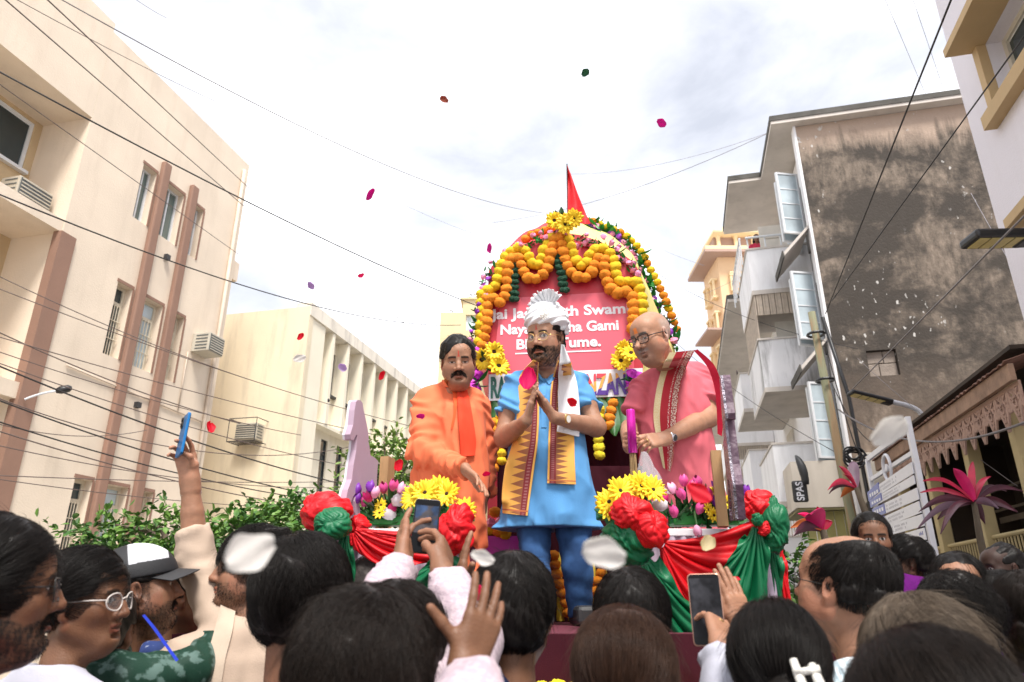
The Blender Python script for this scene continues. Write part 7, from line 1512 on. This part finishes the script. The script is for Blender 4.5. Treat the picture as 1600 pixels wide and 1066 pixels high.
for k in range(13):
    z1 = zT - .54 - .150 * k; h = .132 if k != 1 else .10; th = [.05, .03, 0, .02, -.02, 0, 0, 0, 0, 0, 0, 0, 0][k]
    def pk_(s0, s1, z0, z1_, d, name, mm, par):
        mb = MB(); mb.hexa([S(s0, SGD - d, z0), S(s0, SGD - d + .012, z0), S(s1, SGD - d + .012, z0 - th), S(s1, SGD - d, z0 - th), S(s0, SGD - d, z1_), S(s0, SGD - d + .012, z1_), S(s1, SGD - d + .012, z1_ - th), S(s1, SGD - d, z1_ - th)]); return mb.build(name, mm, par)
    s0, s1 = sR + .0 + .02 * (k % 2), sR + L - .05 * (k % 3); pl_ = pk_(s0, s1, z1 - h, z1, .05, 'plank', m_sw, SB); pk_(s1 - L * .30, s1 + .001, z1 - h + .002, z1 - .002, .056, 'blue_end', m_sb, pl_)
    if k < 7:
        for q, (f0, f1) in enumerate(((.30, .72), (.28, .66))):
            mb = MB(); n = 16
            for i in range(n):
                if random.random() < .2: continue
                a = s1 - L * .33 - (s1 - s0 - L * .36) * (f1 - .1) * i / n; tt = th * (a - s0) / (s1 - s0); mb.hexa([S(a, SGD - .0515, z1 - h * (.45 + .33 * q) - tt), S(a, SGD - .0505, z1 - h * (.45 + .33 * q) - tt), S(a - .016, SGD - .0505, z1 - h * (.45 + .33 * q) - tt), S(a - .016, SGD - .0515, z1 - h * (.45 + .33 * q) - tt), S(a, SGD - .0515, z1 - h * (.25 + .33 * q) - tt), S(a, SGD - .0505, z1 - h * (.25 + .33 * q) - tt), S(a - .016, SGD - .0505, z1 - h * (.25 + .33 * q) - tt), S(a - .016, SGD - .0515, z1 - h * (.25 + .33 * q) - tt)])
            tag(mb.build('print', m_pr, pl_), kind='stuff')
    mb = MB()
    for i in range(4): a = s1 - L * .05 - L * .06 * i; mb.sbox(a - L * .04, a, SGD - .0575, SGD - .0566, z1 - th - h * .65, z1 - th - h * .3)
    tag(mb.build('print', m_sw, pl_), kind='stuff')
    if k in (5, 6):
        mb = MB()
        for i in range(4): a = s0 + .06 + .04 * i; mb.sbox(a, a + .026, SGD - .0515, SGD - .0505, z1 - h * .55, z1 - h * (.25 + .1 * (i % 2)))
        tag(mb.build('logo', m_sb, pl_), kind='stuff')
# small hanging shop sign with upright letters on the balcony block, and a bracket
sp0 = at(1250, 768, 14.6); HS = root('hanging_sign', sp0, 'dark hanging sign with white tilted capitals under a curved black blade', 'sign')
o_x, o_y, o_z = look((-.25, -1, -.1)); m = MB(); m.obox(sp0, o_x, o_y, o_z, .15, .22, .04); m.build('panel', m_dark, HS, bevel=.05)
cu = bpy.data.curves.new('l', 'FONT'); cu.body = 'SPAS'; cu.offset = .02; cu.extrude = .01; to = bpy.data.objects.new('l', cu); me = None; COL.objects.link(to); bpy.context.view_layer.update(); me = bpy.data.meshes.new_from_object(to); bpy.data.objects.remove(to); me.materials.clear(); me.materials.append(m_sw)
place('lettering', me, frame(sp0 + o_z * .05 + o_x * .06 - o_y * .19, o_y * .185, -o_x * .2, o_z, 1), HS)
b0, b1, b2 = at(1243, 712, 14.6), at(1256, 730, 14.4), at(1259, 757, 14.5); m = MB(); m.tube(bez(b0, b1, b2, 10), [.02, .05, .07, .08, .09, .09, .09, .08, .08, .07], 6); m.build('blade', m_dark, HS, True)

# ---------------------------------------------------------------- lamps, pole, cables
m_led = mat('led_cells', (.62, .50, .20), .35, .1, 20); m_lampd = mat('black_lamp_casing', (.02, .02, .022), .4); m_pale = mat('pale_grey_pole', (.62, .63, .66), .4, .06, 6)
def lamp_head(par, a, b, w=.16, th=.05):
    a, b = np.array(a), np.array(b); d = unit(b - a); x = unit(np.cross(d, (0, 0, 1))); z = np.cross(x, d); L_ = np.linalg.norm(b - a); m = MB(); m.obox((a + b) / 2, d, x, z, L_ / 2, w, th); h = m.build('head', m_lampd, par, bevel=.03)
    for k in range(4): m = MB(); c = a + d * L_ * (.16 + .19 * k); m.obox(c - z * (th + .004), d, x, z, L_ * .08, w * .7, .005); m.build('led_panel', m_led, h)
    m = MB(); m.obox(b - d * L_ * .1 - z * th * .5, d, x, z, L_ * .12, w * .6, th); m.build('driver_box', m_lampd, h, bevel=.02)
LA = root('street_lamp', S(12.6, 3.75, 0), 'street lamp with slim black head on a curved white arm above the signboard', 'street lamp', 'street lamps')
lamp_head(LA, at(1327, 613, 12.2), at(1392, 629, 12.2), .13, .035); q = at(1449, 668, 12.2); m = MB(); m.tube([*spline([at(1388, 627, 12.2), at(1418, 634, 12.2), at(1438, 645, 12.2), q], 14), np.array([q[0], q[1], 0])], .045, 10); m.build('pole', m_pale, LA, True)
lb0, lb1 = at(1512, 374, 6.6), at(1608, 372, 6.6); LBm = root('street_lamp', lb1, 'large black street lamp head with four led cells jutting from the white building', 'street lamp', 'street lamps'); lamp_head(LBm, lb0, lb1, .16, .05); m = MB(); m.tube([lb1 - (lb1 - lb0) * .1, lb1 + (lb1 - lb0) * .75], .035, 8); m.build('arm', m_pale, LBm)
lc0, lc1 = S(9.75, -11.42, 5.0), S(10.05, -11.1, 5.22); LC = root('street_lamp', lc0, 'small drooping street lamp bracketed to the brown pilaster on the left', 'street lamp', 'street lamps'); m = MB(); m.tube(bez(lc0, (lc0 + lc1) / 2 + np.array([0, 0, .05]), lc1, 8), .02, 8); m.build('arm', m_pale, LC)
lc2 = lc1 + (lc1 - lc0) * .55 + np.array([0, 0, -.02]); m = MB(); m.tube([lc1, lc1 + (lc2 - lc1) * .3, lc1 + (lc2 - lc1) * .8, lc2], [.04, .075, .07, .03], 10); m.build('head', m_lampd, LC, True)
m_pole = mat('green_stained_pole', (.23, .23, .14), .85, .25, 2, stretch=(3, 3, .3), two=(.30, .20, .11), two_scale=2.5, bump=.3, bscale=20)
pt, pb = at(1268, 488, 13.8), at(1330, 805, 13.8); d = (pb - pt) / (pt[2] - pb[2]); pg = pb + d * pb[2]
PO = root('utility_pole', pg, 'weathered wooden pole leaning in front of the balcony block', 'pole'); m = MB(); m.tube([pt + d * -.0, pb, pg], [.075, .095, .105], 12); m.build('shaft', m_pole, PO, True)
m = MB(); m.tube([pt + np.array([.12, -.2, -.2]), (pt + pb) / 2 + np.array([.32, -.2, .2]), pb + np.array([.30, -.2, 0]), pg + np.array([.26, -.2, 0])], .04, 6); m.build('down_cable', m_lampd, PO, True)
for f in (.12, .36): c = pt + (pb - pt) * f; m = MB(); m.tube([c + np.array([.17 * math.cos(a), .17 * math.sin(a), 0]) for a in np.linspace(0, 2 * PI, 13)], .03, 6, False); m.build('clamp', m_lampd, PO)
g = root('cable_coil', at(1332, 712, 13.3), 'tangle of black cable coils hanging above the beige cabinet', 'cable coil'); m = MB()
for k in range(5): c = at(1331 + 3 * k, 708 + (k % 3) * 5, 13.3); m.tube([c + np.array([.16 * math.cos(a), .02 * k, .12 * math.sin(a)]) * (1 + .15 * k % .4) for a in np.linspace(0, 2 * PI, 17)], .02, 5, False)
m.build('loops', m_lampd, g, True)
m_wire = mat('black_cable', (.022, .018, .018), .6, .1, 5); m_wireb = mat('brown_cable', (.12, .085, .075), .7, .1, 5); m_wireg = mat('grey_cable', (.18, .16, .16), .6, .1, 5); m_wirel = mat('pale_thin_wire', (.30, .29, .33), .6, .1, 5)
def cable(p0, Y0, p1, Y1, r, sag, mm, label, group):
    r *= .72; a, b = at(*p0, Y0), at(*p1, Y1); n = 24; P = [a + (b - a) * t + np.array([0, 0, -sag * 4 * t * (1 - t)]) for t in np.linspace(0, 1, n)]
    o = MB().tube(P, r, 6).build('overhead_cable', mm, None, True); return tag(o, label, 'cable', group)
GL, GU, GR = 'cables strung along the left buildings', 'cables crossing the sky', 'cables on the right side'
low = 'thin brown cable slanting down across the cream building among its bundle'
for p0, Y0, p1, Y1, r, sg_ in (((-30, 418), 9, (420, 603), 12, .010, .1), ((-30, 440), 9, (720, 684), 16, .010, .2), ((-30, 506), 8.5, (375, 662), 12, .012, .1), ((-30, 518), 8.5, (640, 690), 15, .010, .1), ((-30, 540), 8.5, (470, 680), 13, .009, .1), ((-30, 557), 8.5, (640, 745), 15, .010, .2), ((-30, 612), 8, (580, 690), 14, .010, .5), ((-30, 655), 8, (230, 672), 11, .008, .15), ((-30, 690), 8, (560, 760), 14, .009, .2), ((-30, 742), 8, (560, 752), 14, .009, .05), ((-30, 665), 8, (480, 792), 13, .012, .1), ((-30, 745), 8, (420, 792), 12, .008, .05)):
    cable(p0, Y0, p1, Y1, r, sg_, m_wireb, low, GL)
for p0, Y0, p1, Y1, r, sg_, lab in (((-30, 560), 8.3, (560, 762), 14, .016, .15, 'thick black cable crossing the cream building just above the raised phone'), ((-30, 615), 8, (600, 790), 14, .014, .2, 'dark cable crossing behind the forearm holding the blue phone'), ((-30, 650), 8, (470, 778), 13, .013, .1, 'dark cable sloping across the cream building below the small lamp')):
    cable(p0, Y0, p1, Y1, r, sg_, m_wire, lab, GL)
for p0, Y0, p1, Y1, r, sg_, lab, mm in (((4, -4), 6, (382, 323), 14.5, .012, .0, 'brown cable descending from the top left corner across the cream parapet', m_wireb), ((68, -6), 6, (390, 295), 14.5, .012, .0, 'brown cable crossing the parapet to the far corner of the cream building', m_wireb), ((20, -4), 7, (340, 160), 14, .008, .05, 'faint brown wire over the roof edge of the cream building', m_wireb), ((90, -4), 7, (850, 333), 22, .012, .6, 'long grey cable sweeping from the top left down behind the chariot', m_wireg), ((205, -6), 8, (260, 28), 10, .008, .02, 'short wire end at the top of the sky', m_wirel), ((-20, 102), 6, (1000, 545), 24, .014, .7, 'black cable running from the left edge down to the chariot dome', m_wire), ((-20, 118), 6, (372, 397), 14, .008, .0, 'thin wire slanting down across the upper windows of the cream building', m_wireb), ((-20, 296), 7, (720, 508), 20, .014, .5, 'black cable from the balcony slab to the finned building roof', m_wire), ((400, 190), 14, (760, 372), 24, .007, .3, 'pale wire high over the finned building', m_wirel), ((1205, 206), 17, (770, 348), 26, .012, .5, 'grey cable from the roof corner of the balcony block to the chariot flag', m_wireg), ((1205, 206), 17, (885, 272), 26, .010, .4, 'paler upper cable from the roof corner of the balcony block', m_wirel), ((905, 312), 24, (1100, 415), 18, .008, .3, 'pale wire right of the pennant', m_wirel), ((985, 398), 24, (1340, 545), 13.8, .010, .5, 'cable from the chariot to the wooden pole', m_wire), ((1000, 500), 24, (1310, 350), 16.5, .007, .2, 'thin wire rising to the sun shade of the balcony block', m_wirel), ((1040, 520), 24, (1330, 720), 13.5, .010, .3, 'cable passing the balconies to the cable coil', m_wire), ((560, 440), 15, (760, 600), 24, .007, .2, 'thin wire above the finned roof', m_wirel), ((600, 478), 15, (715, 560), 22, .007, .1, 'second thin wire above the finned roof', m_wirel)):
    cable(p0, Y0, p1, Y1, r, sg_, mm, lab, GU)
for p0, Y0, p1, Y1, r, sg_, lab, mm in (((1490, -10), 5, (1290, 490), 13.7, .016, .0, 'dark cable dropping steeply from the top to the wooden pole', m_wire), ((1620, 30), 5.5, (1300, 470), 13.7, .014, .0, 'dark cable crossing the ochre window down to the wooden pole', m_wire), ((1620, 318), 5, (1330, 610), 13, .014, .0, 'thick grey cable across the black lamp and mildewed wall', m_wireg), ((1380, -8), 9, (1460, 180), 15.5, .006, .0, 'hair thin wire in the sky left of the white building', m_wirel), ((1424, -8), 9, (1484, 168), 15.5, .006, .0, 'second hair thin wire beside the white building', m_wirel), ((1460, 200), 15.8, (1600, 450), 12, .007, .0, 'pale wire down the blackened wall', m_wirel), ((1340, 560), 14, (1590, 760), 9, .007, .1, 'thin wire crossing below the wall niche', m_wireg), ((1310, 640), 13.6, (1620, 652), 7.5, .022, .45, 'thick sagging cable in front of the fretwork veranda', m_wireg), ((1290, 540), 13.7, (1345, 718), 13.4, .015, .3, 'slack black cable beside the wooden pole', m_wire), ((1300, 600), 13.6, (1360, 690), 13, .012, .2, 'curving black wire above the beige cabinet', m_wire)):
    cable(p0, Y0, p1, Y1, r, sg_, mm, lab, GR)

# ---------------------------------------------------------------- trees and plants
m_tl = mat('tree_leaf', (.035, .11, .014), .55, .5, 5, two=(.11, .22, .03), two_scale=3); m_tl2 = mat('feathery_leaf', (.12, .22, .035), .5, .4, 5, two=(.20, .30, .05), two_scale=3); m_bark = mat('bark', (.10, .075, .05), .9, .3, 8, stretch=(3, 3, .6), bump=.5, bscale=30)
def tree(name, label, base, limbs, clumps, n, ls, mm, flat=.5, cat='tree', group=None):
    t = root(name, base, label, cat, group); m = MB(); base = np.array(base)
    for L_ in limbs: P = spline([base] + [np.array(p) for p in L_], 12); m.tube(P, np.linspace(.07, .012, 12), 7)
    m.build('trunk', m_bark, t, True); V = []; Fc = []; 
    lv = np.array([[0, 0, 0], [.28, .35, .05], [.22, .75, 0], [0, 1, -.12], [-.22, .75, 0], [-.28, .35, .05]])
    for c, rad, w in clumps:
        k = int(n * w); twig = rng.normal(size=(max(1, k // 9), 3)); twig = twig / np.linalg.norm(twig, axis=1, keepdims=True) * rng.uniform(.35, 1, (len(twig), 1)) ** .5; 
        for q in twig:
            p0 = np.array(c) + q * np.array(rad); d0 = unit(q * np.array([1, 1, .4]) + rng.normal(size=3) * .4 + np.array([0, 0, -.1]))
            for j in range(9):
                d = unit(d0 + rng.normal(size=3) * .55 * np.array([1, 1, flat])); x, y, z = look(np.cross(d, unit(rng.normal(size=3) * np.array([.6, .6, .15]) + np.array([.01, 0, 0]))), d); s = ls * rng.uniform(.6, 1.25); p = p0 + d0 * s * j * .35
                xx = unit(np.cross(d, np.array([0, 0, 1.]) + rng.normal(size=3) * .5)); zz = np.cross(xx, d); o = len(V)
                for a in lv: V.append(p + (xx * a[0] + d * a[1] + zz * a[2]) * s)
                Fc.append((o, o + 1, o + 2, o + 3)); Fc.append((o, o + 3, o + 4, o + 5))
    o = put('crown', np_mesh('crown', np.array(V), np.array(Fc), mm, smooth=False), t); o['kind'] = 'stuff'; return t
Yt = 8.2
cl = [(at(150 + 38 * k, 838 + 16 * math.sin(k * 1.7) - 4 * (k > 6), Yt + .5 * math.sin(k)), (.34, .5, .10 + .05 * (k % 3)), 1 / 12) for k in range(9)] + [(at(420 + 30 * k, 800 - 3 * k, Yt + 1.2), (.3, .4, .07), .05) for k in range(4)] + [(at(170 + 60 * k, 888, Yt - .2), (.5, .6, .2), .09) for k in range(5)] + [(at(200 + 90 * k, 930, Yt), (.7, .5, .4), .10) for k in range(4)]
tree('spreading_tree', 'low spreading tree with fresh green leaves behind the crowd on the left', tuple(at(270, 900, Yt) * np.array([1, 1, 0])), [[at(260, 870, Yt), at(180 + 60 * k, 820, Yt + .2 * k)] for k in range(5)] + [[at(300, 870, Yt), at(430, 800, Yt + 1), at(520, 772, Yt + 1.2)]], cl, 5600, .088, m_tl)
Y2 = 10.5; cl2 = [(at(x, y, Y2 + dy), (.42, .5, .14), .12) for x, y, dy in ((600, 690, 0), (625, 708, .3), (585, 722, -.2), (640, 735, .2), (600, 750, 0), (570, 768, .1), (630, 775, 0), (655, 715, .5), (610, 800, 0))]
tree('feathery_tree', 'small feathery yellow green tree beside the lavender horse in front of the finned building', tuple(at(606, 850, Y2) * np.array([1, 1, 0])), [[at(606, 800, Y2), at(x, y, Y2)] for x, y in ((600, 690), (640, 720), (575, 740), (650, 760))], cl2, 2600, .085, m_tl2)
tree('green_shrub', 'small bright green shrub beside the right table drapery', tuple(at(1222, 960, 5.5) * np.array([1, 1, 0])), [[at(1222, 900, 5.5)]], [(at(1222, 885, 5.5), (.16, .2, .14), .6), (at(1215, 915, 5.5), (.18, .2, .16), .5)], 700, .055, m_tl, cat='shrub')
m_cr = [mat('red_cordyline_leaf', (.45, .012, .05), .4, .3, 8), mat('hot_pink_cordyline_leaf', (.75, .02, .16), .4, .2, 8), mat('dark_maroon_cordyline_leaf', (.07, .012, .025), .4, .4, 8), mat('purple_grey_cordyline_leaf', (.16, .09, .13), .5, .3, 8), mat('orange_cordyline_leaf', (.50, .13, .03), .5, .3, 8)]
def cordyline(label, c, tips, Y, base_px):
    g = root('cordyline', tuple(at(*base_px, Y) * np.array([1, 1, 0])), label, 'plant', 'cordyline plants in front of the veranda'); o = at(*c, Y); b = at(*base_px, Y); m = MB(); m.tube([np.array([b[0], b[1], 0]), b, o], [.035, .03, .022], 8); m.build('stem', m_bark, g, True)
    for tx, ty, w, k in tips:
        w *= .72
        e = at(tx, ty, Y + rng.uniform(-.25, .25)); dpt = (e - o); side = unit(np.cross(dpt, ray(tx, ty) + rng.normal(size=3) * .25)); n = unit(np.cross(side, dpt)); P = np.zeros((5, 12, 3))
        if n[2] < 0: n = -n
        L_ = np.linalg.norm(dpt)
        for i in range(5):
            for j in range(12): t = j / 11; u = i / 4 - .5; P[i, j] = o + dpt * t + np.array([0, 0, 1]) * L_ * .16 * math.sin(PI * t) + side * u * 2 * w * math.sin(PI * min(.99, .1 + .9 * t)) ** .8 + n * abs(u) * w * .5
        MB().slab(P, .003).build('leaf', m_cr[k], g, True)
cordyline('tall cordyline with hot pink top leaves before the veranda railing', (1522, 785), [(1442, 752, .035, 0), (1438, 770, .03, 0), (1490, 733, .065, 1), (1520, 722, .04, 0), (1548, 745, .035, 0), (1436, 800, .045, 2), (1432, 828, .04, 3), (1465, 812, .05, 2), (1572, 768, .04, 2), (1598, 768, .035, 2), (1560, 795, .05, 3), (1470, 835, .045, 2), (1590, 800, .05, 2), (1508, 750, .05, 1), (1540, 820, .05, 2)], 6.3, (1532, 845))
cordyline('cordyline with a few thin red and maroon leaves in front of the wooden pole', (1338, 762), [(1310, 728, .03, 0), (1318, 742, .02, 0), (1294, 766, .035, 0), (1296, 772, .04, 2), (1333, 722, .06, 3), (1313, 778, .04, 4)], 6.0, (1352, 800))
cordyline('low cordyline with broad hot pink leaf beside the balding man', (1285, 828), [(1247, 803, .03, 1), (1268, 805, .10, 1), (1277, 792, .03, 0), (1240, 838, .05, 2), (1235, 825, .04, 4), (1300, 815, .04, 0)], 5.0, (1292, 850))

# ---------------------------------------------------------------- petals in the air
def petal_shape(seed, mm):
    r = np.random.default_rng(seed); P = np.zeros((9, 10, 3)); a1, a2, c1 = r.uniform(.3, .5), r.uniform(-.4, .4), r.uniform(.2, .6)
    for i in range(9):
        for j in range(10): u, t = i / 4 - 1, j / 9; w = a1 * math.sin(PI * min(.97, (.06 + .90 * t))) ** .6 * (1 - .25 * (1 - t)) * (1 + .10 * math.sin(t * 9 + seed * 2 + 2 * u)); P[i, j] = (u * w + a2 * .2 * t, t - .5, c1 * 1.3 * u * u * w + .35 * (t - .5) ** 2 * (1 + .5 * u) + .05 * math.sin(u * 4 + t * 3))
    return MB().slab(P, .012).mesh('flower_petal', mm, True)
PM = {k: mat('petal_' + k, c, .6, .12, 30, transl=.6) for k, c in dict(white=(.80, .78, .75), cream=(.75, .66, .42), pink=(.85, .01, .20), red=(.78, .01, .04), magenta=(.70, .02, .38), lilac=(.60, .45, .70), green=(.05, .18, .10), rust=(.45, .13, .08)).items()}
PETS = [(388, 863, 74, 'white', .62, 'largest blurred white petal over the face of the man with the raised phone'), (943, 866, 62, 'white', .70, 'big round white petal beside the jeans of the man in blue'), (1389, 672, 60, 'white', .85, 'long blurred cream white petal in front of the signboard'), (755, 872, 36, 'white', 1.0, 'white petal resting by the crown of the black haired man'), (1106, 850, 24, 'cream', 1.6, 'small cream yellow petal before the right red swag'), (752, 924, 26, 'pink', 1.35, 'hot pink petal on the back of the black haired head'), (825, 592, 36, 'pink', 2.5, 'hot pink petal over the ochre scarf of the man in blue'), (893, 627, 18, 'red', 3.0, 'small red petal against the white turban tail'), (596, 587, 16, 'red', 3.0, 'red petal in front of the finned building fins'), (657, 649, 13, 'magenta', 3.0, 'magenta petal on the sleeve of the man in orange'), (326, 668, 20, 'red', 2.6, 'red petal right of the raised blue phone'), (577, 303, 24, 'magenta', 2.4, 'magenta petal high over the finned building'), (565, 431, 12, 'pink', 3.0, 'small pink petal above the finned roof'), (767, 388, 17, 'magenta', 3.2, 'magenta petal left of the chariot dome'), (693, 157, 18, 'rust', 2.6, 'rust coloured petal high in the left sky'), (915, 113, 18, 'green', 2.6, 'green petal highest in the sky'), (1033, 192, 20, 'magenta', 2.6, 'magenta petal in the sky right of the pennant'), (624, 727, 18, 'red', 2.8, 'red petal before the feathery tree'), (470, 526, 14, 'red', 3.0, 'red petal on the gable of the pale yellow building'), (468, 560, 20, 'white', 2.6, 'white petal on the corner of the pale yellow building'), (485, 446, 17, 'lilac', 3.0, 'pale lilac petal at the roof corner of the pale yellow building'), (536, 574, 15, 'lilac', 3.0, 'lilac petal before the tall fin windows'), (1092, 772, 40, 'red', 1.1, 'blurred dark red petal among the tulips of the right table'), (760, 740, 12, 'pink', 3.0, 'pink petal between the men in orange and blue'), (1150, 905, 12, 'red', 2.4, 'small red petal before the green drape')]
for i, (px, py, sz, k, Y, lab) in enumerate(PETS):
    c = at(px, py, Y); s = sz / 1152 * Y * 1.1; x, y, z = look(unit(-ray(px, py) + rng.normal(size=3) * (.7 if sz < 30 else .22)), rng.normal(size=3)); o = bpy.data.objects.new('flower_petal', petal_shape(i, PM[k])); COL.objects.link(o); o.matrix_basis = frame(c, x, y, z, s); tag(o, lab, 'petal', 'petals drifting in the air')
